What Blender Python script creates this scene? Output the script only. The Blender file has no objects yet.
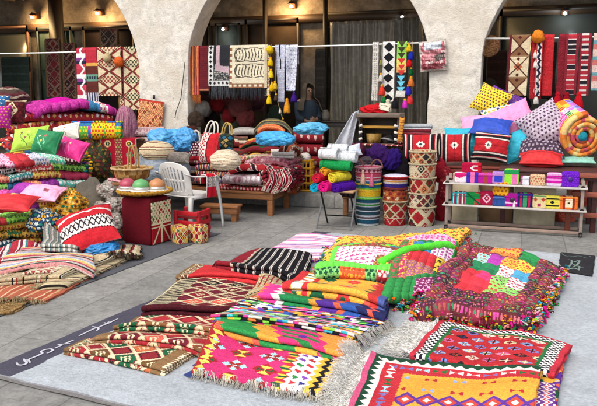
import bpy, math, random
import numpy as np
from mathutils import Vector, Matrix
R = math.radians
SC = bpy.context.scene
COL = bpy.data.collections.new('souk'); SC.collection.children.link(COL)
# ------------------------------------------------------------------ camera model
EYE = np.array([0., 0., 1.6]); YAW = R(18); PIT = R(8.77); FPX = 700.0
cF = np.array([-math.sin(YAW)*math.cos(PIT), math.cos(YAW)*math.cos(PIT), -math.sin(PIT)])
cR = np.array([math.cos(YAW), math.sin(YAW), 0.]); cU = np.cross(cR, cF)
hF = np.array([-math.sin(YAW), math.cos(YAW), 0.])
def ray(px, py): return cF*FPX + cR*(px-298.5) + cU*(203-py)
def G(px, py, h=0.):
    r = ray(px, py); return EYE + r*((h-EYE[2])/r[2])
def D(px, py, d):
    r = ray(px, py); return EYE + r*(d/np.dot(r, hF))
def VY(px, py, Y):
    r = ray(px, py); return EYE + r*(Y/r[1])
def g2(px, py, h=0.): return G(px, py, h)[:2]
# ------------------------------------------------------------------ colour
def hx(s):
    v = np.array([int(s[i:i+2], 16)/255. for i in (0, 2, 4)])
    return np.where(v <= .04045, v/12.92, ((v+.055)/1.055)**2.4)
class K: pass
for n, s in dict(red='C4122B', dred='8E1024', maroon='5E0F1E', wine='701528', cream='DDD0B4', beige='C3AC88', tan='9A7A54',
    brown='5A3A26', black='16131A', char='2B2830', white='E6E2DC', grey='8C8A88', lgrey='B7B3AF', yel='F2B90F', gold='D99A1B', org='EE7420',
    dorg='C9541F', green='1E8A3E', dgreen='0E5A38', lime='7FE03C', plime='A9DE5A', teal='157F8C', aqua='25B7D3', cyan='19B5DA', sky='56A5E0', blue='1F5FC0',
    navy='1D2358', purple='5A1F90', violet='7E2FB0', mag='E0148F', hot='EC2186', pink='F2A0C6', lpink='F3C8D8', salmon='E08A7A', coral='E2503A',
    mint='7FCFB0', lblue='9CCFE4', lav='A79AC8', plum='7C2C58').items(): setattr(K, n, hx(s))
def full(a, c): return np.broadcast_to(np.asarray(c), a.shape+(3,)).copy()
def put(c, m, col): c[m] = col; return c
def fr(x): return x-np.floor(x)
def tri(x): return np.abs(fr(x)-.5)*2          # 0..1 triangle wave
def hsh(i, j=0, s=0):
    v = np.sin(np.asarray(i)*127.1+np.asarray(j)*311.7+s*74.7+.123)*43758.5453
    return v-np.floor(v)
def pick(h, cols): return np.array(cols)[np.minimum((h*len(cols)).astype(int), len(cols)-1)]
def wob(x, y, s=0, f=1.):
    r = random.Random(s*7919+13); o = 0
    for k in range(5):
        a, p = r.uniform(0, 6.28), r.uniform(0, 6.28); q = f*(.6+.55*k)
        o = o+np.sin((x*math.cos(a)+y*math.sin(a))*q*6.28+p)/(1+.5*k)
    return o/2.2
# ------------------------------------------------------------------ patterns: f(a, b, L, W) -> colours, a along the width, b along the depth, metres
def lattice(a, b, p, q):
    X, Y = a/p, b/q; i, j = np.floor(X+Y), np.floor(X-Y); fx, fy = fr(X+Y), fr(X-Y)
    return i, j, np.minimum(np.minimum(fx, 1-fx), np.minimum(fy, 1-fy))
def solid(c, var=.0):
    def f(a, b, L, W):
        o = full(a, c)
        if var: o = o*(1+var*(hsh(np.floor(a/.02), np.floor(b/.02), 3)[..., None]-.5))
        return o
    return f
def stripes(seq, along='b', off=0., wave=0.):
    tot = sum(w for w, c in seq)
    def f(a, b, L, W):
        x = (b if along == 'b' else a)+off
        if wave: x = x+wave*wob(a, b, 5, 2.)
        x = np.mod(x, tot); o = full(a, seq[-1][1]); acc = 0
        for w, c in seq:
            o[(x >= acc) & (x < acc+w)] = c; acc += w
        return o
    return f
def dots(base, cols, p=.05, r=.35, s=0, cent=None):
    def f(a, b, L, W):
        o = full(a, base); row = np.floor(b/p); x = a/p+.5*(row % 2); i = np.floor(x)
        u = fr(x)-.5+.18*(hsh(i, row, s)-.5); v = fr(b/p)-.5+.18*(hsh(i, row, s+1)-.5)
        rr = np.sqrt(u*u+v*v)*(1+.18*np.sin(5*np.arctan2(v, u)+6*hsh(i, row, s+4)))
        m = rr < r; o[m] = pick(hsh(i, row, s+2), cols)[m]
        if cent is not None: o[rr < r*.4] = cent
        return o
    return f
def diam(cols, line, p=.16, q=.14, lw=.09, inner=None, s=0, cross=True):
    def f(a, b, L, W):
        i, j, e = lattice(a, b, p, q); o = pick(hsh(i, j, s), cols); o = o.copy()
        o[e < lw] = line
        if inner is not None:
            m = (e > .27) & (e < .36); o[m] = pick(hsh(i, j, s+5), inner)[m]
            m = e > .43; o[m] = pick(hsh(i, j, s+9), inner)[m]
        return o
    return f
def kpatch(cells, p, q, s=0, seam=None):
    """patchwork: every cell takes one of several printed cloths"""
    def f(a, b, L, W):
        i, j = np.floor(a/p), np.floor(b/q); h = hsh(i, j, s); o = full(a, cells[0][0])
        for k, (base, spot, pp) in enumerate(cells):
            c = dots(base, [spot], pp, .3, k)(a, b, L, W) if spot is not None else full(a, base)
            m = (h >= k/len(cells)) & (h < (k+1)/len(cells)); o[m] = c[m]
        if seam is not None:
            m = (np.minimum(fr(a/p), fr(b/q)) < .05); o[m] = seam
        return o
    return f
def border(inner, bands):
    """bands: list of (width, colour or pattern) from the outside in, on all four sides"""
    def f(a, b, L, W):
        o = inner(a, b, L, W); d = np.minimum(np.minimum(a, L-a), np.minimum(np.abs(b), W-b)); acc = 0
        for w, c in bands:
            m = (d >= acc) & (d < acc+w)
            if callable(c): o[m] = c(a, b, L, W)[m]
            else: o[m] = c
            acc += w
        return o
    return f
def star8(u, v, r):
    return (np.maximum(np.abs(u), np.abs(v)) < r*.72) | (np.abs(u)+np.abs(v) < r)
def sawband(t, x, w, p):      # zigzag within a band of coordinate t in [0,w]
    return t < w*tri(x/p)
# ------------------------------------------------------------------ objects
WM = {}
def _reg(o, parent, loc, rz=0.):
    M = np.array(Matrix.Translation(Vector(loc)) @ Matrix.Rotation(rz, 4, 'Z')); WM[o] = M
def tag(o, label=None, cat=None, group=None, kind=None):
    if label: o['label'] = label
    if cat: o['category'] = cat
    if group: o['group'] = group
    if kind: o['kind'] = kind
    return o
def thing(name, label, cat, loc, rz=0., group=None):
    o = bpy.data.objects.new(name, None); COL.objects.link(o); o.empty_display_size = .05
    o.location = Vector([float(x) for x in loc]); o.rotation_euler = (0, 0, rz); _reg(o, None, o.location, rz)
    return tag(o, label, cat, group)
def mesh_obj(name, V, F, C, mat, parent=None, smooth=True, base=True):
    """V (n,3) world coords, F (m,4 or list), C (m,3) linear colour per face"""
    V = np.asarray(V, float)
    if parent is not None:
        Mi = np.linalg.inv(WM[parent]); Vl = V@Mi[:3, :3].T+Mi[:3, 3]; loc = None
    else:
        loc = np.array([V[:, 0].mean(), V[:, 1].mean(), V[:, 2].min()]); Vl = V-loc
    me = bpy.data.meshes.new(name)
    if isinstance(F, np.ndarray):
        k = F.shape[1]; tot = np.full(len(F), k); flat = F.ravel()
    else:
        tot = np.array([len(f) for f in F]); flat = np.concatenate([np.asarray(f) for f in F]) if len(F) else np.array([], int)
    me.vertices.add(len(Vl)); me.vertices.foreach_set('co', Vl.astype(np.float32).ravel())
    me.loops.add(len(flat)); me.loops.foreach_set('vertex_index', flat.astype(np.int32))
    me.polygons.add(len(tot)); st = np.concatenate([[0], np.cumsum(tot)[:-1]])
    me.polygons.foreach_set('loop_start', st.astype(np.int32)); me.polygons.foreach_set('loop_total', tot.astype(np.int32))
    if smooth: me.polygons.foreach_set('use_smooth', np.ones(len(tot), bool))
    me.update(calc_edges=True); me.validate()
    at = me.color_attributes.new('Col', 'FLOAT_COLOR', 'CORNER')
    cc = np.ones((len(flat), 4), np.float32); cc[:, :3] = np.repeat(np.asarray(C, np.float32), tot, axis=0)
    at.data.foreach_set('color', cc.ravel())
    me.materials.append(MAT[mat] if isinstance(mat, str) else mat)
    o = bpy.data.objects.new(name, me); COL.objects.link(o)
    if parent is not None: o.parent = parent; WM[o] = WM[parent]
    else: o.location = Vector(loc); _reg(o, None, loc)
    return o
def solidify(o, th, offset=0.):
    m = o.modifiers.new('thick', 'SOLIDIFY'); m.thickness = th; m.offset = offset; return o
def gridf(nu, nv, cu=False, cv=False):
    """faces of a grid indexed [i*nv+j]; nu, nv = numbers of vertices"""
    i = np.arange(nu if cu else nu-1)[:, None]; j = np.arange(nv if cv else nv-1)[None, :]
    i2, j2 = (i+1) % nu, (j+1) % nv
    return np.stack([i*nv+j, i2*nv+j, i2*nv+j2, i*nv+j2], -1).reshape(-1, 4)
class MB:
    def __init__(s): s.V = []; s.F = []; s.C = []; s.n = 0
    def add(s, V, F, c):
        V = np.asarray(V, float); F = [tuple(int(q)+s.n for q in f) for f in F]
        s.V.append(V); s.F += F; c = np.asarray(c, float)
        s.C.append(np.broadcast_to(c, (len(F), 3)) if c.ndim == 1 else c); s.n += len(V); return s
    def box(s, c, size, col, rz=0., rx=0., ry=0.):
        x, y, z = [q/2 for q in size]
        V = np.array([(sx*x, sy*y, sz*z) for sz in (-1, 1) for sy in (-1, 1) for sx in (-1, 1)])
        M = np.array((Matrix.Rotation(rz, 3, 'Z') @ Matrix.Rotation(ry, 3, 'Y') @ Matrix.Rotation(rx, 3, 'X')))
        V = V@M.T+np.asarray(c)
        return s.add(V, [(0, 2, 3, 1), (4, 5, 7, 6), (0, 1, 5, 4), (2, 6, 7, 3), (0, 4, 6, 2), (1, 3, 7, 5)], col)
    def tube(s, pts, r, col, n=8, cap=True):
        pts = np.asarray(pts, float); m = len(pts); r = np.broadcast_to(np.asarray(r, float), (m,))
        T = np.gradient(pts, axis=0); T /= np.linalg.norm(T, axis=1)[:, None]+1e-9
        up = np.array([0, 0, 1.]) if abs(T[0][2]) < .9 else np.array([1., 0, 0])
        th = np.arange(n)*2*math.pi/n; V = []
        for k in range(m):
            A = np.cross(T[k], up); A /= np.linalg.norm(A)+1e-9; B = np.cross(A, T[k])
            V.append(pts[k]+r[k]*(np.cos(th)[:, None]*A+np.sin(th)[:, None]*B))
        F = [tuple(f) for f in gridf(m, n, False, True)]
        if cap: F += [tuple(range(n)), tuple(range((m-1)*n, m*n))]
        return s.add(np.concatenate(V), F, col)
    def lathe(s, prof, c, n=24, colf=None, col=K.white):
        """prof list of (r,z) ; colf(theta, k) optional per-face colour"""
        prof = np.asarray(prof, float); m = len(prof); th = np.arange(n)*2*math.pi/n
        V = np.stack([prof[:, 0][:, None]*np.cos(th), prof[:, 0][:, None]*np.sin(th), np.repeat(prof[:, 1][:, None], n, 1)], -1).reshape(-1, 3)+np.asarray(c)
        F = gridf(m, n, False, True)
        return s.add(V, [tuple(f) for f in F], col if colf is None else colf)
    def ball(s, c, r, col, n=10, m=7, sq=(1, 1, 1), jit=0., seed=0):
        u = np.linspace(0, math.pi, m); th = np.arange(n)*2*math.pi/n
        V = np.stack([np.sin(u)[:, None]*np.cos(th), np.sin(u)[:, None]*np.sin(th), np.repeat(np.cos(u)[:, None], n, 1)], -1).reshape(-1, 3)
        if jit: V = V*(1+jit*(hsh(np.arange(len(V)), seed, 3)-.5))[:, None]
        return s.add(V*np.array(sq)*r+np.asarray(c), [tuple(f) for f in gridf(m, n, False, True)], col)
    def obj(s, name, mat, parent=None, smooth=True):
        return mesh_obj(name, np.concatenate(s.V), s.F, np.concatenate(s.C), mat, parent, smooth)
def bev(o, w=.006, n=2):
    m = o.modifiers.new('bevel', 'BEVEL'); m.width = w; m.segments = n; m.limit_method = 'ANGLE'; m.harden_normals = False
    return o
# ------------------------------------------------------------------ materials
MAT = {}
def nt(name):
    m = bpy.data.materials.new(name); m.use_nodes = True; t = m.node_tree; t.nodes.clear()
    o = t.nodes.new('ShaderNodeOutputMaterial'); b = t.nodes.new('ShaderNodeBsdfPrincipled'); t.links.new(b.outputs[0], o.inputs[0])
    MAT[name] = m; return m, t, b
def nd(t, typ, **kw):
    n = t.nodes.new(typ)
    for k, v in kw.items():
        if k in n.inputs: n.inputs[k].default_value = v
        else: setattr(n, k, v)
    return n
def colmat(name, rough=.9, nscale=60., nvar=.35, bscale=350., bstr=.25, bdist=.004, metal=0., spec=.3, coat=0., wave=0., fade=None, sheen=0., trans=0., alpha=1.):
    m, t, b = nt(name); L = t.links.new
    at = nd(t, 'ShaderNodeVertexColor', layer_name='Col'); tc = nd(t, 'ShaderNodeTexCoord')
    n1 = nd(t, 'ShaderNodeTexNoise', Scale=nscale, Detail=4., Roughness=.6); L(tc.outputs['Object'], n1.inputs['Vector'])
    n0 = nd(t, 'ShaderNodeTexNoise', Scale=4., Detail=3.); L(tc.outputs['Object'], n0.inputs['Vector'])
    mr = nd(t, 'ShaderNodeMapRange'); mr.inputs['From Min'].default_value = .25; mr.inputs['From Max'].default_value = .75
    mr.inputs['To Min'].default_value = 1-nvar; mr.inputs['To Max'].default_value = 1+nvar*.55; L(n1.outputs['Fac'], mr.inputs['Value'])
    mr2 = nd(t, 'ShaderNodeMapRange'); mr2.inputs['From Min'].default_value = .3; mr2.inputs['From Max'].default_value = .7
    mr2.inputs['To Min'].default_value = 1-nvar*.35; mr2.inputs['To Max'].default_value = 1.06; L(n0.outputs['Fac'], mr2.inputs['Value'])
    mm = nd(t, 'ShaderNodeMath', operation='MULTIPLY'); L(mr.outputs[0], mm.inputs[0]); L(mr2.outputs[0], mm.inputs[1])
    vm = nd(t, 'ShaderNodeVectorMath', operation='SCALE'); L(at.outputs['Color'], vm.inputs[0]); L(mm.outputs[0], vm.inputs['Scale'])
    L(vm.outputs[0], b.inputs['Base Color'])
    n2 = nd(t, 'ShaderNodeTexNoise', Scale=bscale, Detail=3.); L(tc.outputs['Object'], n2.inputs['Vector'])
    h = n2.outputs['Fac']
    if wave:
        w = nd(t, 'ShaderNodeTexWave', Scale=wave, Distortion=1.5); w.bands_direction = 'DIAGONAL'; L(tc.outputs['Object'], w.inputs['Vector'])
        ad = nd(t, 'ShaderNodeMath', operation='ADD'); L(h, ad.inputs[0]); L(w.outputs['Fac'], ad.inputs[1]); h = ad.outputs[0]
    bp = nd(t, 'ShaderNodeBump', Strength=bstr, Distance=bdist); L(h, bp.inputs['Height']); L(bp.outputs[0], b.inputs['Normal'])
    b.inputs['Roughness'].default_value = rough; b.inputs['Metallic'].default_value = metal; b.inputs['Specular IOR Level'].default_value = spec
    b.inputs['Coat Weight'].default_value = coat; b.inputs['Sheen Weight'].default_value = sheen
    b.inputs['Transmission Weight'].default_value = trans; b.inputs['Alpha'].default_value = alpha
    return m
colmat('cloth', .92, 90., .38, 260., .55, .006, spec=.15)
colmat('wool', .96, 55., .5, 120., .9, .012, spec=.1)
colmat('print', .85, 40., .25, 60., .5, .012, spec=.25)
colmat('satin', .62, 14., .22, 30., .4, .01, spec=.3)
colmat('bag', .4, 12., .35, 34., .8, .012, spec=.4)
colmat('plastic', .42, 6., .12, 40., .05, .002, spec=.45)
colmat('metal', .3, 20., .2, 80., .08, .002, metal=.85)
colmat('wicker', .7, 70., .45, 130., .8, .008, spec=.3, wave=60.)
colmat('clearbag', .3, 30., .5, 40., .9, .01, spec=.5)
colmat('paint', .55, 9., .3, 60., .2, .003, spec=.35)
colmat('dark', .8, 5., .4, 30., .3, .004, spec=.2)
def woodmat():
    m, t, b = nt('wood'); L = t.links.new
    at = nd(t, 'ShaderNodeVertexColor', layer_name='Col'); tc = nd(t, 'ShaderNodeTexCoord'); mp = nd(t, 'ShaderNodeMapping')
    mp.inputs['Scale'].default_value = (3, 22, 22); L(tc.outputs['Object'], mp.inputs[0])
    n = nd(t, 'ShaderNodeTexNoise', Scale=3., Detail=8., Roughness=.65, Distortion=.6); L(mp.outputs[0], n.inputs['Vector'])
    mr = nd(t, 'ShaderNodeMapRange'); mr.inputs['From Min'].default_value = .3; mr.inputs['From Max'].default_value = .7
    mr.inputs['To Min'].default_value = .55; mr.inputs['To Max'].default_value = 1.2; L(n.outputs['Fac'], mr.inputs['Value'])
    vm = nd(t, 'ShaderNodeVectorMath', operation='SCALE'); L(at.outputs['Color'], vm.inputs[0]); L(mr.outputs[0], vm.inputs['Scale'])
    L(vm.outputs[0], b.inputs['Base Color']); b.inputs['Roughness'].default_value = .62
    bp = nd(t, 'ShaderNodeBump', Strength=.2, Distance=.003); L(n.outputs['Fac'], bp.inputs['Height']); L(bp.outputs[0], b.inputs['Normal'])
woodmat()
def plaster(name, c1, c2, c3, bump=.6, sc=1.):
    m, t, b = nt(name); L = t.links.new; tc = nd(t, 'ShaderNodeTexCoord')
    n1 = nd(t, 'ShaderNodeTexNoise', Scale=2.2*sc, Detail=6., Roughness=.65); n2 = nd(t, 'ShaderNodeTexNoise', Scale=8.*sc, Detail=9., Roughness=.72, Distortion=.25)
    n3 = nd(t, 'ShaderNodeTexNoise', Scale=60.*sc, Detail=5., Roughness=.7); vo = nd(t, 'ShaderNodeTexVoronoi', Scale=7.*sc)
    for n in (n1, n2, n3, vo): L(tc.outputs['Object'], n.inputs['Vector'])
    cr = nd(t, 'ShaderNodeValToRGB'); cr.color_ramp.elements[0].position = .34; cr.color_ramp.elements[1].position = .56
    cr.color_ramp.elements[0].color = (*c2, 1); cr.color_ramp.elements[1].color = (*c1, 1); L(n2.outputs['Fac'], cr.inputs[0])
    c2r = nd(t, 'ShaderNodeValToRGB'); c2r.color_ramp.elements[0].position = .34; c2r.color_ramp.elements[1].position = .56
    c2r.color_ramp.elements[0].color = (1, 1, 1, 1); c2r.color_ramp.elements[1].color = (0, 0, 0, 1); L(n1.outputs['Fac'], c2r.inputs[0])
    mx = nd(t, 'ShaderNodeMixRGB'); L(c2r.outputs[0], mx.inputs['Fac']); L(cr.outputs[0], mx.inputs['Color1']); mx.inputs['Color2'].default_value = (*c3, 1)
    pr = nd(t, 'ShaderNodeValToRGB'); pr.color_ramp.elements[0].position = .33; pr.color_ramp.elements[1].position = .40
    pr.color_ramp.elements[0].color = (.55, .52, .5, 1); pr.color_ramp.elements[1].color = (1, 1, 1, 1); L(n3.outputs['Fac'], pr.inputs[0])
    m2 = nd(t, 'ShaderNodeMixRGB', blend_type='MULTIPLY'); m2.inputs['Fac'].default_value = .8; L(mx.outputs[0], m2.inputs['Color1']); L(pr.outputs[0], m2.inputs['Color2'])
    L(m2.outputs[0], b.inputs['Base Color']); b.inputs['Roughness'].default_value = .95; b.inputs['Specular IOR Level'].default_value = .15
    ad = nd(t, 'ShaderNodeMath', operation='MULTIPLY_ADD'); ad.inputs[1].default_value = .35; L(n3.outputs['Fac'], ad.inputs[0]); L(n2.outputs['Fac'], ad.inputs[2])
    bp = nd(t, 'ShaderNodeBump', Strength=bump, Distance=.05/sc); L(ad.outputs[0], bp.inputs['Height']); L(bp.outputs[0], b.inputs['Normal'])
    return m
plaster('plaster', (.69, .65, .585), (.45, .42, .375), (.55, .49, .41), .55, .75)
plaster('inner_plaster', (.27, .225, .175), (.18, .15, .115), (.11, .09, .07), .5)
def pavemat():
    m, t, b = nt('paving'); L = t.links.new; tc = nd(t, 'ShaderNodeTexCoord'); mp = nd(t, 'ShaderNodeMapping')
    L(tc.outputs['Object'], mp.inputs[0]); mp.inputs['Rotation'].default_value = (0, 0, R(90))
    br = nd(t, 'ShaderNodeTexBrick', Scale=1.); br.inputs['Brick Width'].default_value = .9; br.inputs['Row Height'].default_value = .45
    br.inputs['Mortar Size'].default_value = .006; br.inputs['Mortar Smooth'].default_value = .4; br.inputs['Bias'].default_value = 0
    br.inputs['Color1'].default_value = (.195, .192, .183, 1); br.inputs['Color2'].default_value = (.255, .248, .232, 1); br.inputs['Mortar'].default_value = (.145, .14, .133, 1)
    L(mp.outputs[0], br.inputs['Vector'])
    n1 = nd(t, 'ShaderNodeTexNoise', Scale=3., Detail=7., Roughness=.7, Distortion=.5); n2 = nd(t, 'ShaderNodeTexNoise', Scale=17., Detail=9., Roughness=.78, Distortion=.9)
    n3 = nd(t, 'ShaderNodeTexNoise', Scale=140., Detail=3.)
    for n in (n1, n2, n3): L(tc.outputs['Object'], n.inputs['Vector'])
    m1 = nd(t, 'ShaderNodeMapRange'); m1.inputs['From Min'].default_value = .3; m1.inputs['From Max'].default_value = .7; m1.inputs['To Min'].default_value = .72; m1.inputs['To Max'].default_value = 1.25
    L(n1.outputs['Fac'], m1.inputs['Value'])
    m2 = nd(t, 'ShaderNodeMapRange'); m2.inputs['From Min'].default_value = .3; m2.inputs['From Max'].default_value = .7; m2.inputs['To Min'].default_value = .55; m2.inputs['To Max'].default_value = 1.36
    L(n2.outputs['Fac'], m2.inputs['Value'])
    mm = nd(t, 'ShaderNodeMath', operation='MULTIPLY'); L(m1.outputs[0], mm.inputs[0]); L(m2.outputs[0], mm.inputs[1])
    vm = nd(t, 'ShaderNodeVectorMath', operation='SCALE'); L(br.outputs['Color'], vm.inputs[0]); L(mm.outputs[0], vm.inputs['Scale']); L(vm.outputs[0], b.inputs['Base Color'])
    b.inputs['Roughness'].default_value = .7
    ad = nd(t, 'ShaderNodeMath', operation='MULTIPLY_ADD'); ad.inputs[1].default_value = -.6; L(br.outputs['Fac'], ad.inputs[0]); L(n2.outputs['Fac'], ad.inputs[2])
    bp = nd(t, 'ShaderNodeBump', Strength=.6, Distance=.02); L(ad.outputs[0], bp.inputs['Height']); L(bp.outputs[0], b.inputs['Normal'])
pavemat()
def emit(name, c, s):
    m = bpy.data.materials.new(name); m.use_nodes = True; t = m.node_tree; t.nodes.clear()
    o = t.nodes.new('ShaderNodeOutputMaterial'); e = t.nodes.new('ShaderNodeEmission'); e.inputs[0].default_value = (*c, 1); e.inputs[1].default_value = s
    t.links.new(e.outputs[0], o.inputs[0]); MAT[name] = m
emit('bulb', (1., .72, .36), 9.); emit('bulb_white', (.9, .97, 1.), 4.)
def glassmat():
    m, t, b = nt('darkglass'); b.inputs['Base Color'].default_value = (.05, .055, .05, 1); b.inputs['Roughness'].default_value = .12; b.inputs['Specular IOR Level'].default_value = .6
    n = nd(t, 'ShaderNodeTexNoise', Scale=2.5, Detail=3.); tc = nd(t, 'ShaderNodeTexCoord'); t.links.new(tc.outputs['Object'], n.inputs['Vector'])
    mr = nd(t, 'ShaderNodeMapRange'); mr.inputs['To Min'].default_value = .05; mr.inputs['To Max'].default_value = .4; t.links.new(n.outputs['Fac'], mr.inputs['Value']); t.links.new(mr.outputs[0], b.inputs['Roughness'])
glassmat()
# ------------------------------------------------------------------ drape height map
HX0, HY0, HR = -8., 2.6, .02
HM = np.zeros((int(11/HR), int(9.2/HR)))
def hsample(M, x, y):
    i = np.clip((np.asarray(x)-HX0)/HR, 0, M.shape[0]-1.01); j = np.clip((np.asarray(y)-HY0)/HR, 0, M.shape[1]-1.01)
    i0, j0 = i.astype(int), j.astype(int); fi, fj = i-i0, j-j0
    return M[i0, j0]*(1-fi)*(1-fj)+M[i0+1, j0]*fi*(1-fj)+M[i0, j0+1]*(1-fi)*fj+M[i0+1, j0+1]*fi*fj
def hbase(blur=3, dil=2):
    M = HM
    for _ in range(dil):
        N = M.copy()
        for ax in (0, 1):
            for s in (-1, 1): N = np.maximum(N, np.roll(M, s, ax))
        M = N
    for _ in range(3):
        for ax in (0, 1):
            A = M.copy()
            for s in range(1, blur+1): A = A+np.roll(M, s, ax)+np.roll(M, -s, ax)
            M = A/(2*blur+1)
    return M
def hput(P):
    P = P.reshape(-1, 3); i = ((P[:, 0]-HX0)/HR).round().astype(int); j = ((P[:, 1]-HY0)/HR).round().astype(int)
    ok = (i >= 0) & (j >= 0) & (i < HM.shape[0]) & (j < HM.shape[1]); np.maximum.at(HM, (i[ok], j[ok]), P[ok, 2])
def hbox(x0, x1, y0, y1, z):
    i0, i1, j0, j1 = [int(round(q)) for q in ((x0-HX0)/HR, (x1-HX0)/HR, (y0-HY0)/HR, (y1-HY0)/HR)]
    HM[i0:i1, j0:j1] = np.maximum(HM[i0:i1, j0:j1], z)
def hz(x, y): return float(hsample(HM, x, y))
def worn(C, seed, k=1.):
    """dye differences from thread to thread and from row to row"""
    n, m = C.shape[:2]; r = np.random.RandomState(seed+3); row = r.rand(n, 1); row = (row+np.roll(row, 1, 0)+np.roll(row, 2, 0))/3; g = C.mean(-1, keepdims=True)
    C = C*(1-.10*k)+g*.10*k; return np.clip(C*(1+k*(.26*(r.rand(n, m)-.5)+.34*(row-.5)))[..., None]+.004, 0, 1)
def normals(P):
    N = np.cross(np.gradient(P, axis=1), np.gradient(P, axis=0)); return N/(np.linalg.norm(N, axis=2)[..., None]+1e-9)
def packet(name, label, cat, corners, layers, t, pat, cell=.008, disp=None, amp=.004, seed=0, group=None, mat='cloth', th=.8, rag=.012, blur=3, parent=None, nf=1.3, drape=True, z0=None, droop=0., fringe=None):
    FL, FR, BR, BL = [np.asarray(c, float)[:2] for c in corners]
    L = (np.linalg.norm(FR-FL)+np.linalg.norm(BR-BL))/2; W = (np.linalg.norm(BL-FL)+np.linalg.norm(BR-FR))/2
    rng = random.Random(seed+5); path = []
    if layers == 1: path = [(w, t/2) for w in np.arange(0, W+cell*.5, cell)]; s0 = 0
    else:
        fo = [rng.uniform(0, rag) for _ in range(layers)]; bo = [rng.uniform(0, rag) for _ in range(layers)]; na = max(4, int(math.pi*t/2/cell)+1)
        for k in range(layers):
            f_, b_ = fo[k//2], W-bo[(k+1)//2]; z = (k+.5)*t; n = max(3, int((b_-f_)/cell))
            ws = np.linspace(f_, b_, n) if k % 2 else np.linspace(b_, f_, n)
            path += [(w, z) for w in ws]
            if k == layers-1: s0i = len(path)-n
            if k < layers-1:
                sgn = -1 if k % 2 == 0 else 1; c = f_ if k % 2 == 0 else b_
                for q in range(1, na): th_ = math.pi*q/na; path.append((c+sgn*math.sin(th_)*t/2, z+t/2-math.cos(th_)*t/2))
    path = np.array(path); ds = np.r_[0, np.cumsum(np.linalg.norm(np.diff(path, axis=0), axis=1))]
    if layers > 1: s0 = ds[s0i]
    nu = max(6, int(L/cell)); U = np.linspace(0, 1, nu+1)[None, :]; w = path[:, 0][:, None]; v = w/W
    U2 = U+(rag*.6/L)*wob(ds[:, None]*3, 0*U, seed+3, 1.)*(2*U-1)
    x = FL[0]*(1-U2)*(1-v)+FR[0]*U2*(1-v)+BR[0]*U2*v+BL[0]*(1-U2)*v; y = FL[1]*(1-U2)*(1-v)+FR[1]*U2*(1-v)+BR[1]*U2*v+BL[1]*(1-U2)*v
    dx, dy = (BL-FL)/(np.linalg.norm(BL-FL)+1e-9); e = rag*wob(U*L*1.2, 0*v, seed+8, 1.); x = x+dx*e; y = y+dy*e
    base = hsample(hbase(blur), x, y) if z0 is None else np.full(x.shape, z0)
    z = base+path[:, 1][:, None]+.003+amp*(1+path[:, 1][:, None]/max(t, .01)*.08)*wob(x, y, seed, nf)
    if droop: z = z-droop*(np.abs(2*U2-1)**3)
    P = np.stack([x, y, np.maximum(z, .004+0*z)], -1)
    if disp is not None:
        A = U*L+0*w; B = ds[:, None]-s0+0*U; P = P+normals(P)*disp(A, B, L, W)[..., None]; P[..., 2] = np.maximum(P[..., 2], .004)
    hput(P)
    Am = (U[:, 1:]+U[:, :-1])/2*L+0*w[1:]; Bm = (ds[1:]+ds[:-1])[:, None]/2-s0+0*Am
    C = worn(pat(Am, Bm, L, W), seed)
    rt = parent
    if fringe and parent is None: rt = thing(name, label, cat, (x.mean(), y.mean(), max(0, float(base.min()))), 0, group)
    o = mesh_obj('cloth' if rt is not None else name, P.reshape(-1, 3), gridf(P.shape[0], P.shape[1]), C.reshape(-1, 3), mat, rt)
    solidify(o, t*th if layers > 1 else t*.8)
    if rt is None: tag(o, label, cat, group)
    for fz in (fringe or []):
        side, ln, dens, col = fz[:4]; lo, hi = (fz[4:6] if len(fz) > 4 else (0, 1))
        top = range(s0i, len(path)) if layers > 1 else range(len(path))
        if side == 'L': E = P[list(top), 0]; dr = P[list(top), 0]-P[list(top), 3]
        elif side == 'R': E = P[list(top), -1]; dr = P[list(top), -1]-P[list(top), -4]
        elif side == 'F': E = P[top[0]]; dr = P[top[0]]-P[top[0]+4]
        else: E = P[-1]; dr = P[-1]-P[-5]
        fringe_part(E[int(lo*len(E)):int(hi*len(E)) or None], dr[int(lo*len(E)):int(hi*len(E)) or None], ln, dens, col, rt, seed)
    return o if rt is None else rt
def fringe_part(E, dr, ln, dens, col, root, seed=0, r=.0016, floor=True, hang=False):
    rng = random.Random(seed+77); mb = MB(); lift_ = .012 if dens < 700 else .045; r = r if dens < 700 else .0015; Ll = np.linalg.norm(np.diff(E, axis=0), axis=1).sum(); n = int(Ll*dens)
    cols = col if isinstance(col, list) else [col]
    for k in range(n):
        q = rng.random()*(len(E)-1); i = int(q); p = E[i]*(1-q+i)+E[min(i+1, len(E)-1)]*(q-i)
        d = np.array(dr[i]); d[2] = 0 if not hang else d[2]; d = d/(np.linalg.norm(d)+1e-9)
        if hang: d = np.array([0, 0, -1.])
        a = rng.gauss(0, (.45 if dens < 700 else .34) if not hang else .05); side = np.array([-d[1], d[0], 0]) if not hang else np.array([1., .2, 0])
        d = d*math.cos(a)+side*math.sin(a); l = ln*rng.uniform(.6, 1.15); cv = rng.gauss(0, .35 if not hang else .06); pts = []; pp = np.array(p)
        for s in range(6):
            pts.append(pp.copy()); pp = pp+d*l/5; d = d+side*cv*.25; d /= np.linalg.norm(d)
            if not hang:
                fl = hz(pp[0], pp[1])+.003+lift_*rng.random()
                pp[2] = fl if pp[2] < fl else max(fl, pp[2]-l*.22)
        mb.tube(pts, np.linspace(r*1.5, r*.7, 6), cols[rng.randrange(len(cols))], n=3, cap=False)
    return mb.obj('fringe', 'wool', root)
def Rm(yaw=0., lean=0., roll=0.):
    return np.array(Matrix.Rotation(R(yaw), 3, 'Z') @ Matrix.Rotation(R(90-lean), 3, 'X') @ Matrix.Rotation(R(roll), 3, 'Z'))
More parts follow.
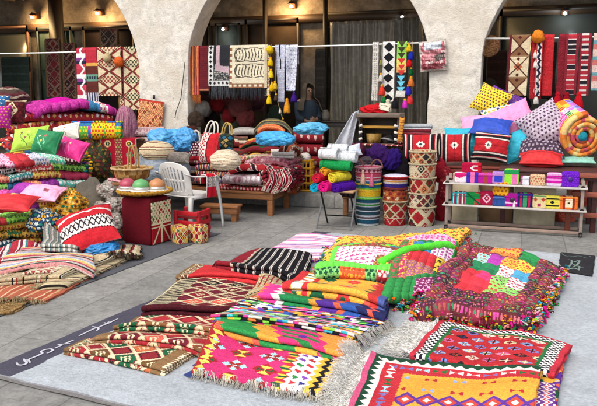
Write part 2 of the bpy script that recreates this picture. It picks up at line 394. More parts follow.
def cushion(name, label, cat, c, w, h, t, yaw, lean, roll, pat, mat='cloth', group=None, n=44, seed=0, pinch=.09, wr=.006, parent=None):
    u = np.linspace(-1, 1, n+1); X, Y = np.meshgrid(u, u, indexing='ij'); t = t*1.45 if t > .055 else t; s = ((1-np.abs(X)**2.2)*(1-np.abs(Y)**2.2))**.62
    px = X*w/2*(1-pinch*(1-Y*Y)*np.abs(X)**2); py = Y*h/2*(1-pinch*(1-X*X)*np.abs(Y)**2)
    cor = np.abs(X*Y)**1.5; wz = 1.5*wr*np.sqrt(s)*wob(X*w*3, Y*h*3, seed, 1.1)+.7*wr*np.sqrt(s)*wob(X*w*9, Y*h*9, seed+1, 1.)+wr*1.2*np.sqrt(s)*cor*np.sin(14*np.arctan2(np.abs(Y), np.abs(X)+1e-6)+seed)
    M = Rm(yaw, lean, roll); V = []; Fs = []; Cs = []; A = (X+1)/2*w; B = (1-Y)/2*h
    Am, Bm = (A[1:, 1:]+A[:-1, :-1])/2, (B[1:, 1:]+B[:-1, :-1])/2
    for k, sg in enumerate((1, -1)):
        Q = np.stack([px, py, sg*(t/2*s+.004)+wz], -1).reshape(-1, 3); V.append(Q@M.T+np.asarray(c))
        F = gridf(n+1, n+1)+k*(n+1)**2; Fs.append(F if sg > 0 else F[:, ::-1]); Cs.append(worn(pat(Am, Bm, w, h), seed, .5).reshape(-1, 3))
    i = np.arange(n+1); N = (n+1)*(n+1); rim = np.r_[i*(n+1), n*(n+1)+i[1:], (i[::-1]*(n+1)+n)[1:], i[::-1][1:]]
    rimF = np.array([[rim[k], rim[k+1], rim[k+1]+N, rim[k]+N] for k in range(len(rim)-1)])
    Fs.append(rimF); Cs.append(np.broadcast_to(Cs[0].mean(0), (len(rimF), 3)))
    o = mesh_obj(name, np.concatenate(V), np.concatenate(Fs), np.concatenate(Cs), mat, parent); hput(np.concatenate(V))
    if parent is None: tag(o, label, cat, group)
    return o
def blob(name, label, cat, c, rx, ry, rz, col, mat='bag', seed=0, cr=.16, yaw=0., group=None, pat=None, n=70, parent=None, knot=None, sharp=1.):
    n = max(n, 110) if mat in ('bag', 'clearbag') else n; m = n*2//3; u = np.linspace(0, math.pi, m)[:, None]; th = (np.arange(n)*2*math.pi/n)[None, :]
    d = np.stack([np.sin(u)*np.cos(th), np.sin(u)*np.sin(th), np.cos(u)+0*th], -1)
    nz = wob(d[..., 0]+d[..., 2]*.6, d[..., 1]-d[..., 2]*.7, seed, .5)+.55*(.5-np.abs(wob(d[..., 0]-d[..., 2], d[..., 1]+d[..., 2], seed+1, .9)))*sharp+.34*(.5-np.abs(wob(d[..., 0]*1.1+d[..., 2], d[..., 1]*1.1-d[..., 2]*.8, seed+2, 2.1)))*sharp+(.2*(.5-np.abs(wob(d[..., 0]+d[..., 1], d[..., 2]*1.3, seed+3, 4.)))*sharp if mat in ('bag', 'clearbag', 'cloth') else 0)
    r = 1+cr*nz; P = d*r[..., None]; P[..., 2] = np.maximum(P[..., 2], -.82)
    P = P*np.array([rx, ry, rz])
    if knot: # gathered neck on the top
        k = np.exp(-(u/.34)**2)+0*th; P[..., 2] += k*knot; P[..., :2] *= (1-.72*np.exp(-((u-.3)/.2)**2))[..., None]
    M = np.array(Matrix.Rotation(R(yaw), 3, 'Z')); V = P.reshape(-1, 3)@M.T+np.asarray(c)
    F = gridf(m, n, False, True); fc = np.stack([(th+0*u)[:-1]*rx, (u+0*th)[:-1]*rz], -1)
    C = np.broadcast_to(col, (len(F), 3)) if pat is None else pat(fc[..., 0], fc[..., 1], 6.28*rx, 3.14*rz).reshape(-1, 3)
    o = mesh_obj(name, V, F, C, mat, parent); hput(V)
    if parent is None: tag(o, label, cat, group)
    return o
def roll(name, label, cat, c, axis_yaw, length, Rr, turns, pat, mat='cloth', group=None, cell=.012, t=None, seed=0, tilt=0., r0=.25):
    th = np.linspace(0, turns*2*math.pi, int(turns*26)); rr = np.linspace(Rr*r0, Rr, len(th)); t = t or Rr*(1-r0)/turns*.85
    rr = rr*(1+.03*np.sin(th*1.3+seed)); nl = max(4, int(length/cell)); X = np.linspace(-.5, .5, nl+1)*length
    ph = -math.pi/2+th[-1]  # ends underneath
    P = np.stack([X[None, :]+0*th[:, None]+.008*wob(th*.3, th*0, seed, 1)[:, None], (rr*np.cos(th-ph))[:, None]+0*X, (rr*np.sin(th-ph))[:, None]+0*X], -1)
    P[..., 1:] *= (1+.03*wob(X, X*0, seed+2, 1.5))[None, :, None]
    M = np.array(Matrix.Rotation(R(axis_yaw), 3, 'Z') @ Matrix.Rotation(R(tilt), 3, 'Y')); V = P.reshape(-1, 3)@M.T+np.asarray(c)
    s = np.r_[0, np.cumsum(np.hypot(np.diff(rr*np.cos(th)), np.diff(rr*np.sin(th))))]
    A = ((X[1:]+X[:-1])/2+length/2)[None, :]+0*s[1:, None]; B = ((s[1:]+s[:-1])/2)[:, None]+0*A
    o = mesh_obj(name, V, gridf(len(th), nl+1), pat(A, B, length, s[-1]).reshape(-1, 3), mat); solidify(o, t); hput(V)
    return tag(o, label, cat, group)
def hang(name, label, cat, px0, px1, py0, py1, pat, Y=10.80, cell=.012, wave=.012, seed=0, group=None, mat='cloth', bw=1., back=.3, th=.008, fringe=None, lean=0., parent=None):
    a, b_ = VY(px0, py0, Y), VY(px1, py0, Y); zb = VY((px0+px1)/2, py1, Y)[2]; L = b_[0]-a[0]; zt = a[2]; H = zt-zb
    nu, nv = max(4, int(L/cell)), max(6, int(H/cell)); nb = max(3, int(min(back, H)/cell/2))
    s = np.r_[-np.linspace(min(back, H*.9), .02, nb), np.linspace(0, H, nv+1)]; U = np.linspace(0, 1, nu+1)[None, :]; S = s[:, None]
    wid = 1+(bw-1)*np.abs(S)/H; x = a[0]+L*(.5+(U-.5)*wid)+lean*np.abs(S)/H+.004*wob(S*3, U*0, seed+1, 1.)
    y = Y+np.where(S < 0, .022, -.022)*np.minimum(1, np.abs(S)/.03)+wave*np.minimum(1, np.abs(S)/.15)*wob(U*L*2.2, S*.35, seed, 1.)-.02*np.maximum(S, 0)/H
    z = zt+.016-np.abs(S)+0*U
    P = np.stack([x+0*S, y+0*U, z], -1); Am = (U[:, 1:]+U[:, :-1])/2*L+0*S[1:]; Bm = (S[1:]+S[:-1])/2+0*Am
    rt = parent
    if fringe and rt is None: rt = thing(name, label, cat, (a[0]+L/2, Y, zb), 0, group)
    o = mesh_obj('cloth' if rt else name, P.reshape(-1, 3), gridf(*P.shape[:2]), worn(pat(Am, Bm, L, H), seed).reshape(-1, 3), mat, rt); solidify(o, th)
    if fringe: fringe_part(P[-1], P[-1]-P[-3], fringe[0], fringe[1], fringe[2], rt, seed, r=fringe[3] if len(fringe) > 3 else .003, hang=True)
    if rt is None: tag(o, label, cat, group)
    return rt or o
def tassel(c, h, r, col, root, name='tassel', seed=0, cap=None):
    mb = MB(); n = 14; prof = [(.0, 0), (.35, -.03), (.5, -.12), (.42, -.22), (.62, -.34), (.85, -.6), (1., -.92), (.8, -1.), (0, -.97)]
    V = []; th = np.arange(n)*2*math.pi/n
    for q, z in prof:
        k = q*r*(1+.16*np.cos(th*7+seed)*(1 if z < -.3 else .1)); V.append(np.stack([k*np.cos(th), k*np.sin(th), np.full(n, z*h)+.03*h*np.sin(th*3+seed)*(z < -.8)], -1))
    F = gridf(len(prof), n, False, True); C = np.repeat(np.array([cap if (cap is not None and k < 3) else col for k in range(len(prof)-1)]), n, 0)
    mb.add(np.concatenate(V)+np.asarray(c), F, C); return mb.obj(name, 'wool', root)
def pompom(c, r, col, root=None, seed=0, name='pompom'):
    mb = MB(); mb.ball(c, r, col, 18, 12, jit=.3, seed=seed); return mb.obj(name, 'wool', root)
def rbox(c, sx, sy, sz, yaw, pat, rnd=.25, n=12, bulge=.04):
    """rounded, slightly bulged box with a pattern on every side; returns V, F, C"""
    u = np.linspace(-1, 1, n+1); A, B = np.meshgrid(u, u, indexing='ij'); O = np.ones_like(A); Vs = []; Fs = []; Cs = []; k = 0
    Ac, Bc = (A[1:, 1:]+A[:-1, :-1])/2, (B[1:, 1:]+B[:-1, :-1])/2
    for q, (X, Y, Z, fl, la, lb) in enumerate([(A, -O, B, 0, sx, sz), (A, O, B, 1, sx, sz), (O, A, B, 0, sy, sz), (-O, A, B, 1, sy, sz), (A, B, O, 0, sx, sy), (A, B, -O, 1, sx, sy)]):
        Q = np.stack([X, Y, Z], -1); p = 10*(1-rnd)+2; nr = (np.abs(Q)**p).sum(-1)**(1/p); Q = Q/nr[..., None]
        Q = Q*(1+bulge*(1-A**2)*(1-B**2))[..., None]*np.array([sx, sy, sz])/2
        Vs.append(Q.reshape(-1, 3)); F = gridf(n+1, n+1)+k; Fs.append(F[:, ::-1] if fl else F); k += (n+1)**2
        Cs.append(pat((Ac+1)/2*la, (1-Bc)/2*lb, la, lb).reshape(-1, 3))
    M = np.array(Matrix.Rotation(R(yaw), 3, 'Z')); return np.concatenate(Vs)@M.T+np.asarray(c), np.concatenate(Fs), np.concatenate(Cs)
# ================================================================== SETTING
def plane_mesh(name, x0, x1, y0, y1, z, n=2):
    X, Y = np.meshgrid(np.linspace(x0, x1, n), np.linspace(y0, y1, n), indexing='ij')
    V = np.stack([X, Y, np.full_like(X, z)], -1).reshape(-1, 3); return V, gridf(n, n)
V, F = plane_mesh('g', -60, 60, -50, 70, 0, 3)
tag(mesh_obj('ground', V, F, np.full((len(F), 3), .25), 'paving'), kind='structure')
FY = 10.7; STEP = .19; WT = .46           # facade front, step height, wall thickness
mb = MB(); mb.box((-3, 9.75+3, STEP/2+.001), (34, 6.5, STEP), K.grey)
step = bev(mb.obj('step_paving', 'paving', smooth=False), .015); tag(step, kind='structure'); hbox(-8, 2.9, 9.5, 11.7, STEP)
# ---- arcade building
bld = thing('arcade_building', 'pale rough plastered arcade with round arches and dim warm lit shops behind', 'building', (-3, FY, 0))
def pxX(px, py=100): return float(VY(px, py, FY)[0])
P1a, P1b, P2a, P2b = pxX(140), pxX(188), pxX(428), pxX(480)
span = P2a-P1b
bays = [(P1b-span*2-1.9, P1a-span-1.0), (P1a-span, P1a), (P1b, P2a), (P2b, P2b+span), (P2b+span+.9, P2b+span*2+.9)]
bays[0] = (bays[1][0]-.9-span, bays[1][0]-.9)
def arch_pts(x0, x1, zs=1.95, rise=1.0, n=30):
    c, r = (x0+x1)/2, (x1-x0)/2; return [(c-r*math.cos(t), zs+r*rise*math.sin(t)) for t in np.linspace(0, math.pi, n)]
outl = [(bays[0][0]-1.2, STEP-.01)]
rg = random.Random(4)
for k, (x0, x1) in enumerate(bays):
    for z in np.arange(STEP-.01, 1.94, .16): outl.append((x0+.012*math.sin(z*9+k*2)+.006*math.sin(z*23), z))
    a = arch_pts(x0, x1); outl += [(x+.012*math.sin(i*.9+k), z+.01*math.sin(i*1.3)) for i, (x, z) in enumerate(a)]
    for z in np.arange(STEP-.01, 1.94, .16)[::-1]: outl.append((x1+.012*math.sin(z*8+k*3+1)+.006*math.sin(z*21), z))
outl += [(bays[-1][1]+1.2, STEP-.01), (bays[-1][1]+1.2, 5.4), (bays[0][0]-1.2, 5.4)]
n = len(outl); Vw = [(x, FY, z) for x, z in outl]+[(x, FY+WT, z) for x, z in outl]
import bmesh
def ngon_prism(name, Vw, n, mat, parent):
    bm = bmesh.new(); vs = [bm.verts.new(v) for v in Vw]
    f1 = bm.faces.new(vs[:n]); f2 = bm.faces.new(vs[n:][::-1])
    for i in range(n): bm.faces.new((vs[(i+1) % n], vs[i], vs[n+i], vs[n+(i+1) % n]))
    bmesh.ops.recalc_face_normals(bm, faces=bm.faces[:]); bmesh.ops.triangulate(bm, faces=[f1, f2])
    bm.verts.index_update(); V = [v.co[:] for v in bm.verts]; F = [[v.index for v in f.verts] for f in bm.faces]; bm.free()
    return mesh_obj(name, np.array(V), F, np.full((len(F), 3), .6), mat, parent, smooth=False)
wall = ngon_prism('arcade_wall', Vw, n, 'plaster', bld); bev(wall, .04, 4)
X0, X1 = bays[0][0]-1.2, bays[-1][1]+1.2; BY = 13.4
def bpart(name, c, s, col, mat, parent=bld, rz=0): m = MB(); m.box(c, s, col, rz); return m.obj(name, mat, parent, smooth=False)
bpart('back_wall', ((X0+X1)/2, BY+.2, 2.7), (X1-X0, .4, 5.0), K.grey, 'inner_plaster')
bpart('ceiling', ((X0+X1)/2, 12.3, 3.95), (X1-X0, 2.2, .2), K.brown, 'wood')
bpart('sky_block_roof', ((X0+X1)/2, 12.2, 5.5), (X1-X0+.3, 3.2, .2), K.grey, 'plaster')  # out of view, added to block the sky above the arcade
for x in (X0, X1): bpart('light_block_wall', (x, 12.3, 2.8), (.3, 2.2, 5.2), K.grey, 'inner_plaster')  # unseen closing walls, added so no light enters from the sides
for x in np.arange(X0+.6, X1, .95):
    m = MB(); m.tube([(x, FY+WT-.02, 3.74+.02*math.sin(x*7)), (x, 12.3, 3.72), (x, BY+.03, 3.74)], .075, hx('2A1C10'), 10); m.obj('beam', 'wood', bld)
bpart('lintel', ((X0+X1)/2, BY-.05, 3.06), (X1-X0-.4, .12, .16), hx('3A2612'), 'wood')
def shopfront(px0, px1, py0, py1, col, mat, name, Y=13.37, d=.08, frame=K.brown):
    a, b_ = VY(px0, py0, Y), VY(px1, py1, Y); zb = max(b_[2], STEP+.02)
    p = bpart(name, ((a[0]+b_[0])/2, Y, (a[2]+zb)/2), (b_[0]-a[0], d, a[2]-zb), col, mat)
    m = MB(); w = .05
    for x in (a[0]+w/2, b_[0]-w/2): m.box((x, Y-d/2-.02, (a[2]+zb)/2), (w, .04, a[2]-zb), frame)
    m.box(((a[0]+b_[0])/2, Y-d/2-.022, a[2]-w/2), (b_[0]-a[0]-2*w-.002, .04, w), frame); m.obj('frame', 'wood', p, smooth=False); return p
shopfront(-60, 37, 29, 150, hx('20241E'), 'darkglass', 'shop_window')
dr = shopfront(38, 79, 28, 150, hx('2E403B'), 'paint', 'shutter_door', frame=hx('1E2A26'))
m = MB(); a, b_ = VY(42, 70, 13.3), VY(76, 70, 13.3); m.box(((a[0]+b_[0])/2, 13.315, a[2]), (b_[0]-a[0], .02, .025), hx('2C3A36'))
for k in range(1, 4): m.box((a[0]+(b_[0]-a[0])*k/4, 13.318, 1.9), (.012, .012, 2.4), hx('35473F'))
m.obj('rail', 'paint', dr, smooth=False)
shopfront(84, 140, 27, 150, hx('1B1210'), 'dark', 'doorway', frame=hx('20150C'))
shopfront(186, 214, 14, 150, hx('2A1E14'), 'dark', 'doorway', frame=hx('20150C'))
shopfront(216, 243, 24, 150, hx('4A4E46'), 'paint', 'door_panel', frame=hx('26231D'))
shopfront(246, 300, 20, 150, hx('2E2218'), 'dark', 'doorway', frame=hx('20150C'))
shopfront(326, 425, 13, 150, hx('24221E'), 'darkglass', 'shop_window', frame=hx('2A2014'))
shopfront(438, 486, 12, 150, hx('161310'), 'dark', 'doorway', frame=hx('20150C'))
shopfront(500, 700, 10, 150, hx('171C1A'), 'darkglass', 'shop_window', frame=hx('1E1710'))
for px in (57, 265, 325): 
    a = VY(px, 50, 13.1); bpart('post', (a[0], 13.12, 1.95), (.07 if px != 57 else .30, .10, 3.5), hx('20160D'), 'wood')
# gathered plastic curtain in the middle shop window
def curtain(px0, px1, py0, Y, col, folds, seed):
    a, b_ = VY(px0, py0, Y), VY(px1, py0, Y); nu, nv = 160, 40; U = np.linspace(0, 1, nu)[:, None]; Vv = np.linspace(0, 1, nv)[None, :]
    x = a[0]+(b_[0]-a[0])*(U+.012*np.sin(Vv*5+U*30)); z = a[2]-(a[2]-STEP-.05)*Vv+0*U; y = Y+.05*np.sin(U*folds*6.28+1.2*np.sin(Vv*3+seed)+seed)*(.35+.65*Vv)+.02*wob(U*4, Vv*3, seed, 1)
    P = np.stack([x+0*z, y+0*z, z], -1); o = mesh_obj('curtain', P.reshape(-1, 3), gridf(nu, nv), np.broadcast_to(col, (len(gridf(nu, nv)), 3)), 'bag', bld); return solidify(o, .006)
curtain(330, 395, 22, 13.0, hx('7A756A'), 9, 1); curtain(392, 428, 18, 13.05, hx('5E5950'), 4, 2)
# wall lamps
def lamp(px, py, white=False, e=22.):
    Y = 13.18; p = VY(px, py, Y); nm = 'white bulb' if white else 'glowing warm bulb'
    t = thing('wall_lamp', LAMP[(px, py)], 'lamp', p, 0, 'wall lamps lit inside the arcade'); m = MB()
    m.box((p[0], 13.3, p[2]+.05), (.1, .16, .12), K.brown); m.tube([(p[0], 13.25, p[2]+.1), (p[0], 13.18, p[2]+.12), (p[0], Y, p[2]+.06)], .012, K.char, 6)
    m.lathe([(.02, .1), (.07, .06), (.075, .05)], p, 12, col=K.char); m.obj('bracket', 'paint', t)
    b = MB(); b.ball(p+np.array([0, 0, .01]), .03, K.cream, 12, 8); b.obj('bulb', 'bulb_white' if white else 'bulb', t)
    l = bpy.data.lights.new('lamp_light', 'POINT'); l.energy = e; l.color = (.85, .95, 1) if white else (1, .62, .27); l.shadow_soft_size = .06
    o = bpy.data.objects.new('lamp_light', l); COL.objects.link(o); o.location = Vector(p+np.array([0, -.09, -.03]))
LAMP = {(32, 18): 'warm bulb on the wall above the grey green shutter, far left', (97, 14): 'warm lantern bulb left of the leftmost pillar beside red pipe', (223, 30): 'cool white bulb by pale door panel in the middle arch',
        (291, 7): 'warm bulb high up in the middle of the photo above the white knitted shawl', (565, 14): 'cool white bulb reflected over the dark window in the right arch', (402, 18): 'faint cool bulb over the plastic curtain beside the right pillar'}
lamp(32, 18, e=30); lamp(97, 14, e=30); lamp(223, 30, True, 2); lamp(291, 7, e=34); lamp(565, 14, True, 4); lamp(402, 18, True, 1)
# hidden warm lamp spill over the right arch comes from a lantern behind the second pillar
LAMP[(478, 6)] = 'warm bulb tucked behind the top of the right pillar'; lamp(478, 6, e=14)
# hanging poles across the arches
for px0, px1, py0, py1, lab in ((-40, 146, 54, 49, 'white hanging pole across the left arch'), (186, 434, 47.5, 42.5, 'white hanging pole across the middle arch between the pillars'), (478, 640, 38.5, 35, 'white hanging pole across the right arch')):
    a, b_ = VY(px0, py0, 10.8), VY(px1, py1, 10.8); m = MB(); k = np.linspace(0, 1, 20)[:, None]; P = a*(1-k)+b_*k; P[:, 2] -= .02*np.sin(k[:, 0]*math.pi)
    m.tube(P, .012, hx('D8D8D4'), 8); tag(m.obj('hanging_pole', 'plastic'), lab, 'pole', 'poles for hanging rugs')
# ---- dark edging mat of the left stall and pale banner in front
def sheetflat(name, O, ex, ey, w, l, z, pat, cell, mat, label=None, cat=None, kind=None, seed=0, amp=.004, parent=None, under=0.):
    nu, nv = int(w/cell), int(l/cell); u = np.linspace(0, w, nu+1)[:, None]; v = np.linspace(0, l, nv+1)[None, :]
    x = O[0]+ex[0]*u+ey[0]*v; y = O[1]+ex[1]*u+ey[1]*v; wv = wob(x, y, seed, .9)+.6*np.abs(wob(x*2.2, y*2.2, seed+1, .8)); e = np.minimum(np.minimum(u, w-u), np.minimum(v, l-v))
    zz = z+amp*np.maximum(0, wv+.4)*np.minimum(1, .3+e/.2); P = np.stack([x, y, zz], -1)
    um, vm = (u[1:]+u[:-1])/2+0*v[:, 1:], 0*u[1:]+(v[:, 1:]+v[:, :-1])/2
    o = mesh_obj(name, P.reshape(-1, 3), gridf(nu+1, nv+1), pat(um, vm, w, l).reshape(-1, 3), mat, parent); hput(P)
    if label or kind: tag(o, label, cat, kind=kind)
    return o
A = g2(0, 317); B = g2(219, 234.5); ey = (B-A)/np.linalg.norm(B-A); ex = np.array([ey[1], -ey[0]])
LM0 = A-ey*1.2-ex*3.6; LEX, LEY = ex, ey
sheetflat('ground_mat', LM0, ex, ey, 3.6, 1.2+np.linalg.norm(B-A)+.05, .006, solid(hx('55565C'), .12), .04, 'cloth', 'dark grey mat spread under the left stall with blankets along its edge', 'mat', amp=.003)
FLb = g2(-24, 374.5); ey = g2(134, 308)-FLb; ey /= np.linalg.norm(ey); ex = np.array([ey[1], -ey[0]]); BEX, BEY, BO = ex, ey, FLb
def banpat(u, v, w, l):
    o = full(u, hx('A3A9AF')); o[u < .215+.01*np.sin(v*9)] = hx('43414F'); m = v < .035; o[m] = hx('6E6B6A'); o[(v < .05) & (v >= .035)] = hx('86868A')
    return o*(1+.05*wob(u*2, v*2, 4, 1.2)[..., None])
ban = sheetflat('banner_sheet', BO, ex, ey, 4.9, 4.75, .006, banpat, .015, 'print', 'pale blue grey vinyl banner with purple edge strip, laid under the front rugs', 'banner', amp=.012, seed=3)
def ribbon(mb, pts, w, col, zoff=.004):
    """flat brush stroke through pixel points lying on the banner"""
    P = np.array([G(px, py, .01) for px, py in pts]); k = np.linspace(0, 1, len(P)); t = np.linspace(0, 1, len(P)*6)
    Q = np.stack([np.interp(t, k, P[:, i]) for i in range(3)], -1)
    for _ in range(4): Q[1:-1] = (Q[:-2]+2*Q[1:-1]+Q[2:])/4
    Q[:, 2] = [hz(x, y)+zoff for x, y in Q[:, :2]]; T = np.gradient(Q, axis=0); N = np.stack([-T[:, 1], T[:, 0], 0*T[:, 0]], -1); N /= np.linalg.norm(N, axis=1)[:, None]+1e-9
    ww = w*(.55+.45*np.sin(np.linspace(.3, 2.9, len(Q))))[:, None]; V = np.concatenate([Q-N*ww/2, Q+N*ww/2]); n = len(Q)
    mb.add(V, [(i, i+1, n+i+1, n+i) for i in range(n-1)], col)
mb = MB(); W_ = hx('B8B6C0')
z1 = lambda L: [(x/7.96, 335+y/7.96) for x, y in L]
ribbon(mb, z1([(132, 222), (140, 240), (165, 243), (205, 232), (215, 222), (190, 205)]), .016, W_)
ribbon(mb, z1([(188, 190), (205, 215), (228, 205), (222, 190), (240, 220)]), .016, W_)
ribbon(mb, z1([(200, 205), (250, 185), (300, 168), (340, 150), (325, 138), (335, 128)]), .016, W_)
ribbon(mb, z1([(335, 130), (365, 118), (405, 112), (425, 122), (400, 138), (372, 148)]), .016, W_)
ribbon(mb, z1([(435, 105), (470, 88), (520, 68), (560, 48), (590, 38)]), .016, W_)
z2 = lambda L: [(60+x/7.96, 300+y/7.96) for x, y in L]
ribbon(mb, z2([(150, 285), (220, 255), (300, 222), (308, 240), (290, 252)]), .016, W_); ribbon(mb, z2([(255, 215), (300, 230), (345, 208), (400, 182), (460, 155)]), .016, W_)
ribbon(mb, z2([(352, 182), (372, 195), (390, 176)]), .016, W_); ribbon(mb, z2([(-20, 355), (30, 350), (80, 345)]), .016, W_)
mb.obj('lettering', 'print', ban); mb = MB(); ribbon(mb, [(188, 374), (195, 376), (204, 375), (216, 371), (228, 367)], .12, hx('2E3E78')); ribbon(mb, [(196, 366), (206, 369), (222, 366), (232, 362)], .10, hx('2E3E78'))
mb.obj('emblem', 'print', ban)
# ---- light and camera
w = bpy.data.worlds.new('World'); SC.world = w; w.use_nodes = True; t = w.node_tree; t.nodes.clear()
sky = t.nodes.new('ShaderNodeTexSky'); sky.sky_type = 'NISHITA'; sky.sun_disc = False; SUN_EL, SUN_AZ = R(52), R(200)
sky.sun_elevation = SUN_EL; sky.sun_rotation = SUN_AZ; sky.air_density = 1.; sky.dust_density = 2.5; sky.ozone_density = 1.
bg = t.nodes.new('ShaderNodeBackground'); bg.inputs[1].default_value = .15; ow = t.nodes.new('ShaderNodeOutputWorld'); hs_ = t.nodes.new('ShaderNodeHueSaturation'); hs_.inputs['Saturation'].default_value = .36; t.links.new(sky.outputs[0], hs_.inputs['Color']); t.links.new(hs_.outputs[0], bg.inputs[0]); t.links.new(bg.outputs[0], ow.inputs[0])
sl = bpy.data.lights.new('sun', 'SUN'); sl.energy = 1.15; sl.angle = R(45); sl.color = (1, .90, .75)
so = bpy.data.objects.new('sun', sl); COL.objects.link(so); so.location = (0, -5, 12)
sd = Vector((math.sin(SUN_AZ)*math.cos(SUN_EL), math.cos(SUN_AZ)*math.cos(SUN_EL), math.sin(SUN_EL)))
so.rotation_euler = (-sd).to_track_quat('-Z', 'Y').to_euler()
cam = bpy.data.cameras.new('camera'); cam.sensor_width = 36; cam.lens = FPX/597*36; cam.clip_end = 400; cam.clip_start = .05
co = bpy.data.objects.new('camera', cam); COL.objects.link(co); co.location = Vector(EYE); co.rotation_euler = (R(90)-PIT, 0, YAW); SC.camera = co
SC.view_settings.view_transform = 'Standard'; SC.view_settings.look = 'None'; SC.view_settings.gamma = 1; SC.view_settings.exposure = .93; SC.view_settings.use_curve_mapping = False
SC.cycles.max_bounces = 6; SC.cycles.diffuse_bounces = 3; SC.cycles.use_denoising = True
# ================================================================== FRONT RUGS ON THE BANNER
def q4(*c, h=.05): return [g2(px, py, h) for px, py in c]
def mix(base, *rules):
    """rules (mask function, colour)"""
    def f(a, b, L, W):
        o = base(a, b, L, W) if callable(base) else full(a, base)
        for m, c in rules:
            k = m(a, b, L, W); o[k] = c(a, b, L, W)[k] if callable(c) else c
        return o
    return f
def bowtie(u, v, w, h): return (np.abs(v)/h < np.abs(u)/w) & (np.abs(u) < w) & (np.abs(v) < h)
def cell(a, p, o=0.): x = (a+o)/p; return np.floor(x), (fr(x)-.5)*p
def sadu(base, line, fills, p=.19, q=.17, s=0):
    """red tribal rug: cream zigzags, big diamonds with small chequered hearts"""
    def f(a, b, L, W):
        o = full(a, base); i, j, e = lattice(a, b, p, q); h = hsh(i, j, s); k = ((i+j) % 2 == 0)
        inn = pick(h, fills); m = (e > .10) & k; o[m] = inn[m]
        g = (np.floor(a/.016)+np.floor(b/.016)) % 2 == 0; m = (e > .28) & k & g; o[m] = line
        o[(e < .07)] = line; m = (e > .12) & (e < .17) & ~k; o[m] = pick(hsh(i, j, s+3), [line, K.black, K.tan])[m]
        x = np.minimum(a, L-a); o[x < .045] = hx('7A5A35'); m = (x > .03) & (x < .045) & (fr(b/.03) < .5); o[m] = line
        return o
    return f
CR = hx('D9C9A0')
NG = 'rugs folded in a shingled row at the front left'
# flat striped rug at the back
def f4(a, b, L, W):
    o = sadu(K.wine, CR, [K.black, K.dred, hx('6E1A22'), K.coral], .21, .15, 4)(a, b, L, W)
    m = a < .17; st = stripes([(.022, K.black), (.010, CR), (.006, K.black), (.010, CR)], 'b')(a, b, L, W); o[m] = st[m]
    m = np.minimum(a, L-a) < .012; o[m] = CR; o[b < .035] = hx('4E0D1B'); m = (b < -.05) & (b > -.065); o[m] = CR; return o
# ---- middle bright kilims
KG = 'bright folded kilims in the middle of the banner'
def kstar(base, stars, p=.17, q=.17, half=None):
    def f(a, b, L, W):
        o = full(a, base); i, u = cell(a, p, .03); j, v = cell(b, q, .02); u = np.round(u/.008)*.008; v = np.round(v/.008)*.008; h = hsh(i, j, 1)
        c1 = pick(h, stars); c2 = pick(hsh(i, j, 2), stars[::-1]); m = star8(u, v, .066); o[m] = c1[m]; m = star8(u, v, .03); o[m] = c2[m]
        m = bowtie(u, v-.07, .03, .02); o[m] = K.lgrey; return o
    return f
def blocks(cols, p, s=0, amp=.03):
    def f(a, b, L, W):
        x = a+amp*tri(b/.09)+.4*b; return pick(hsh(np.floor(x/p), 0, s), cols)
    return f
def seqblocks(seq, amp=.03, pz=.08, sl=.0, o0=0.):
    def f(a, b, L, W):
        x = a/L+(amp*tri(b/pz)+sl*b)/L+o0; o = full(a, seq[-1][1]); acc = 0
        for w_, c in seq:
            m = (x >= acc) & (x < acc+w_); o[m] = c; acc += w_
        return o
    return f
y9 = mix(kstar(hx('F0A818'), [hx('D8201C'), K.dgreen, K.coral], .2, .2), (lambda a, b, L, W: a < .06+.02*tri(b/.05), hx('D01A24')), (lambda a, b, L, W: (a > .07) & (a < .15+.02*tri(b/.05)) & (tri(b/.09) > .4), K.white), (lambda a, b, L, W: (a < .2) & (a > .15+.02*tri(b/.06)), hx('D01A24')), (lambda a, b, L, W: a > L-.1-.03*tri(b/.07), hx('C9241C')), (lambda a, b, L, W: a > L-.05, hx('4A5AA0')))
g10 = seqblocks([(.05, K.org), (.05, K.hot), (.06, K.mag), (.06, K.white), (.24, hx('118446')), (.06, K.gold), (.14, hx('4B1F8C')), (.05, hx('D8562A')), (.12, hx('1B4FA0')), (.08, K.navy), (.04, K.coral), (.1, K.navy)], .05, .1)
def f11(a, b, L, W):
    cols = [K.violet, K.black, K.hot, hx('E8E4E0'), K.yel, K.green, K.org, K.blue, K.aqua, K.mag, K.black, K.lime, K.black, K.white]
    k = np.floor(b/.028); x = a+.025*np.sin(k*2.1)+.02*wob(a, b, 2, 3.); o = pick(hsh(np.floor(x/(.03+.05*hsh(k, 1))), k, 4), cols); m = fr(b/.028) < .25; o[m] = pick(hsh(k, 9), [K.black, K.white, K.plum, K.gold])[m]; return o
p12 = mix(seqblocks([(.05, hx('EE8A1C')), (.05, K.coral), (.28, hx('1F8F42')), (.16, hx('E6A11C')), (.34, hx('D9126E')), (.12, hx('E59020'))], .05, .11, .5), (lambda a, b, L, W: (np.abs(a-L*.63+.3*(b-W*.4)) < .12) & (tri(b/.08+a/.2) > .55), hx('1F7F3C')), (lambda a, b, L, W: star8(a-L*.66, b-W*.3, .035), K.purple))
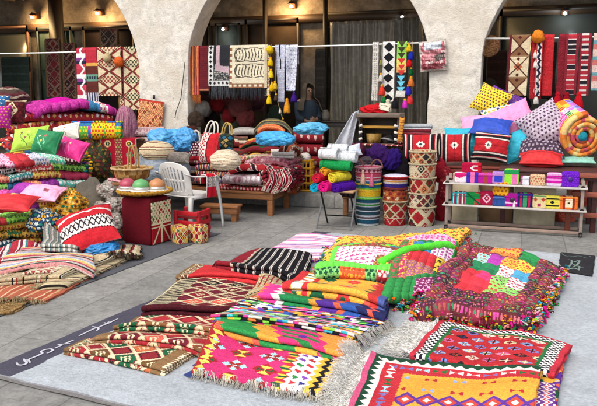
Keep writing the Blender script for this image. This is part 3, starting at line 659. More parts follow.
def p13(a, b, L, W):
    o = full(a, hx('D4106C')); i, u = cell(a, .195, .05); j, v = cell(b, .175, .125); u, v = np.round(u/.011)*.011, np.round(v/.011)*.011; d = np.abs(u)+np.abs(v)*1.1
    al = (i+j) % 2 == 0; o[(d < .08) & al] = hx('A8DCE6'); m = al & ((np.abs(np.abs(u)-.024)+np.abs(np.abs(v)-.018) < .025) | (np.abs(u)+np.abs(v) < .02)); o[m] = hx('A5141E'); o[(d < .012) & al] = K.white
    m = ~al & (d < .088); o[m] = hx('A8101C'); m = ~al & bowtie(v, u, .048, .038); o[m] = hx('EAD24A')
    m = ~al & bowtie(u, v, .045, .012); o[m] = K.dgreen
    x = a-L*.60+.03*tri(b/.07); m = x > 0; o[m] = hx('C81A30'); m2 = (x > 0) & (x < .05); m = m2 & (tri(b/.1) > .35); o[m] = hx('F0C41E'); m = m2 & (tri(b/.1) > .75); o[m] = K.dgreen
    m = x > .06; o[m] = hx('EDE6E2'); jj, vv = cell(b, .075); xx = x-.13; ii, uu = cell(x-.07, .06); m = (x > .07) & (x < .20) & (np.abs(uu)*1.2+np.abs(vv) < .028); o[m] = pick(hsh(ii, jj, 6), [hx('2A2E8A'), hx('B01C2A'), K.green, K.violet, hx('C92030')])[m]
    m = x > .20; o[m] = hx('E8B41C'); m = x > .235; o[m] = K.black; m = x > .27; o[m] = hx('E8B41C'); m = x > .31; o[m] = K.black; m = x > .34; o[m] = hx('DFA51E')
    m = a < .035; o[m] = hx('A8101C'); m = (a < .075) & bowtie(fr(b/.12)*.12-.06, a-.04, .05, .035); o[m] = hx('EAD24A'); return o
packet('tribal_rug', 'frontmost folded red and cream rug with green, orange diamonds and tan right end', 'rug', q4((63, 347), (165, 368), (203, 347), (84, 337), h=.056), 4, .014,
    mix(sadu(hx('8E1522'), CR, [K.dgreen, hx('C8672E'), hx('A8192A'), hx('6B4A22')], .2, .16, 3), (lambda a, b, L, W: a > L-.10, hx('84613A')), (lambda a, b, L, W: (a > L-.025) & (fr(b/.018) < .5), hx('E6D8B4')), (lambda a, b, L, W: (a < .09), sadu(hx('8D6A42'), CR, [K.dgreen, K.dred], .09, .09))), .0055, seed=8, group=NG, droop=.02)
packet('tribal_rug', 'second folded red rug from the front with tan left corner', 'rug', q4((93, 341), (204, 351), (235, 335), (119, 327), h=.075), 4, .015,
    mix(sadu(hx('A81726'), CR, [K.coral, hx('7E4A2A'), K.wine], .17, .18, 2), (lambda a, b, L, W: a < .1, hx('8D6A42')), (lambda a, b, L, W: (a > .1) & (a < .115), CR)), .006, seed=7, group=NG, droop=.02)
packet('tribal_rug', 'third folded red rug from the front, cream zigzags and red fold', 'rug', q4((114, 330), (225, 338), (247, 318), (138, 313), h=.08), 4, .016, sadu(hx('B01424'), CR, [K.dred, hx('8A5A30'), K.dgreen], .2, .2, 7), .006, seed=6, group=NG, droop=.02)
packet('tribal_rug', 'big maroon tribal rug with black and cream diamonds and shaggy front fold', 'rug', q4((142, 306), (270, 307), (290, 282), (181, 277), h=.11), 4, .024, f4, .006, seed=4, group=NG, mat='wool', droop=.02, amp=.008)
packet('red_rug', 'bright red folded rug with cream patterned left end, behind the maroon diamond rug', 'rug', q4((176, 274), (266, 287), (274, 275), (194, 262), h=.09), 4, .021,
    mix(solid(hx('C3121C'), .1), (lambda a, b, L, W: a < .13, sadu(hx('7A3A20'), CR, [K.black, K.brown], .07, .07))), .006, seed=3, group=NG, droop=.01)
packet('patterned_runner', 'narrow cream and brown striped runner folded over the maroon rug', 'rug', q4((244, 297), (286, 286), (293, 272), (262, 278), h=.12), 2, .018,
    mix(stripes([(.014, CR), (.01, K.brown), (.02, hx('C9AE78')), (.008, K.black)], 'b'), (lambda a, b, L, W: (fr(a/.06) < .3) & (np.abs(b-W/2) < W*.2), K.dred)), .006, seed=5, droop=.015)
packet('striped_rug', 'flat white, pink and purple striped rug at the back left of the banner', 'rug', q4((248, 263), (322, 260), (340, 237), (298, 234), h=.03), 2, .014,
    stripes([(.05, hx('E9DCE2')), (.02, K.hot), (.09, hx('EDE3EC')), (.03, K.lav), (.02, K.mag), (.06, hx('DDBFD0')), (.015, K.plum), (.05, hx('E6B6CC')), (.02, K.violet)], 'b', wave=.006), .01, seed=1)
packet('striped_blanket', 'folded black and white striped blanket with dark red fringed end', 'blanket', q4((216, 268), (300, 284), (312, 254), (248, 251), h=.09), 4, .022,
    mix(stripes([(.055, K.black), (.008, hx('CFC8C0')), (.006, K.black), (.008, hx('CFC8C0'))], 'a'), (lambda a, b, L, W: a < .16+.02*np.sin(b*60), K.dred), (lambda a, b, L, W: (a > .15) & (a < .175) & (fr(b/.03) < .6), K.cream)), .006, seed=2, mat='wool', droop=.02, fringe=[('L', .06, 500, [K.dred, K.maroon])])
packet('kilim', 'large magenta kilim with pale blue diamonds and white, yellow, black zigzag end', 'rug', q4((193, 371), (334, 397), (358, 354), (217, 336), h=.05), 2, .025, p13, .0048, seed=15, group=KG, amp=.006, rag=.015, fringe=[('F', .07, 330, [hx('D8D2C4'), hx('BFB9AC'), hx('E6E0D6')]), ('R', .1, 330, [hx('DDD6C8'), hx('C8C0B0')])])
packet('kilim', 'green, yellow and pink folded kilim lying over the back of the large pink one', 'rug', q4((215, 337), (346, 357), (358, 340), (222, 326), h=.09), 4, .021, p12, .0055, blur=7, seed=14, group=KG, droop=.03, amp=.007, fringe=[('R', .1, 250, [hx('DDD6C8'), hx('C8C0B0')])])
packet('folded_shawls', 'stack of thin multicoloured shawls with black, white and violet stepped edges', 'shawl', q4((212, 327), (354, 338), (390, 316), (246, 304), h=.09), 8, .010, f11, .0055, blur=7, seed=13, droop=.02, rag=.03, fringe=[('R', .09, 260, [hx('D9D4CC'), hx('C9C2B8')])])
packet('kilim', 'folded kilim in green, purple and blue blocks with pink and white left end', 'rug', q4((258, 299), (384, 314), (389, 300), (266, 289), h=.13), 4, .024, g10, .006, blur=7, seed=12, group=KG, droop=.03, amp=.006)
packet('kilim', 'yellow kilim with red and green stars, folded thick behind the green purple one', 'rug', q4((283, 293), (384, 303), (393, 282), (302, 272), h=.15), 4, .029, y9, .006, blur=7, seed=11, group=KG, droop=.03, amp=.008)
# ---- front right rugs
WF = [hx('F2F0EC'), hx('E8E5DF'), hx('F6F5F2'), hx('DEDAD2')]
packet('kilim', 'yellow kilim edge with purple and green marks, mostly hidden beneath the red rug', 'rug', q4((500, 408), (556, 410), (566, 350), (515, 335), h=.03), 2, .018, kstar(hx('E4A81A'), [K.purple, K.dgreen, K.coral], .14, .14), .006, seed=16)
packet('kilim', 'white rug with purple and red zigzags peeking out beneath the yellow one', 'rug', q4((505, 412), (555, 410), (554, 388), (512, 382), h=.045), 2, .016, mix(hx('E2DCE0'), (lambda a, b, L, W: tri(a/.06+tri(b/.06)*.5) > .6, hx('6A2A8A')), (lambda a, b, L, W: tri(a/.06+tri(b/.06)*.5) < .2, hx('C81A30'))), .006, seed=17)
def f15(a, b, L, W):
    o = full(a, hx('B60E1E')); i, u = cell(a+.045*((np.floor(b/.1)) % 2), .105); j, v = cell(b, .1, -.015); u, v = np.round(u/.007)*.007, np.round(v/.007)*.007
    d = np.abs(u)*.9+np.abs(v)*1.2; c = pick(hsh(i, j, 3), [hx('2B1A20'), hx('7FA8D8'), hx('C75A9A'), hx('E8D8A0'), hx('D8CFC4'), hx('6A7AC0')]); m = d < .042; o[m] = c[m]
    m = (d < .026); o[m] = pick(hsh(i, j, 8), [hx('B03A2A'), hx('E2B84A'), hx('3A2A6A'), hx('A8192A')])[m]; m = (np.minimum(np.abs(u), np.abs(v)) < .004) & (d < .042); o[m] = pick(hsh(i, j, 5), [K.cream, K.black])[m]
    e = np.minimum(np.minimum(W-b, L-a)*1., a+.0); e = np.where(b > W-.14, np.minimum(e, W-b), e)
    m = e < .115; o[m] = hx('EAE5DF'); mm = m & ((np.floor(a/.021)+np.floor(b/.021)) % 2 == 0) & (e > .03); o[mm] = hx('1D1626')
    m = (e < .118+.012*tri((a+b)/.03)) & (e > .1); o[m] = hx('1E6A36'); m = e < .028+.014*tri((a+b)/.035); o[m] = hx('BE1630'); return o
packet('kilim', 'red kilim with small coloured diamonds and black and white chequered border', 'rug', q4((411, 353), (554, 379), (572, 350), (442, 320), h=.05), 2, .025, f15, .0048, seed=18, amp=.007, fringe=[('L', .22, 1700, WF), ('L', .12, 900, WF)])
def f14(a, b, L, W):
    o = full(a, hx('EBA013')); e = np.minimum(a, W-b)
    i, u = cell(a, .15); j, v = cell(b, .15, .05); u, v = np.round(u/.0075)*.0075, np.round(v/.0075)*.0075
    m = bowtie(u, v, .034, .024); o[m] = pick(hsh(i, j, 7), [K.dgreen, hx('B81A22'), hx('8FA6D0'), hx('B81A22')])[m]
    yy = (W-b); rs = (yy > .46)
    d = np.abs(fr(a/.11)-.5)*.11+np.abs(yy-.55)*.8; m = (d < .07) & rs; o[m] = hx('5A2A92'); m = (d < .045) & rs; o[m] = hx('D03A22'); m = (d < .02) & rs; o[m] = K.white
    m = e < .215+.01*tri((a-b)/.02); o[m] = hx('C3142A'); ea = np.where(W-b < a, a, b); k = np.floor(ea/.09); uu = (fr(ea/.09)-.5)*.09; vv = e-.15; m = bowtie(uu, np.round(vv/.007)*.007, .036, .026) & (e < .2); o[m] = pick(hsh(k, 2), [hx('E8E4E0'), hx('E87A1A'), hx('9CCFE4'), hx('7A6AB0'), hx('1E6A36')])[m]
    m = e < .10; o[m] = hx('E6E1DA'); z = .035*tri(ea/.06); m = e < .045+z; o[m] = hx('12452C'); m = e < .012; o[m] = hx('C3142A'); m = (e == a) & (e < .03); o[m] = hx('D24A7A'); return o
packet('kilim', 'yellow kilim at the bottom edge with green and white zigzag border and bow ties', 'rug', q4((345, 415), (530, 428), (541, 377), (371, 353), h=.065), 2, .028, f14, .0045, seed=19, amp=.006, fringe=[('L', .17, 1500, WF), ('L', .11, 900, WF)])
# ---- loose white fringe lying in the gap between the two kilims
hr = g2(400, 333, .03)
# ================================================================== QUILTS
def puffs(p, q, h, edge=.0):
    def f(a, b, L, W):
        top = 1.*(b > -.01); x = np.abs(np.sin(math.pi*a/p))**.6; y = np.abs(np.sin(math.pi*(b if q else a)/(q or 1)))**.6 if q else 1.
        return h*(x*y-.3)*1.0
    return f
def quilt_pat(inner, bw, bpat, p=None):
    def f(a, b, L, W):
        o = inner(a, b, L, W); e = np.minimum(np.minimum(a, L-a), np.minimum(np.abs(b), W-b)); e = np.where(b < 0, 0, e); m = e < bw; o[m] = bpat(a, b, L, W)[m]; return o
    return f
def tufts(corner_pts, root, dens, seed, cols, rr=.015, lab=None):
    rng = random.Random(seed); mb = MB(); k = 0
    for (p, q) in corner_pts:
        p, q = np.array(p), np.array(q); n = int(np.linalg.norm(q-p)*dens)
        for i in range(n):
            t = (i+rng.random())/n; c = p*(1-t)+q*t; c = c+np.array([rng.gauss(0, .018), rng.gauss(0, .018)]); z = .014+.115*rng.random()**1.3; r = rr*rng.uniform(.6, 1.25); col = cols[rng.randrange(len(cols))]; k += 1
            if rng.random() < .86: # little cloth rosette: petals round a ball
                for s in range(5):
                    a_ = s*1.2566+rng.random(); mb.ball((c[0]+r*.8*math.cos(a_), c[1]+r*.6*math.sin(a_), z+r*.7*math.sin(a_*1.7)), r*.62, col, 6, 4, sq=(1, 1, .6), jit=.35, seed=k)
                mb.ball((c[0], c[1]-.004, z+.004), r*.45, cols[rng.randrange(len(cols))], 6, 4)
            else:
                pts = [(c[0], c[1], z)]; d = np.array([rng.gauss(0, 1), rng.gauss(-.6, .6), rng.gauss(-.5, .5)]); d /= np.linalg.norm(d)
                for s in range(3): pts.append(tuple(np.array(pts[-1])+d*r*.85)); d = d+np.array([rng.gauss(0, .4), rng.gauss(0, .4), -.3])
                pts = [(x, y, max(.006, zz)) for x, y, zz in pts]; mb.tube(pts, [r*.35, r*.5, r*.55, r*.3], col, 6)
    return mb.obj('trim', 'wool', root)
def quilt(name, label, corners, t, pat, disp, tr=None, seed=0, cols=None, layers=2, droop=.05, group=None, amp=.012, dens=90, rr=.015):
    FL, FR, BR, BL = corners; rt = thing(name, label, 'quilt', (*((FL+FR+BR+BL)/4), max(0, hz(*((FL+FR+BR+BL)/4)))), 0, group)
    packet(name, label, 'quilt', corners, layers, t, pat, .0055, disp, amp, seed, mat='print', parent=rt, droop=droop, th=.6)
    if tr:
        ce = (FL+FR+BR+BL)/4; FL, FR, BR, BL = [c_+(c_-ce)/np.linalg.norm(c_-ce)*.075 for c_ in (FL, FR, BR, BL)]; E = {'F': (FL, FR), 'R': (FR, BR), 'B': (BR, BL), 'L': (BL, FL)}; tufts([E[s] for s in tr], rt, dens, seed, cols, rr)
    return rt
TC = [K.lime, K.hot, K.yel, K.aqua, K.white, K.org, K.dred, K.mag, K.pink, K.teal, K.wine, K.green, K.gold, K.salmon]
und = kpatch([(hx('7FD87A'), K.dgreen, .03), (hx('2A8A92'), K.yel, .03), (hx('D8561F'), K.yel, .025), (hx('C0182A'), K.white, .03), (hx('3D6FBF'), K.white, .03)], .13, .2, 4)
quilt('quilt', 'lower patchwork quilt with pale green printed corner, under the yellow and lime one', q4((316, 277), (392, 280), (398, 258), (330, 252), h=.07), .04, und, puffs(.12, .12, .012), 'FL', 31, TC, dens=50)
def q19(a, b, L, W):
    o = kpatch([(hx('7A5038'), K.red, .022), (hx('E8C9D8'), hx('C2387A'), .03), (hx('8A4A3A'), K.gold, .02), (hx('EFE2EA'), hx('B03A7A'), .03)], .19, .3, 2)(a, b, L, W)
    yl = dots(hx('F2B41E'), [hx('B5202A'), hx('C8321E'), hx('3A6A2A')], .036, .30, 3)(a, b, L, W)
    m = (b > W*.52) | (a < .07); o[m] = yl[m]; lm = (np.abs(b-W*.47+.05*np.sin(a*5)) < .028) & (a > .05) | (b < .085) & (b > -.045) | ((a > .06) & (a < .12) & (b < W*.5)); o[lm] = hx('5FD83A'); m = b < -.045; o[m] = und(a, b, L, W)[m]; m = (b > W*.43) & (b < W*.47) & ~lm; o[m] = pick(hsh(np.floor(a/.05)), [K.teal, K.gold, hx('3A6A9A'), K.wine])[np.where(m)] if m.any() else o[m]; return o
quilt('quilt', 'yellow floral quilt with bright lime green border heaped at the back of the banner', q4((318, 272), (425, 268), (472, 227), (340, 237), h=.20), .09, q19, puffs(.06, .06, .018), 'BL', 32, TC, droop=.03, amp=.035, dens=60)
def q18(a, b, L, W):
    x, y = a/L, b/W; o = full(a, hx('1F7A3A'))
    def reg(x0, x1, y0, y1, base, spot=None, p=.03):
        m = (x >= x0) & (x < x1) & (y >= y0) & (y < y1); c = dots(base, [spot], p, .3, 1)(a, b, L, W) if spot is not None else full(a, base); o[m] = c[m]
    reg(0, .12, 0, 1, hx('3A7A3A'), hx('C03A4A'), .03); reg(.12, .3, .18, .55, hx('B81E5A'), K.yel, .03); reg(.12, .3, .55, .9, hx('E0A81E'), K.red, .035); reg(.22, .75, .2, .35, hx('A8587A'), K.gold, .02); reg(.22, .72, .35, .62, hx('CE1026')); reg(.22, .6, .62, .85, hx('2480B8')); reg(.6, .95, .6, 1, hx('E6D4DC'), hx('A83A8A'), .035); reg(.72, .95, .3, .6, hx('F0C41E'), hx('2A2A2A'), .045); reg(0, 1, .88, 1, hx('C8A8B8'), K.mag, .03); reg(.93, 1, .3, 1, hx('1E9A42')); reg(.0, .5, -.06, .16, hx('1E8A3E')); reg(.5, .95, -.06, .16, hx('7A1A5A'), K.pink, .03); reg(0, 1, -2, -.06, hx('2A2A2E'), K.gold, .05); return o
quilt('quilt', 'patchwork quilt with green border and red, blue and yellow patches, in the middle', q4((384, 288), (440, 279), (458, 245), (404, 246), h=.19), .06, q18, puffs(0.075, 0.075, .02), 'FLR', 33, TC, droop=.05, dens=110, amp=.03, rr=.016)
pa, pb = G(330, 262, .24), G(380, 261, .25); pc = G(463, 231, .33); kk = np.linspace(0, 1, 30)[:, None]; Pr = np.concatenate([pb*(1-kk)+pc*kk])
Pr[:, 2] = [hz(x, y) for x, y in Pr[:, :2]]
for _ in range(12): Pr[1:-1] = (Pr[:-2]+2*Pr[1:-1]+Pr[2:])/4
Pr[:, 2] += .03; mb = MB(); nr_ = 14; mb.tube(Pr, .034+.004*np.sin(np.arange(30)*1.7), hx('58D838'), nr_); cc_ = mb.C[0].copy(); cc_[25*nr_:29*nr_] = hx('DD661E'); mb.C[0] = cc_
tag(mb.obj('cloth_roll', 'print'), 'lime green padded edging roll lying between the yellow and middle quilts', 'cloth')
def q17(a, b, L, W):
    x, y = a/L, b/W; sg_ = pick(hsh(np.floor(a/.13), np.floor(b/.13), 5), [hx('6E1224'), hx('4E1028'), hx('7A164E'), hx('5A1420'), hx('8A1838'), hx('3E1A2E')]); o = dots(hx('6E1224'), [hx('9A4A3A'), hx('C05A6A'), hx('4A6A4A'), hx('B8892A'), hx('C02A8A'), hx('2A8A5A')], .026, .30, 6)(a, b, L, W); m0 = (np.abs(o-hx('6E1224')).sum(-1) < 1e-6); o[m0] = sg_[m0]
    i = np.floor((x-.2)/.15); j = np.floor((y-.2)/.15); m = (x > .2) & (x < .8) & (y > .2) & (y < .8)
    T = [[hx('D0122A'), hx('CE1430'), hx('86D85A'), hx('86D85A')], [hx('D0122A'), hx('D81C6A'), hx('86D85A'), hx('E2D6DC')], [hx('127A4A'), hx('127A4A'), hx('E6DCE0'), hx('3A9AC0')], [hx('8FD8C8'), hx('A81EA0'), hx('F0A81E'), hx('F2C81E')]]
    S = [[0, 0, 1, 1], [0, 0, 1, 1], [0, 0, 1, 0], [1, 0, 1, 1]]; cs = np.array(T)[np.clip(j, 0, 3).astype(int), np.clip(i, 0, 3).astype(int)]; sp = np.array(S)[np.clip(j, 0, 3).astype(int), np.clip(i, 0, 3).astype(int)] > 0; o[m] = cs[m]
    d = dots(K.white, [K.red], .035, .3, 2)(a, b, L, W); mm = m & sp & (d[..., 1] < .3); o[mm] = pick(hsh(i, j, 2), [hx('B01A2A'), hx('7A1A5A'), hx('C0241E')])[mm]
    m = (y > .82) & (x > .3) & (x < .6); o[m] = dots(hx('E8961E'), [K.red], .03, .3)(a, b, L, W)[m]; m = (y > .78) & (x > .62) & (x < .8); o[m] = hx('12803E'); return o
def d17(a, b, L, W):
    e = np.minimum(np.minimum(a, L-a), np.minimum(np.abs(b), W-b)); ins = (e > .2*min(L, W)); g = np.abs(np.sin(math.pi*a/(L*.15)))**.5*np.abs(np.sin(math.pi*b/(W*.15)))**.5; ed = np.abs(np.sin(math.pi*e/(.1*min(L, W)+.0)))**.7
    return np.where(ins, .036*g, .052*ed*(.75+.25*np.abs(np.sin(np.where(np.minimum(a, L-a) < np.minimum(np.abs(b), W-b), b, a)*22))))-.008
quilt('quilt', 'big maroon edged patchwork quilt with pompom trimmed sides at the right of the banner', q4((420, 301), (530, 309), (560, 262), (470, 241), h=.17), .075, q17, d17, 'FRLB', 34, TC, droop=.04, amp=.03, dens=230, rr=.0155)
# black sign
sg = q4((558, 272), (592, 277), (595, 257), (561, 253), h=.01); bt = packet('black_bag', 'flat black printed shop bag with pale lettering on the right of the banner', 'bag', sg, 2, .006, solid(hx('1B1A22')), .02, mat='print', seed=40, amp=.001)
mb = MB(); WL = hx('6E8078')
zb = lambda L: [(550+x/10.15, 240+y/10.15) for x, y in L]
ribbon(mb, zb([(120, 150), (135, 172), (160, 180), (190, 182)]), .009, WL, .006); ribbon(mb, zb([(190, 178), (230, 185), (290, 178), (330, 190), (375, 205)]), .009, WL, .006); ribbon(mb, zb([(400, 185), (412, 195)]), .010, WL, .006)
ribbon(mb, zb([(185, 215), (225, 225), (215, 260), (180, 300), (175, 325)]), .02, WL, .006); ribbon(mb, zb([(235, 245), (300, 222), (285, 260), (230, 295)]), .02, WL, .007); ribbon(mb, zb([(210, 250), (250, 275), (300, 285), (290, 325)]), .02, WL, .008); ribbon(mb, zb([(180, 318), (240, 300), (290, 320)]), .03, WL, .005); ribbon(mb, zb([(310, 298), (340, 296)]), .009, WL, .006)
mb.obj('lettering', 'print', bt)
# ================================================================== LEFT STALL
def d2(px, d): return D(px, 203, d)[:2]
def back(FL, FR, w, k=1.):
    e = (FR-FL)/np.linalg.norm(FR-FL); n = np.array([-e[1], e[0]]); return FR+n*w*k, FL+n*w
def stackq(FL, FR, w, items, t, seed, group, cat='quilt', jit=.05, base='quilt', z=0.):
    rng = random.Random(seed)
    for k, (lab, pat, dis) in enumerate(items):
        a, b = rng.uniform(-jit, jit), rng.uniform(-jit, jit); e = (FR-FL)/np.linalg.norm(FR-FL); n = np.array([-e[1], e[0]]); o = n*rng.uniform(-.03, .03)
        p, q = FL+e*a+o, FR+e*b+o; br, bl = back(p, q, w+rng.uniform(-.04, .04)); tt = t*rng.uniform(.85, 1.15)
        packet(base, lab, cat, [p, q, br, bl], 2, tt, pat, .007, dis, .02, seed+k, group, 'print', .6, rag=.05, droop=.03, z0=z, nf=1.9); z += 2*tt*.97
def sp(base, spot, p=.035, r=.32, s=0): return dots(hx(base), [hx(spot)], p, r, s)
def segs(*parts, amp=.02):
    """pieces of printed cloth side by side along the width: (fraction, pattern or colour)"""
    def f(a, b, L, W):
        x = a/L+amp*np.sin(b*9)/max(L, .1); o = full(a, K.red); acc = 0
        for w_, c in parts:
            m = (x >= acc) & ((x < acc+w_) if acc+w_ < .999 else True)
            o[m] = c(a, b, L, W)[m] if callable(c) else c
            acc += w_
        return o
    return f
pf = lambda p=.09, h=.016: puffs(p, p, h)
def board(name, lab, c, size, rz, cat='bench', legs=True, col=hx('8A5A32'), group=None, leg=.06):
    t = thing(name, lab, cat, (c[0], c[1], c[2]-size[2]), rz, group); x, y, h = size; cr, s_ = math.cos(rz), math.sin(rz)
    def W_(px, py): return (c[0]+px*cr-py*s_, c[1]+px*s_+py*cr)
    m = MB(); nb = max(2, int(y/.14)); bw = y/nb
    for k in range(nb): m.box((*W_(0, -y/2+bw*(k+.5)), c[2]-.015), (x, bw-.006, .03), col*(1+.12*(hsh(k, 3)-.5)), rz)
    o = bev(m.obj('tabletop', 'wood', t, smooth=False), .004); m = MB()
    for sy in (-1, 1): m.box((*W_(0, sy*(y/2-.03)), c[2]-.07), (x-.04, .025, .075), col*.9, rz)
    for sx in (-1, 1): m.box((*W_(sx*(x/2-.03), 0), c[2]-.0705), (.025, y-.09, .074), col*.9, rz)
    bev(m.obj('apron', 'wood', t, smooth=False), .004)
    for sx in (-1, 1):
        for sy in (-1, 1):
            m = MB(); m.box((*W_(sx*(x/2-.065), sy*(y/2-.065)), c[2]-h+(h-.031)/2), (leg, leg, h-.031), col*.95, rz); bev(m.obj('leg', 'wood', t, smooth=False), .004)
    if legs:
        i = np.linspace(-x/2, x/2, 60); j = np.linspace(-y/2, y/2, 60); I, J = np.meshgrid(i, j); hput(np.stack([c[0]+I*cr-J*s_, c[1]+I*s_+J*cr, np.full_like(I, c[2])], -1))
    return t
GS = 'printed quilts piled on the left stall'
# platform under the rear pile (hidden by the goods)
FLc, FRc = d2(12, 9.0), d2(117, 9.6); BRc, BLc = back(FLc, FRc, .85); cc = (FLc+FRc+BRc+BLc)/4; ang = math.atan2(*(FRc-FLc)[::-1])
board('wooden_bench', 'wooden trestle bench carrying the rear pile of red and magenta quilts', (cc[0], cc[1], .72), (1.75, .9, .72), ang)
rr = lambda a, b, s: dots(hx('B3121E'), [hx('E9C05A'), K.white, hx('D8301E'), hx('2A2A4A')], a, b, s)
stackq(FLc, FRc, .85, [
    ('teal quilt with yellow and red squares, at the bottom of the rear left pile', kpatch([(hx('1F5FA8'), K.green, .05), (hx('F0B51C'), K.red, .04), (hx('2A8A4A'), K.white, .05), (hx('2460A8'), K.green, .05)], .12, .2, 3), pf()),
    ('blue and yellow patch quilt under the red quilts of the rear pile', kpatch([(hx('2F78B8'), K.green, .05), (hx('F2BE20'), K.red, .045), (hx('2878B0'), K.dgreen, .04), (hx('7FC23A'), K.yel, .04)], .14, .3, 5), pf(.14, .02)),
    ('red quilt with orange and white scribble print, third up in the rear pile', rr(.045, .3, 1), pf(.12)),
    ('scarlet quilt with yellow flecks lying mid height in the rear pile', rr(.06, .26, 4), pf(.1)),
    ('red quilt with cream wavy flecks just below the magenta one', dots(hx('BE1420'), [hx('EAD9B0'), hx('E8A43A'), hx('6A1020')], .05, .33, 7), pf(.11)),
    ('crimson quilt with white streaks directly under the magenta quilt', dots(hx('A81024'), [K.white, hx('F0B860')], .07, .22, 9), pf(.13))], .056, 50, GS, z=.72)
packet('quilt', 'magenta fluffy quilt with blue and white end, topping the rear left pile', 'quilt', [FLc+[.38, .02], FRc+[.03, 0], BRc-[.05, .1], BLc+[.35, -.1]], 2, .06, segs((.66, dots(hx('C8129A'), [hx('D838B0'), hx('A80E84')], .02, .3)), (.13, hx('2E7FB0')), (.1, sp('E9E2D6', 'C23A6A')), (.11, hx('C0148E'))), 0.009, pf(.12, .03), .035, 61, GS, 'wool', .6, droop=.05, z0=1.385)
blob('quilt_heap', 'magenta heap of soft cloth rising on top of the rear left pile', 'cloth', D(61, 106, 9.6), .30, .26, .12, hx('C8129A'), 'wool', 3, .12, group=None, n=60, sharp=.4)
# patterned bundle, dark cushion at far left of the rear pile
cushion('cushion', 'dark red cushion with cream diamond, left end of the rear pile', 'cushion', D(15, 112, 8.75), .28, .30, .14, 10, 18, 0, mix(sp('4A0E16', '6A1420', .05), (lambda a, b, L, W: np.abs(a-L/2)*1.3+np.abs(b-W/2) < .115, CR), (lambda a, b, L, W: (np.abs(a-L/2)*1.3+np.abs(b-W/2) < .095) & ((np.floor(a/.035)+np.floor(b/.035)) % 2 == 0), hx('7A3A2A')), (lambda a, b, L, W: b < .03, CR)), seed=2)
cushion('cushion', 'magenta cushion with small gold specks at the far left edge', 'cushion', D(1, 117, 8.6), .26, .30, .14, 20, 12, 0, sp('B0128E', 'D8A83A', .04, .2), seed=3)
cushion('cushion', 'blue cushion at the far left edge above the magenta speckled one', 'cushion', D(0, 104, 8.9), .25, .22, .12, 20, 15, 0, sp('2F6FA8', 'E0D8C8', .05, .2), seed=4)
packet('rug', 'dark red and brown folded rug at the back left under the hanging pole', 'rug', [d2(-14, 9.5), d2(36, 9.6), d2(36, 10.1), d2(-14, 10.)], 4, .03, sadu(hx('5A1A20'), CR, [K.black, hx('8A7A6A')], .16, .14), .012, seed=63, z0=1.28, group=None)
blob('cloth_bundle', 'brown and grey tied cloth bundle behind the dark red cushion', 'bundle', D(8, 97, 9.4), .26, .2, .12, hx('6A4A40'), 'cloth', 6, .15, pat=stripes([(.04, hx('5A2A2E')), (.03, hx('9A8A7A')), (.05, hx('4A3A34'))], 'b', wave=.02))
packet('rug', 'maroon folded rug with gold zigzags beside the magenta heap', 'rug', [d2(22, 9.35), d2(50, 9.45), d2(52, 9.9), d2(22, 9.8)], 4, .028, dots(hx('8A1220'), [CR, hx('D89A3A')], .05, .25, 3), .012, seed=64, z0=1.33)
# front tall pile
FLb_, FRb_ = d2(-22, 7.75), d2(88, 8.35); GB = 'printed quilts in the tall pile at the left front'
stackq(FLb_, FRb_, .8, [
    ('dark quilt at the very bottom of the tall left pile', sp('3A4A2A', 'D8A83A', .05), pf()),
    ('brown and gold quilt second from the bottom of the tall left pile', dots(hx('8A5A1E'), [hx('E8B83A'), K.dgreen, K.red], .05, .34), pf()),
    ('green and orange printed quilt in the lower half of the tall left pile', kpatch([(hx('1E7A3A'), K.yel, .04), (hx('D8641E'), K.yel, .04), (hx('22407A'), K.white, .04), (hx('6ABF3A'), K.dgreen, .04)], .16, .3, 9), pf()),
    ('red quilt with violet stripe, fourth from the top of the tall left pile', segs((.3, hx('A8121E')), (.25, hx('8A1A8E')), (.45, sp('E2B82A', 'A81E2A'))), pf()),
    ('bright green quilt with dark green and navy ends in the tall left pile', segs((.24, hx('0E6A34')), (.36, hx('52C832')), (.24, sp('1E3E8A', '2E8A8A', .05)), (.16, sp('7AC83A', '1E6A3A'))), pf(.16, .014)),
    ('orange and magenta quilt, third from the top of the tall left pile', segs((.2, sp('E86A1E', 'C03A1E')), (.22, sp('D01E8E', 'E858B0', .05)), (.16, sp('E8641E', 'C8321E')), (.2, sp('B0141E', 'E8C03A', .05)), (.22, kpatch([(hx('1E8A3E'), K.yel, .04), (hx('E8B81E'), K.red, .04), (hx('22222E'), K.white, .05)], .09, .2))), pf(.1)),
    ('mint, blue and purple quilt, second from the top of the tall left pile', segs((.12, sp('3AAFA0', '1E6A6A')), (.16, sp('8FD85A', '2A8A3A')), (.14, sp('2480A8', '1E507A', .05)), (.16, sp('E89A6A', 'C8503A')), (.16, sp('9A1AA0', '7A1280', .05)), (.26, sp('5AC8B8', 'E8E2D6', .04))), pf(.1)),
    ('salmon and teal flecked quilt squeezed beneath the pink floral top quilt', segs((.3, sp('D88A6A', 'A83A2E', .03)), (.2, sp('2A8A8A', 'D8E0D0', .03)), (.25, sp('E0C04A', 'A8402A', .03)), (.25, hx('B01E4A'))), pf(.09)),
    ('white and black speckled quilt with lime end near the top of the tall pile', segs((.35, sp('D8D0C8', '2A2A3A', .028)), (.3, sp('C8283A', 'E8D8C0', .03)), (.35, sp('8FD04A', '2A6A2A', .03))), pf(.09)),
    ('pink and white floral quilt with red middle, top of the tall left pile', segs((.14, sp('3A2A2E', 'C0A8A0', .04)), (.2, sp('E8B8D0', 'C83A7A', .03)), (.2, hx('C8182A')), (.14, sp('EDE6EA', '6A8AC0', .03)), (.16, sp('3ABF9A', 'E8E8E0', .03)), (.16, sp('4A1A22', 'E0C8C0', .04))), pf(.1))], .0445, 80, GB, jit=.07)
e_ = (FRb_-FLb_)/np.linalg.norm(FRb_-FLb_)
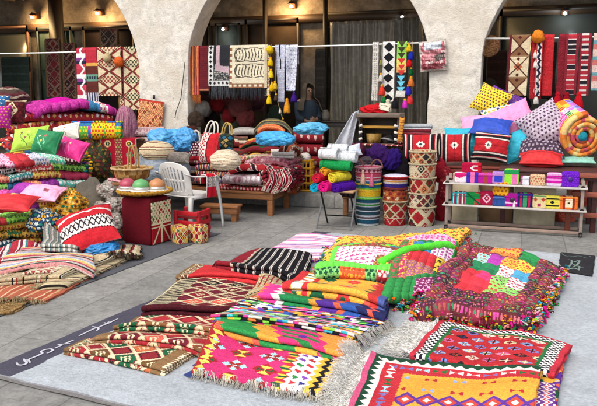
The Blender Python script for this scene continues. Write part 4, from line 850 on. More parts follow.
rt = thing('edge_fringe', 'bright ruffled edge of hanging quilt corners at the right of the tall left pile', 'quilt', (*FRb_, 0)); rng = random.Random(3); brb, _ = back(FLb_, FRb_, .8); mb = MB()
for k in range(520):
    tq = rng.random(); z = rng.uniform(.22, .92); p = FRb_*(1-tq)+brb*tq+e_*rng.uniform(-.03, .07); mb.ball((p[0], p[1], z), rng.uniform(.016, .034), [K.gold, K.dgreen, K.wine, K.pink, K.teal, K.red, K.lime, K.navy, K.white, K.yel][rng.randrange(10)], 7, 5, sq=(1.3, 1.1, .6), jit=.4, seed=k)
mb.obj('ruffle', 'print', rt)
# low front pile
FLa, FRa = d2(-25, 7.0), d2(60, 7.5); GA = 'printed cloths in the low pile at the left front'
stackq(FLa, FRa, .45, [
    ('dark teal and white printed cloth at the bottom of the low front pile', kpatch([(hx('1E4A5A'), K.white, .04), (hx('E8B02A'), K.red, .03), (hx('2A2A4A'), K.white, .04)], .13, .2, 2), pf()),
    ('orange and green print cloth in the low front pile', kpatch([(hx('D8781E'), K.dgreen, .03), (hx('2E7A4A'), K.yel, .03), (hx('E0A82A'), K.brown, .03)], .15, .2, 5), pf()),
    ('yellow floral cloth with red dots under the red cushion', segs((.72, dots(hx('EDBE2E'), [hx('B0281E'), hx('C8521E')], .03, .3)), (.28, sp('1E5A6A', 'E8C84A'))), pf(.1)),
    ('lime and gold print quilt corner under the pink cushion', segs((.3, hx('A8121E')), (.4, sp('8FCB3A', '2A7A3A')), (.3, sp('D89A2A', '7A2A1E'))), pf(.1))], .046, 100, GA, jit=.03)
blob('cloth_heap', 'crumpled gold and brown printed cloth right of the low front pile', 'cloth', D(70, 208, 7.7), .20, .2, .17, K.gold, 'print', 8, .25, pat=dots(hx('C88A1E'), [hx('5A2A1E'), K.dgreen, hx('E8C86A')], .04, .36), n=150)
blob('cloth_heap', 'small dark blue and teal printed cloth heap before the gold one', 'cloth', D(45, 222, 7.25), .17, .14, .12, K.navy, 'print', 9, .25, pat=dots(hx('1E3A5A'), [hx('C8D0C8'), hx('E0A82A'), hx('1E7A6A')], .04, .36), n=130)
cushion('cushion', 'red velvet cushion with small gold motif, lying on the low left pile', 'cushion', D(12, 203, 7.15), .50, .30, .10, 14, 68, -4, mix(solid(hx('BE0F1C')), (lambda a, b, L, W: (np.abs(a-.26) < .03) & (np.abs(b-.08) < .02), hx('E0B85A'))), 'satin', seed=11)
cushion('cushion', 'pale pink cushion lying behind the red velvet one on the left', 'cushion', D(42, 193, 7.55), .48, .28, .10, 10, 66, -6, mix(solid(hx('E8A0C0')), (lambda a, b, L, W: (np.abs(a-.34) < .03) & (np.abs(b-.18) < .02), hx('8A3A4A'))), 'satin', seed=12)
cushion('cushion', 'violet cushion edge poking out behind the pink cushion', 'cushion', D(26, 190, 7.8), .34, .2, .10, 5, 60, 0, solid(hx('9A1A9A')), 'satin', seed=13)
# cushions on top of the tall pile
def embro(base, flower, leaf, p=.0):
    def f(a, b, L, W):
        o = full(a, base)
        for k, (x, y, r) in enumerate(((.38, .40, .05), (.60, .38, .055), (.5, .60, .045))):
            u, v = a-x*L, b-y*W; an = np.arctan2(v, u); rad = np.hypot(u, v)/min(L, W); o[rad < r*(1+.35*np.cos(5*an+k))] = flower[k % len(flower)]
            m = (np.abs(u+.015*np.sin(v*60)) < .006) & (v > .02) & (v < .10); o[m] = leaf
        return o
    return f
cushion('cushion', 'lime green embroidered cushion, left of the dark green one', 'cushion', D(30, 139, 7.95), .44, .30, .13, 4, 32, 8, embro(hx('A6CE3A'), [hx('6A2A2A'), hx('D8C85A'), hx('7A3A2A')], hx('4A7A2A')), 'satin', seed=14)
cushion('cushion', 'dark green embroidered cushion leaning between lime and pink cushions', 'cushion', D(47, 142, 7.78), .36, .29, .13, -2, 30, -4, embro(hx('0C7A48'), [hx('E0D8A0'), hx('B04A4A'), hx('D8B85A')], hx('7AC89A')), 'satin', seed=15)
cushion('cushion', 'hot pink embroidered cushion at the right end of the tall pile', 'cushion', D(72, 149, 7.9), .40, .25, .13, -4, 34, -12, embro(hx('D81280'), [hx('E890B0'), hx('E8C8A0'), hx('B04A6A')], hx('E06AA8')), 'satin', seed=16)
cushion('cushion', 'white cushion behind the green and pink cushions on the tall pile', 'cushion', D(66, 133, 8.35), .36, .22, .12, 0, 30, 14, embro(hx('E6E2D4'), [hx('E0A84A'), hx('C8603A')], hx('A8A080')), 'satin', seed=17)
roll('quilt_roll', 'rolled blue, yellow and red flowered quilt lying behind the white cushion', 'quilt', D(97, 131, 8.9), 22, .62, .115, 3, mix(kpatch([(hx('2A5AA8'), K.green, .05), (hx('F0C020'), hx('C8281E'), .04), (hx('2468B0'), K.mag, .05), (hx('5AA83A'), K.yel, .04)], .11, .4, 8), (lambda a, b, L, W: (a > L*.42) & (a < L*.66), dots(hx('F0BE1E'), [hx('C83A1E'), K.dgreen], .04, .33))), 'print', seed=4)
# red embroidered cloth over a crate, shawl, basket, plastic bundles
cr_ = D(119, 160, 9.1); board('side_table', 'side table hidden under the red embroidered cloth', (cr_[0], cr_[1]+.2, 1.03), (.46, .4, 1.03), R(12))
def p_emb(a, b, L, W):
    o = full(a, hx('A5142C')); x = a/L
    for cx in (.2, .8):
        for k in range(5):
            r = np.hypot((x-cx)*L, (b-.06-.14*k)); c = [hx('D8C090'), hx('3A9A7A')][k % 2]; o[r < .042] = c; o[r < .027] = hx('1E3A2A') if k % 2 == 0 else hx('2A8A6A'); o[r < .012] = hx('D8A83A')
    m = (np.abs(x-.5) < .1); o[m] = dots(hx('8A3A3A'), [hx('8A9A5A'), hx('C8A87A')], .03, .3)(a, b, L, W)[m]; m = np.minimum(x, 1-x) < .05; o[m] = hx('9A8A7A'); return o
c0 = D(119, 159, 8.86); nu, nv = 50, 70; U = np.linspace(0, 1, nu)[:, None]; Vv = np.linspace(0, 1, nv)[None, :]; L_, H_ = .47, .50
ca, sa = math.cos(R(12)), math.sin(R(12)); over = Vv < .25; lx = (U-.5)*L_+0*Vv; ly = np.where(over, .3*(1-Vv/.25), 0)-.015*np.sin(U*18)*(Vv > .25)*Vv+0*U; lz = np.where(over, 0, -(Vv-.25)/.75*H_)+0*U
P = np.stack([c0[0]+lx*ca-ly*sa, c0[1]-.0+lx*sa+ly*ca, 1.05+lz], -1); Am = (U[1:]+U[:-1])/2*L_+0*Vv[:, 1:]; Bm = np.maximum(0, ((Vv[:, 1:]+Vv[:, :-1])/2-.25)/.75*H_)+0*Am
tag(solidify(mesh_obj('table_cloth', P.reshape(-1, 3), gridf(nu, nv), p_emb(Am, Bm, L_, H_).reshape(-1, 3), 'cloth'), .008), 'crimson cloth with embroidered roundels hanging over the side table', 'cloth')
hput(P)
blob('shawl', 'dusty pink woven shawl standing in a heap above the crimson cloth', 'shawl', D(126, 126, 9.35), .15, .13, .26, hx('A0607A'), 'wool', 4, .08, pat=stripes([(.012, hx('9A5A78')), (.006, hx('C8A0A8')), (.01, hx('7E4560')), (.008, hx('B88090'))], 'a'), n=150, sharp=.3)
blob('tarpaulin_bundle', 'grey brown tarpaulin draped in a peak beside the crimson cloth', 'tarpaulin', D(90, 199, 8.25), 0.19, .17, .22, hx('857C6E'), 'cloth', 12, .16, n=50, sharp=.8)
for k, (px, py, d, r, lab) in enumerate(((112, 222, 7.6, .13, 'clear plastic packet of silver trinkets at the bottom of the packet heap'), (119, 205, 7.75, .13, 'clear plastic packet of silver trinkets in the middle of the packet heap'), (108, 190, 7.95, .14, 'clear plastic packet of silver trinkets topmost behind the woven tray'), (101, 208, 7.8, .10, 'clear plastic packet of grey trinkets beside the tarpaulin'))):
    blob('plastic_packet', lab, 'packet', D(px, py, d), r, r*.8, r*.75, hx('A8A49E'), 'clearbag', 20+k, .25, group='clear packets of silver trinkets', pat=dots(hx('8F8880'), [hx('B4ACA2'), hx('6A645C'), hx('A08078')], .03, .38, k), n=90)
st_ = D(132, 180, 8.0); board('stool', 'small stool under the wicker basket, draped by a pale pink tray cloth', (st_[0], st_[1], .62), (.36, .32, .62), R(10), 'stool', leg=.035)
packet('tray_cloth', 'pale pink tray cloth beneath the wicker basket with handle', 'cloth', [st_[:2]+[-.22, -.16], st_[:2]+[.2, -.12], st_[:2]+[.17, .16], st_[:2]+[-.2, .16]], 2, .012, sp('D8A0A8', 'B86A7A', .03), .01, seed=21)
def wick(cols, p=.03):
    return lambda a, b, L, W: pick(hsh(np.floor(a/p+.5*(np.floor(b/.014) % 2)), np.floor(b/.014), 2), cols)
def lathe_pat(prof, c, n, pat):
    prof = np.asarray(prof, float); s = np.r_[0, np.cumsum(np.hypot(*np.diff(prof, axis=0).T))]; th = np.arange(n)*2*math.pi/n; R0 = prof[:, 0].max()
    V = np.stack([prof[:, 0][:, None]*np.cos(th), prof[:, 0][:, None]*np.sin(th), np.repeat(prof[:, 1][:, None], n, 1)], -1).reshape(-1, 3)+np.asarray(c)
    A = np.repeat(((th+math.pi/n)*R0)[None, :], len(prof)-1, 0); B = np.repeat(((s[1:]+s[:-1])/2)[:, None], n, 1); return V, gridf(len(prof), n, False, True), pat(A, B, 2*math.pi*R0, s[-1]).reshape(-1, 3)
bk = D(132, 168, 8.0); zb0 = hz(bk[0], bk[1])+.005; t = thing('wicker_basket', 'tan wicker basket with tall hoop handle and folded lid', 'basket', (bk[0], bk[1], zb0))
prof = [(.01, .0), (.15, .0), (.175, .02), (.185, .06), (.195, .10), (.205, .115), (.2, .125), (.185, .12), (.17, .09), (.02, .085)]
V, F, C = lathe_pat([(r, z) for r, z in prof], (bk[0], bk[1], zb0), 60, wick([hx('B5803A'), hx('C89A58'), hx('9A6428'), hx('D8B078')])); V[:, 0] = bk[0]+(V[:, 0]-bk[0])*1.1; mesh_obj('body', V, F, C, 'wicker', t)
m = MB(); th = np.linspace(0, math.pi, 24)
for dy in (-.03, .03): m.tube([(bk[0]+.05*math.cos(q)*1.0+.02, bk[1]+dy, zb0+.12+.26*math.sin(q)**.8) for q in th], .011, hx('D0A468'), 7)
m.obj('handle', 'wicker', t); m = MB(); m.tube([(bk[0]+.235*math.cos(q), bk[1]+.215*math.sin(q), zb0+.122+.004*math.sin(q*14)) for q in np.linspace(0, 2*math.pi, 50)], .014, hx('DDBB88'), 7); m.obj('rim', 'wicker', t)
hput(V)
# maroon plinth with woven tray and three metal domes
bx0, by0 = -3.915, 6.66; zt = .52; RZ = R(-9)
t = thing('display_box', 'maroon cloth covered box with patterned right side carrying the woven tray', 'box', (bx0, by0, 0), RZ)
V, F, C = rbox((bx0, by0, zt/2), .40, .36, zt, -9, lambda a, b, L, W: full(a, hx('5E0A18')), .08, 14, .0); mesh_obj('body', V, F, C, 'cloth', t)
u, v = np.meshgrid(np.linspace(-.165, .165, 60), np.linspace(.02, zt-.05, 80), indexing='ij'); Mz = np.array(Matrix.Rotation(RZ, 3, 'Z'))
P = np.stack([np.full_like(u, .206)+.002*np.sin(u*40), u, v], -1)@Mz.T+np.array([bx0, by0, 0]); um, vm = (u[1:, 1:]+u[:-1, :-1])/2+.165, zt-.05-(v[1:, 1:]+v[:-1, :-1])/2
def pp(a, b, L, W):
    o = diam([hx('DCCFA8'), hx('A8182A'), hx('2E7A3A'), hx('DCCFA8')], hx('DCCFA8'), .055, .06, .12, [hx('A8182A'), hx('1E5A2A')], 3)(a, b, L, W); m = b > .24; o[m] = hx('9A1422'); m = (b > .24) & ((np.abs(np.abs(a-.165)-(b-.24)*.7) < .012) | (np.abs(a-.165) < .012)); o[m] = hx('DCCFA8'); m = (np.abs(b-.235) < .008) | (np.abs(b-.275) < .006); o[m] = hx('DCCFA8'); return o
solidify(mesh_obj('panel', P.reshape(-1, 3), gridf(60, 80), pp(um, vm, .33, .45).reshape(-1, 3), 'cloth', t), .006)
tz = zt+.005; tc = np.array([bx0-.02, by0+.02, tz]); t = thing('woven_tray', 'round golden woven straw tray with wavy rim on the maroon box', 'tray', tc)
V, F, C = lathe_pat([(.01, .012), (.2, .012), (.27, .02), (.285, .045), (.275, .055), (.25, .035), (.01, .028)], tc, 80, wick([hx('C08A2A'), hx('9A641A'), hx('D8A848'), hx('7A4A16')], .022)); mesh_obj('body', V, F, C, 'wicker', t)
m = MB(); q = np.linspace(0, 2*math.pi, 160); m.tube(np.stack([tc[0]+(.284+.007*np.sin(q*34))*np.cos(q), tc[1]+(.284+.007*np.sin(q*34))*np.sin(q), tc[2]+.046+.007*np.cos(q*34)], -1), .017, hx('C8922E'), 7); m.obj('rim', 'wicker', t)
for k, (px, py, c, lab) in enumerate(((127, 186, 'A03A50', 'pink red metal domed box on white saucer, left on the tray'), (143, 186, '5A9A5E', 'green metal domed box on white saucer, middle of the tray'), (158, 184, 'B0764A', 'copper orange metal domed box, right on the tray'))):
    S3 = 1.22; c3 = tc+np.array([(-.16, -.08, .045), (.02, -.11, .045), (.165, -.02, .045)][k]); t = thing('domed_box', lab, 'ornament', c3, 0, 'metal domed boxes on the woven tray'); m = MB()
    m.lathe([(S3*q_, S3*w_) for q_, w_ in [(.0, 0), (.085, .0), (.1, .012), (.098, .018), (.0, .014)]], c3, 28, col=hx('D8D4CC')); m.obj('saucer', 'plastic', t); m = MB()
    m.lathe([(S3*q_, S3*w_) for q_, w_ in [(.078, .018), (.082, .03), (.078, .046), (.068, .048)]], c3, 28, col=hx('C8C4BC')); m.obj('band', 'metal', t); m = MB()
    m.lathe([(S3*q_, S3*w_) for q_, w_ in [(.070, .044), (.074, .055), (.068, .078), (.052, .098), (.030, .108), (.012, .113), (.004, .1145), (.0, .115)]], c3, 28, col=hx(c)); m.obj('dome', 'plastic', t)
# small red wooden box with patterned pouches to the right of the plinth
rb = np.array([-3.52, 6.98, 0]); t = thing('red_stand', 'small red painted wooden stand with two slatted rails beside the maroon box', 'stand', rb, R(-8)); m = MB()
for sx in (-.14, .14):
    for sy in (-.12, .12): m = MB(); m.box(rb+np.array([sx, sy, .17]), (.035, .035, .34), hx('A80E1E'), R(-8)); bev(m.obj('post', 'paint', t, smooth=False), .004)
m = MB()
for z in (.12, .2, .31): m.box(rb+np.array([0, -.13, z]), (.29, .02, .05), hx('B0101E'), R(-8)); m.box(rb+np.array([0.145, 0, z]), (.02, .25, .05), hx('B0101E'), R(-8))
m.box(rb+np.array([0, 0, .26]), (.27, .23, .02), hx('8A0C18'), R(-8)); bev(m.obj('rail', 'paint', t, smooth=False), .004)
for k, (x, y, lab) in enumerate(((-3.55, 6.72, 'patterned cream and red pouch standing between maroon box and red stand'), (-3.38, 6.83, 'patterned red, green and gold pouch in front of the red stand'))):
    V, F, C = rbox((x, y, .10), .20, .13, .20, -40+25*k, diam([hx('A8182A'), hx('8A1220'), hx('C8A03A'), hx('3A6A3A')], hx('D0C098'), .07, .08, .09, [hx('A8182A'), hx('E0B03A')], k), .15, 20); tag(mesh_obj('pouch', V, F, C, 'cloth'), lab, 'pouch')
# kilim cushion, blue bag, blankets and rugs along the mat
def kcush(a, b, L, W):
    o = full(a, hx('BE0C20')); y = b/W
    def band(y0, y1, c): o[(y >= y0) & (y < y1)] = c
    band(.0, .07, hx('1E1420')); band(.02, .05, hx('D8D0C8')); band(.24, .30, hx('D8CFC8')); band(.46, .74, hx('DED6CE')); m = (y > .46) & (y < .74); z = tri(a/.055); yy = (y-.6)/.14
    o[m & (np.abs(yy) < .75) & (np.abs(np.abs(yy)-z*.75) < .2)] = hx('1E1420'); m2 = ((y > .44) & (y < .48)) | ((y > .73) & (y < .77)); o[m2 & (fr(a/.03) < .5)] = hx('3A1020'); band(.08, .1, hx('3A1020')); return o
LB = 'blankets and rugs spread along the left mat'
for a in [
 ('shag_rug', 'tan shaggy rug edge at the far left bottom of the mat', ((-70, 322), (12, 312), (52, 288), (-40, 290)), .02, 2, .016, dots(hx('8A6A3A'), [hx('B08A52'), hx('6A4A26')], .02, .34), 'wool', None),
 ('rug', 'worn orange red rug with pale bands, lying flat at far left', ((-45, 309), (44, 300), (100, 272), (-5, 275)), .03, 2, .014, stripes([(.07, hx('B0583A')), (.015, hx('D8B88A')), (.04, hx('A84A32')), (.02, hx('C89A6A'))], 'a', wave=.01), 'cloth', [('F', .06, 260, [hx('B8A07A')])]),
 ('rug', 'cream flatweave rug with dark brown edge and fringe, lowest on the mat edge', ((40, 292), (66, 287), (138, 254), (78, 262)), .03, 4, .011, stripes([(.10, hx('C8B48A')), (.012, K.black), (.05, hx('B8A078')), (.01, hx('A03A2A')), (.04, hx('D2C29A')), (.02, hx('2E2620'))], 'b'), 'cloth', [('L', .09, 300, [hx('D8C8A0'), hx('C0AE84')])]),
 ('blanket', 'beige blanket with black and red bars, folded along the mat', ((-25, 289), (60, 280), (118, 257), (0, 262)), .07, 4, .016, stripes([(.12, hx('C6B08A')), (.012, K.black), (.03, hx('D6C6A4')), (.01, hx('A83A2E')), (.05, hx('B89E74')), (.015, K.black)], 'a'), 'wool', None),
 ('blanket', 'small cream blanket with red and white lozenges on the beige one', ((22, 275), (55, 274), (84, 257), (46, 259)), .10, 2, .014, diam([hx('C8B08A'), hx('A83A3A')], hx('E0D4B8'), .07, .05, .14), 'wool', None),
 ('blanket', 'red, white and teal striped blanket at far left under the pastel one', ((-30, 260), (40, 257), (62, 240), (-15, 243)), .15, 4, .018, stripes([(.025, hx('A81A2E')), (.012, hx('E0D8D0')), (.02, hx('7A1A3A')), (.03, hx('D8D0C8')), (.015, hx('2A7A7A')), (.03, hx('B02038'))], 'a', wave=.012), 'wool', None),
 ('blanket', 'pastel blanket striped pink, blue and yellow with dark hem', ((-10, 266), (96, 264), (88, 244), (22, 245)), .15, 2, .022, stripes([(.03, hx('3A4038')), (.025, hx('C8C4BA')), (.03, hx('C03A5A')), (.02, hx('E8A87A')), (.03, hx('E8CC5A')), (.03, hx('D8D4CC')), (.03, hx('9AA8C8')), (.03, hx('E0C8C0')), (.02, hx('D88A8A'))], 'b', wave=.012), 'wool', None),
 ('blanket', 'grey and white checked cloth folded behind the pastel blanket', ((40, 246), (78, 246), (80, 232), (44, 233)), .2, 4, .02, stripes([(.02, hx('8A8880')), (.02, hx('C8C4BA')), (.01, hx('3A6A6A'))], 'a'), 'wool', None),
 ('blanket', 'small brown and cream blanket clump with dark tassels at the mat edge', ((108, 259), (141, 254), (140, 243), (112, 245)), .07, 4, .015, stripes([(.03, hx('C0A880')), (.012, hx('2E221C')), (.02, hx('8A2A2A')), (.03, hx('D6C8A8'))], 'a', wave=.02), 'wool', [('F', .06, 300, [hx('2E241E'), hx('5A4A3A')])])]:
    packet(a[0], a[1], 'rug' if 'rug' in a[0] else 'blanket', q4(*a[2], h=a[3]), a[4], a[5], a[6], .008, None, .01, hash(a[1][:9]) % 1 + len(a[1]), LB, a[7], .8, rag=.03, droop=.02, fringe=a[8], blur=4)
tag(packet('blue_sheet', 'pale blue plastic sheet lying on the dark mat by the white chair', 'sheet', q4((183, 242), (203, 238), (212, 231), (190, 232), h=.01), 2, .006, solid(hx('7FA8C8')), .02, mat='bag', seed=9), cat='sheet')
blob('plastic_bag', 'crumpled blue plastic bag under the right end of red kilim cushion', 'bag', D(101, 248, 6.85)+[0, 0, .0], .17, .14, .085, hx('1E78B8'), 'bag', 31, .22, n=60)
cushion('cushion', 'large red kilim cushion with white zigzag band lying over blue bag', 'cushion', D(87, 229, 7.0), .60, .68, .17, 2, 60, 36, kcush, seed=19, n=90)

blob('cloth_heap', 'dark brown and green cloth heap between the tall pile and crimson cloth', 'cloth', D(96, 166, 8.95), .24, .2, .36, hx('2E2A1E'), 'print', 38, .2, pat=dots(hx('3A2E1E'), [hx('6A2A22'), hx('2A4A2A'), hx('8A6A2A')], .05, .36), n=120)
# ================================================================== WHITE CHAIR, BENCHES, GOODS IN THE MIDDLE
def chair(c, yaw):
    """moulded garden chair facing local +Y"""
    t = thing('plastic_chair', 'white moulded plastic armchair with slotted back beside the low bench', 'chair', (c[0], c[1], 0), yaw); Wc = hx('D2D0CC'); M = np.array(Matrix.Rotation(yaw, 3, 'Z'))
    def T(P): return np.asarray(P, float)@M.T+np.array([c[0], c[1], 0])
    u = np.linspace(-1, 1, 31); X, Y = np.meshgrid(u, u, indexing='ij'); x = X*(.235-.02*(1-Y)/2); y = Y*.23+.0; z = .43-.018*(1-X**2)*(1-Y**2)+.012*Y-.035*np.maximum(0, Y-.7)**2*6
    o = mesh_obj('seat', T(np.stack([x, y, z], -1).reshape(-1, 3)), gridf(31, 31), np.broadcast_to(Wc, (900, 3)), 'plastic', t); solidify(o, .014)
    # backrest: one moulded sheet with two rows of slots
    nu, nv = 62, 60; U = np.linspace(-1, 1, nu); Vv = np.linspace(0, 1, nv); X, Z = np.meshgrid(U, Vv, indexing='ij'); wd = .215+.035*Z-.045*np.maximum(0, Z-.75)**1.5*9
    P = np.stack([X*wd, -.225-.10*Z-.0+.05*(X**2), .43+.40*Z-.045*X**2*np.maximum(0, Z-.4)*2], -1); F = gridf(nu, nv).reshape(nu-1, nv-1, 4); uc = (np.arange(nu-1)+.5)/(nu-1); vc = (np.arange(nv-1)+.5)/(nv-1)
    Uc, Vc = np.meshgrid(uc, vc, indexing='ij'); k = (Uc-.14)/.72*7; sl = (Uc > .14) & (Uc < .86) & (np.abs(fr(k)-.5) < .22) & (((Vc > .12) & (Vc < .40)) | ((Vc > .48) & (Vc < .84-.10*np.abs(Uc-.5)*2)))
    Fk = F[~sl]; o = mesh_obj('backrest', T(P.reshape(-1, 3)), Fk, np.broadcast_to(Wc, (len(Fk), 3)), 'plastic', t); solidify(o, .014)
    for sx in (-1, 1):
        m = MB(); A = [(sx*.235, -.315, .70), (sx*.272, -.24, .665), (sx*.285, -.1, .655), (sx*.285, .08, .655), (sx*.28, .17, .645), (sx*.272, .215, .60)]
        P0 = np.array(A); tt = np.linspace(0, 5, 26); Q = np.stack([np.interp(tt, range(6), P0[:, i]) for i in range(3)], -1)
        for _ in range(3): Q[1:-1] = (Q[:-2]+2*Q[1:-1]+Q[2:])/4
        w_ = .028; V = np.concatenate([Q+[-w_, 0, .008], Q+[w_, 0, .004], Q+[w_, 0, -.012], Q+[-w_, 0, -.008]]); n = len(Q); Fq = [(i+a*n, i+1+a*n, i+1+((a+1) % 4)*n, i+((a+1) % 4)*n) for i in range(n-1) for a in range(4)]+[(0, n, 2*n, 3*n), (n-1, 2*n-1, 3*n-1, 4*n-1)]
        m.add(T(V), Fq, Wc); bev(m.obj('armrest', 'plastic', t), .006)
        for (top, bot, sd) in (((sx*.272, .212, .61), (sx*.30, .285, 0), 1), ((sx*.225, -.215, .45), (sx*.285, -.30, 0), -1)):
            tp, bt = np.array(top), np.array(bot); m = MB(); q = np.linspace(0, 1, 12)[:, None]; Cn = tp*(1-q)+bt*q; Cn[:, 1] += .012*np.sin(q[:, 0]*3.14)*sd; ww = (.05-.018*q[:, 0]); V = []
            for i in range(12): # L shaped section
                a_, b_ = ww[i], .010; sx_ = -sx; V += [Cn[i]+d for d in (np.array([0, 0, 0]), np.array([sx_*a_, 0, 0]), np.array([sx_*a_, -sd*b_, 0]), np.array([sx_*b_, -sd*b_, 0]), np.array([sx_*b_, -sd*a_, 0]), np.array([0, -sd*a_, 0]))]
            Fq = [(i*6+a, i*6+(a+1) % 6, (i+1)*6+(a+1) % 6, (i+1)*6+a) for i in range(11) for a in range(6)]+[tuple(range(6)), tuple(range(66, 72))]; m.add(T(np.array(V)), Fq, Wc); m.obj('leg', 'plastic', t, smooth=False)
    m = MB()
    for sx in (-1, 1): m.box(T([[sx*.225, 0, .405]])[0], (.012, .44, .05), Wc, yaw)
    m.box(T([[0, .222, .40]])[0], (.44, .012, .045), Wc, yaw); m.obj('seat_skirt', 'plastic', t, smooth=False); return T
cc = np.array([-3.85, 7.58]); TC_ = chair(cc, -R(16))
# red white scarf over the near armrest
u, v = np.meshgrid(np.linspace(-.5, .5, 40), np.linspace(-1, 1, 70), indexing='ij'); ax = .285+np.where(v > 0, .04*np.minimum(1, np.abs(v)*6), -.04*np.minimum(1, np.abs(v)*6)); P = np.stack([ax+.008*np.sin(u*14+v*3), u*.15+.02+.03*np.abs(v)*np.sin(u*5), .672-np.maximum(0, np.abs(v)-.1)*np.where(v > 0, .30, .12)], -1)
um, vm = (u[1:, 1:]+u[:-1, :-1])/2, (v[1:, 1:]+v[:-1, :-1])/2; C = np.broadcast_to(K.red, um.shape+(3,)).copy(); m_ = (np.abs(vm-.38) < .2); C[m_] = hx('E0D8D4'); C[m_ & ((np.floor(um/.022)+np.floor(vm/.07)) % 2 == 0)] = hx('4A0E1A'); C[np.abs(um) > .44] = hx('D8D0CC')
tag(solidify(mesh_obj('scarf', TC_(P.reshape(-1, 3)), gridf(40, 70), C.reshape(-1, 3), 'cloth'), .008), 'red and white patterned scarf draped over the armrest of the white chair', 'scarf')
WD = hx('9A6236')
board('low_bench', 'long low wooden bench loaded with folded textiles behind the white chair', (-4.18, 9.03, .32), (2.05, .78, .32), 0, col=WD, leg=.075)
sb = (G(199, 221)+G(243, 222))/2; board('low_stool', 'short wooden footstool in front of the long low bench', (sb[0]-.02, sb[1]+.06, .21), (.50, .24, .21), R(8), 'stool', False, WD, leg=.06)
# ---- textiles on the low bench (front edge about Y 8.65)
GT = 'folded textiles on the low bench'
def bx(px, py, Y): return VY(px, py, Y)
def bp(name, lab, cat, px0, px1, Yf, Yb, layers, t, pat, mat='cloth', seed=0, h=.5, **kw):
    a, b_ = VY(px0, 180, Yf)[0], VY(px1, 180, Yf)[0]; return packet(name, lab, cat, [(a, Yf), (b_, Yf), (b_-.02, Yb), (a-.02, Yb)], layers, t, pat, .01, None, kw.pop('amp', .01), seed, kw.pop('group', GT), mat, .75, rag=.03, **kw)
bp('folded_textile', 'red cloth with white flecks, lowest on the low bench', 'cloth', 214, 283, 8.68, 9.35, 2, .028, dots(hx('A8101E'), [hx('D8B8A8'), hx('E0D0C8')], .05, .25), seed=1, z0=0.32)
bp('folded_textile', 'cream and dark red tasselled rug edge above the lowest red cloth', 'rug', 240, 287, 8.67, 9.35, 4, .018, dots(hx('B8A088'), [hx('7A2A2A'), hx('E0D4C0'), hx('4A2020')], .04, .36), seed=2, z0=0.378)
bp('wrapped_textile', 'folded pink textile sealed in clear plastic on the low bench', 'packet', 222, 262, 8.66, 9.2, 2, .065, dots(hx('B898A0'), [hx('D8C8CC'), hx('A05A6A'), hx('E0D8DC')], .07, .36), 'clearbag', seed=3, group=None, z0=0.4)
bp('folded_textile', 'dark red rug with black and white bars at the right end of the bench', 'rug', 258, 290, 8.70, 9.4, 6, .03, stripes([(.03, hx('8A1224')), (.012, hx('D8C8C0')), (.02, K.black), (.012, hx('D8C8C0')), (.05, hx('9A1428')), (.02, hx('3A1424'))], 'a', wave=.02), 'wool', seed=4, droop=.08, z0=0.45)
# hanging corner of the dark red rug over the right end
nu, nv = 50, 60; U, Vv = np.meshgrid(np.linspace(0, 1, nu), np.linspace(0, 1, nv), indexing='ij'); xr = VY(286, 180, 8.66)[0]
P = np.stack([xr-.30+.36*U+.05*np.sin(Vv*4), 8.645-.03*Vv+.025*np.sin(U*16+Vv*2)*(.3+Vv), .60-(.30-.12*np.abs(U-.45))*Vv+.06*(1-U)*(1-Vv)], -1); Am, Bm = (U[1:, 1:]+U[:-1, :-1])/2*.4, (Vv[1:, 1:]+Vv[:-1, :-1])/2*.36
tag(solidify(mesh_obj('draped_rug', P.reshape(-1, 3), gridf(nu, nv), mix(stripes([(.03, hx('8A1226')), (.008, hx('D8C8C0')), (.012, hx('2A1420')), (.008, hx('D8C8C0'))], 'a', wave=.015), (lambda a, b, L, W: (b > .3) & (tri(a/.05) > .4), hx('C8B8A8')))(Am, Bm, .4, .36).reshape(-1, 3), 'wool'), .012), 'dark red barred rug corner hanging down the front of the bench', 'rug')
bp('folded_textile', 'bright red textile with white star flowers thrown over the bench pile', 'cloth', 228, 289, 8.76, 9.4, 2, .05, mix(sp('B00C1C', 'E8D8D0', .16, .2), (lambda a, b, L, W: (np.abs(fr((a+b*.7)/.24)-.5) < .1), hx('2A1420')), (lambda a, b, L, W: (np.abs(np.abs(fr((a+b*.7)/.24)-.5)-.14) < .03), hx('E0D4CC'))), seed=5, droop=.04, amp=.02, z0=0.56)
bp('folded_textile', 'pink marbled shawl heaped on the right of the bench pile', 'shawl', 245, 290, 8.95, 9.5, 2, .06, dots(hx('B86A78'), [hx('D8B0B4'), hx('8A3A4A'), hx('C88A90')], .05, .36), 'wool', seed=6, droop=.05, amp=.02, z0=0.64)
packet('folded_textile', 'white cloth folded near the right end of the bench pile', 'cloth', [VY(272, 0, 9.0)[:2], VY(294, 0, 9.0)[:2], VY(294, 0, 9.45)[:2], VY(270, 0, 9.45)[:2]], 4, .022, solid(hx('D0C8C0'), .1), .012, seed=7, group=GT, z0=0.74)
bp('folded_textile', 'cream and red woven rug folded at the back of the bench pile', 'rug', 238, 292, 9.2, 9.75, 4, .035, dots(hx('C8B898'), [hx('A83A3A'), hx('6A7A4A')], .06, .33), 'wool', seed=8, droop=.04, z0=0.62)
bp('folded_textile', 'multicoloured rag rug folded on the left of the bench pile', 'rug', 196, 240, 8.9, 9.6, 8, .045, stripes([(.02, hx('A8203A')), (.012, hx('E0D4C8')), (.02, hx('3A4A7A')), (.02, hx('C8503A')), (.012, hx('E0C86A'))], 'a', wave=.03), 'wool', seed=9, z0=0.36)
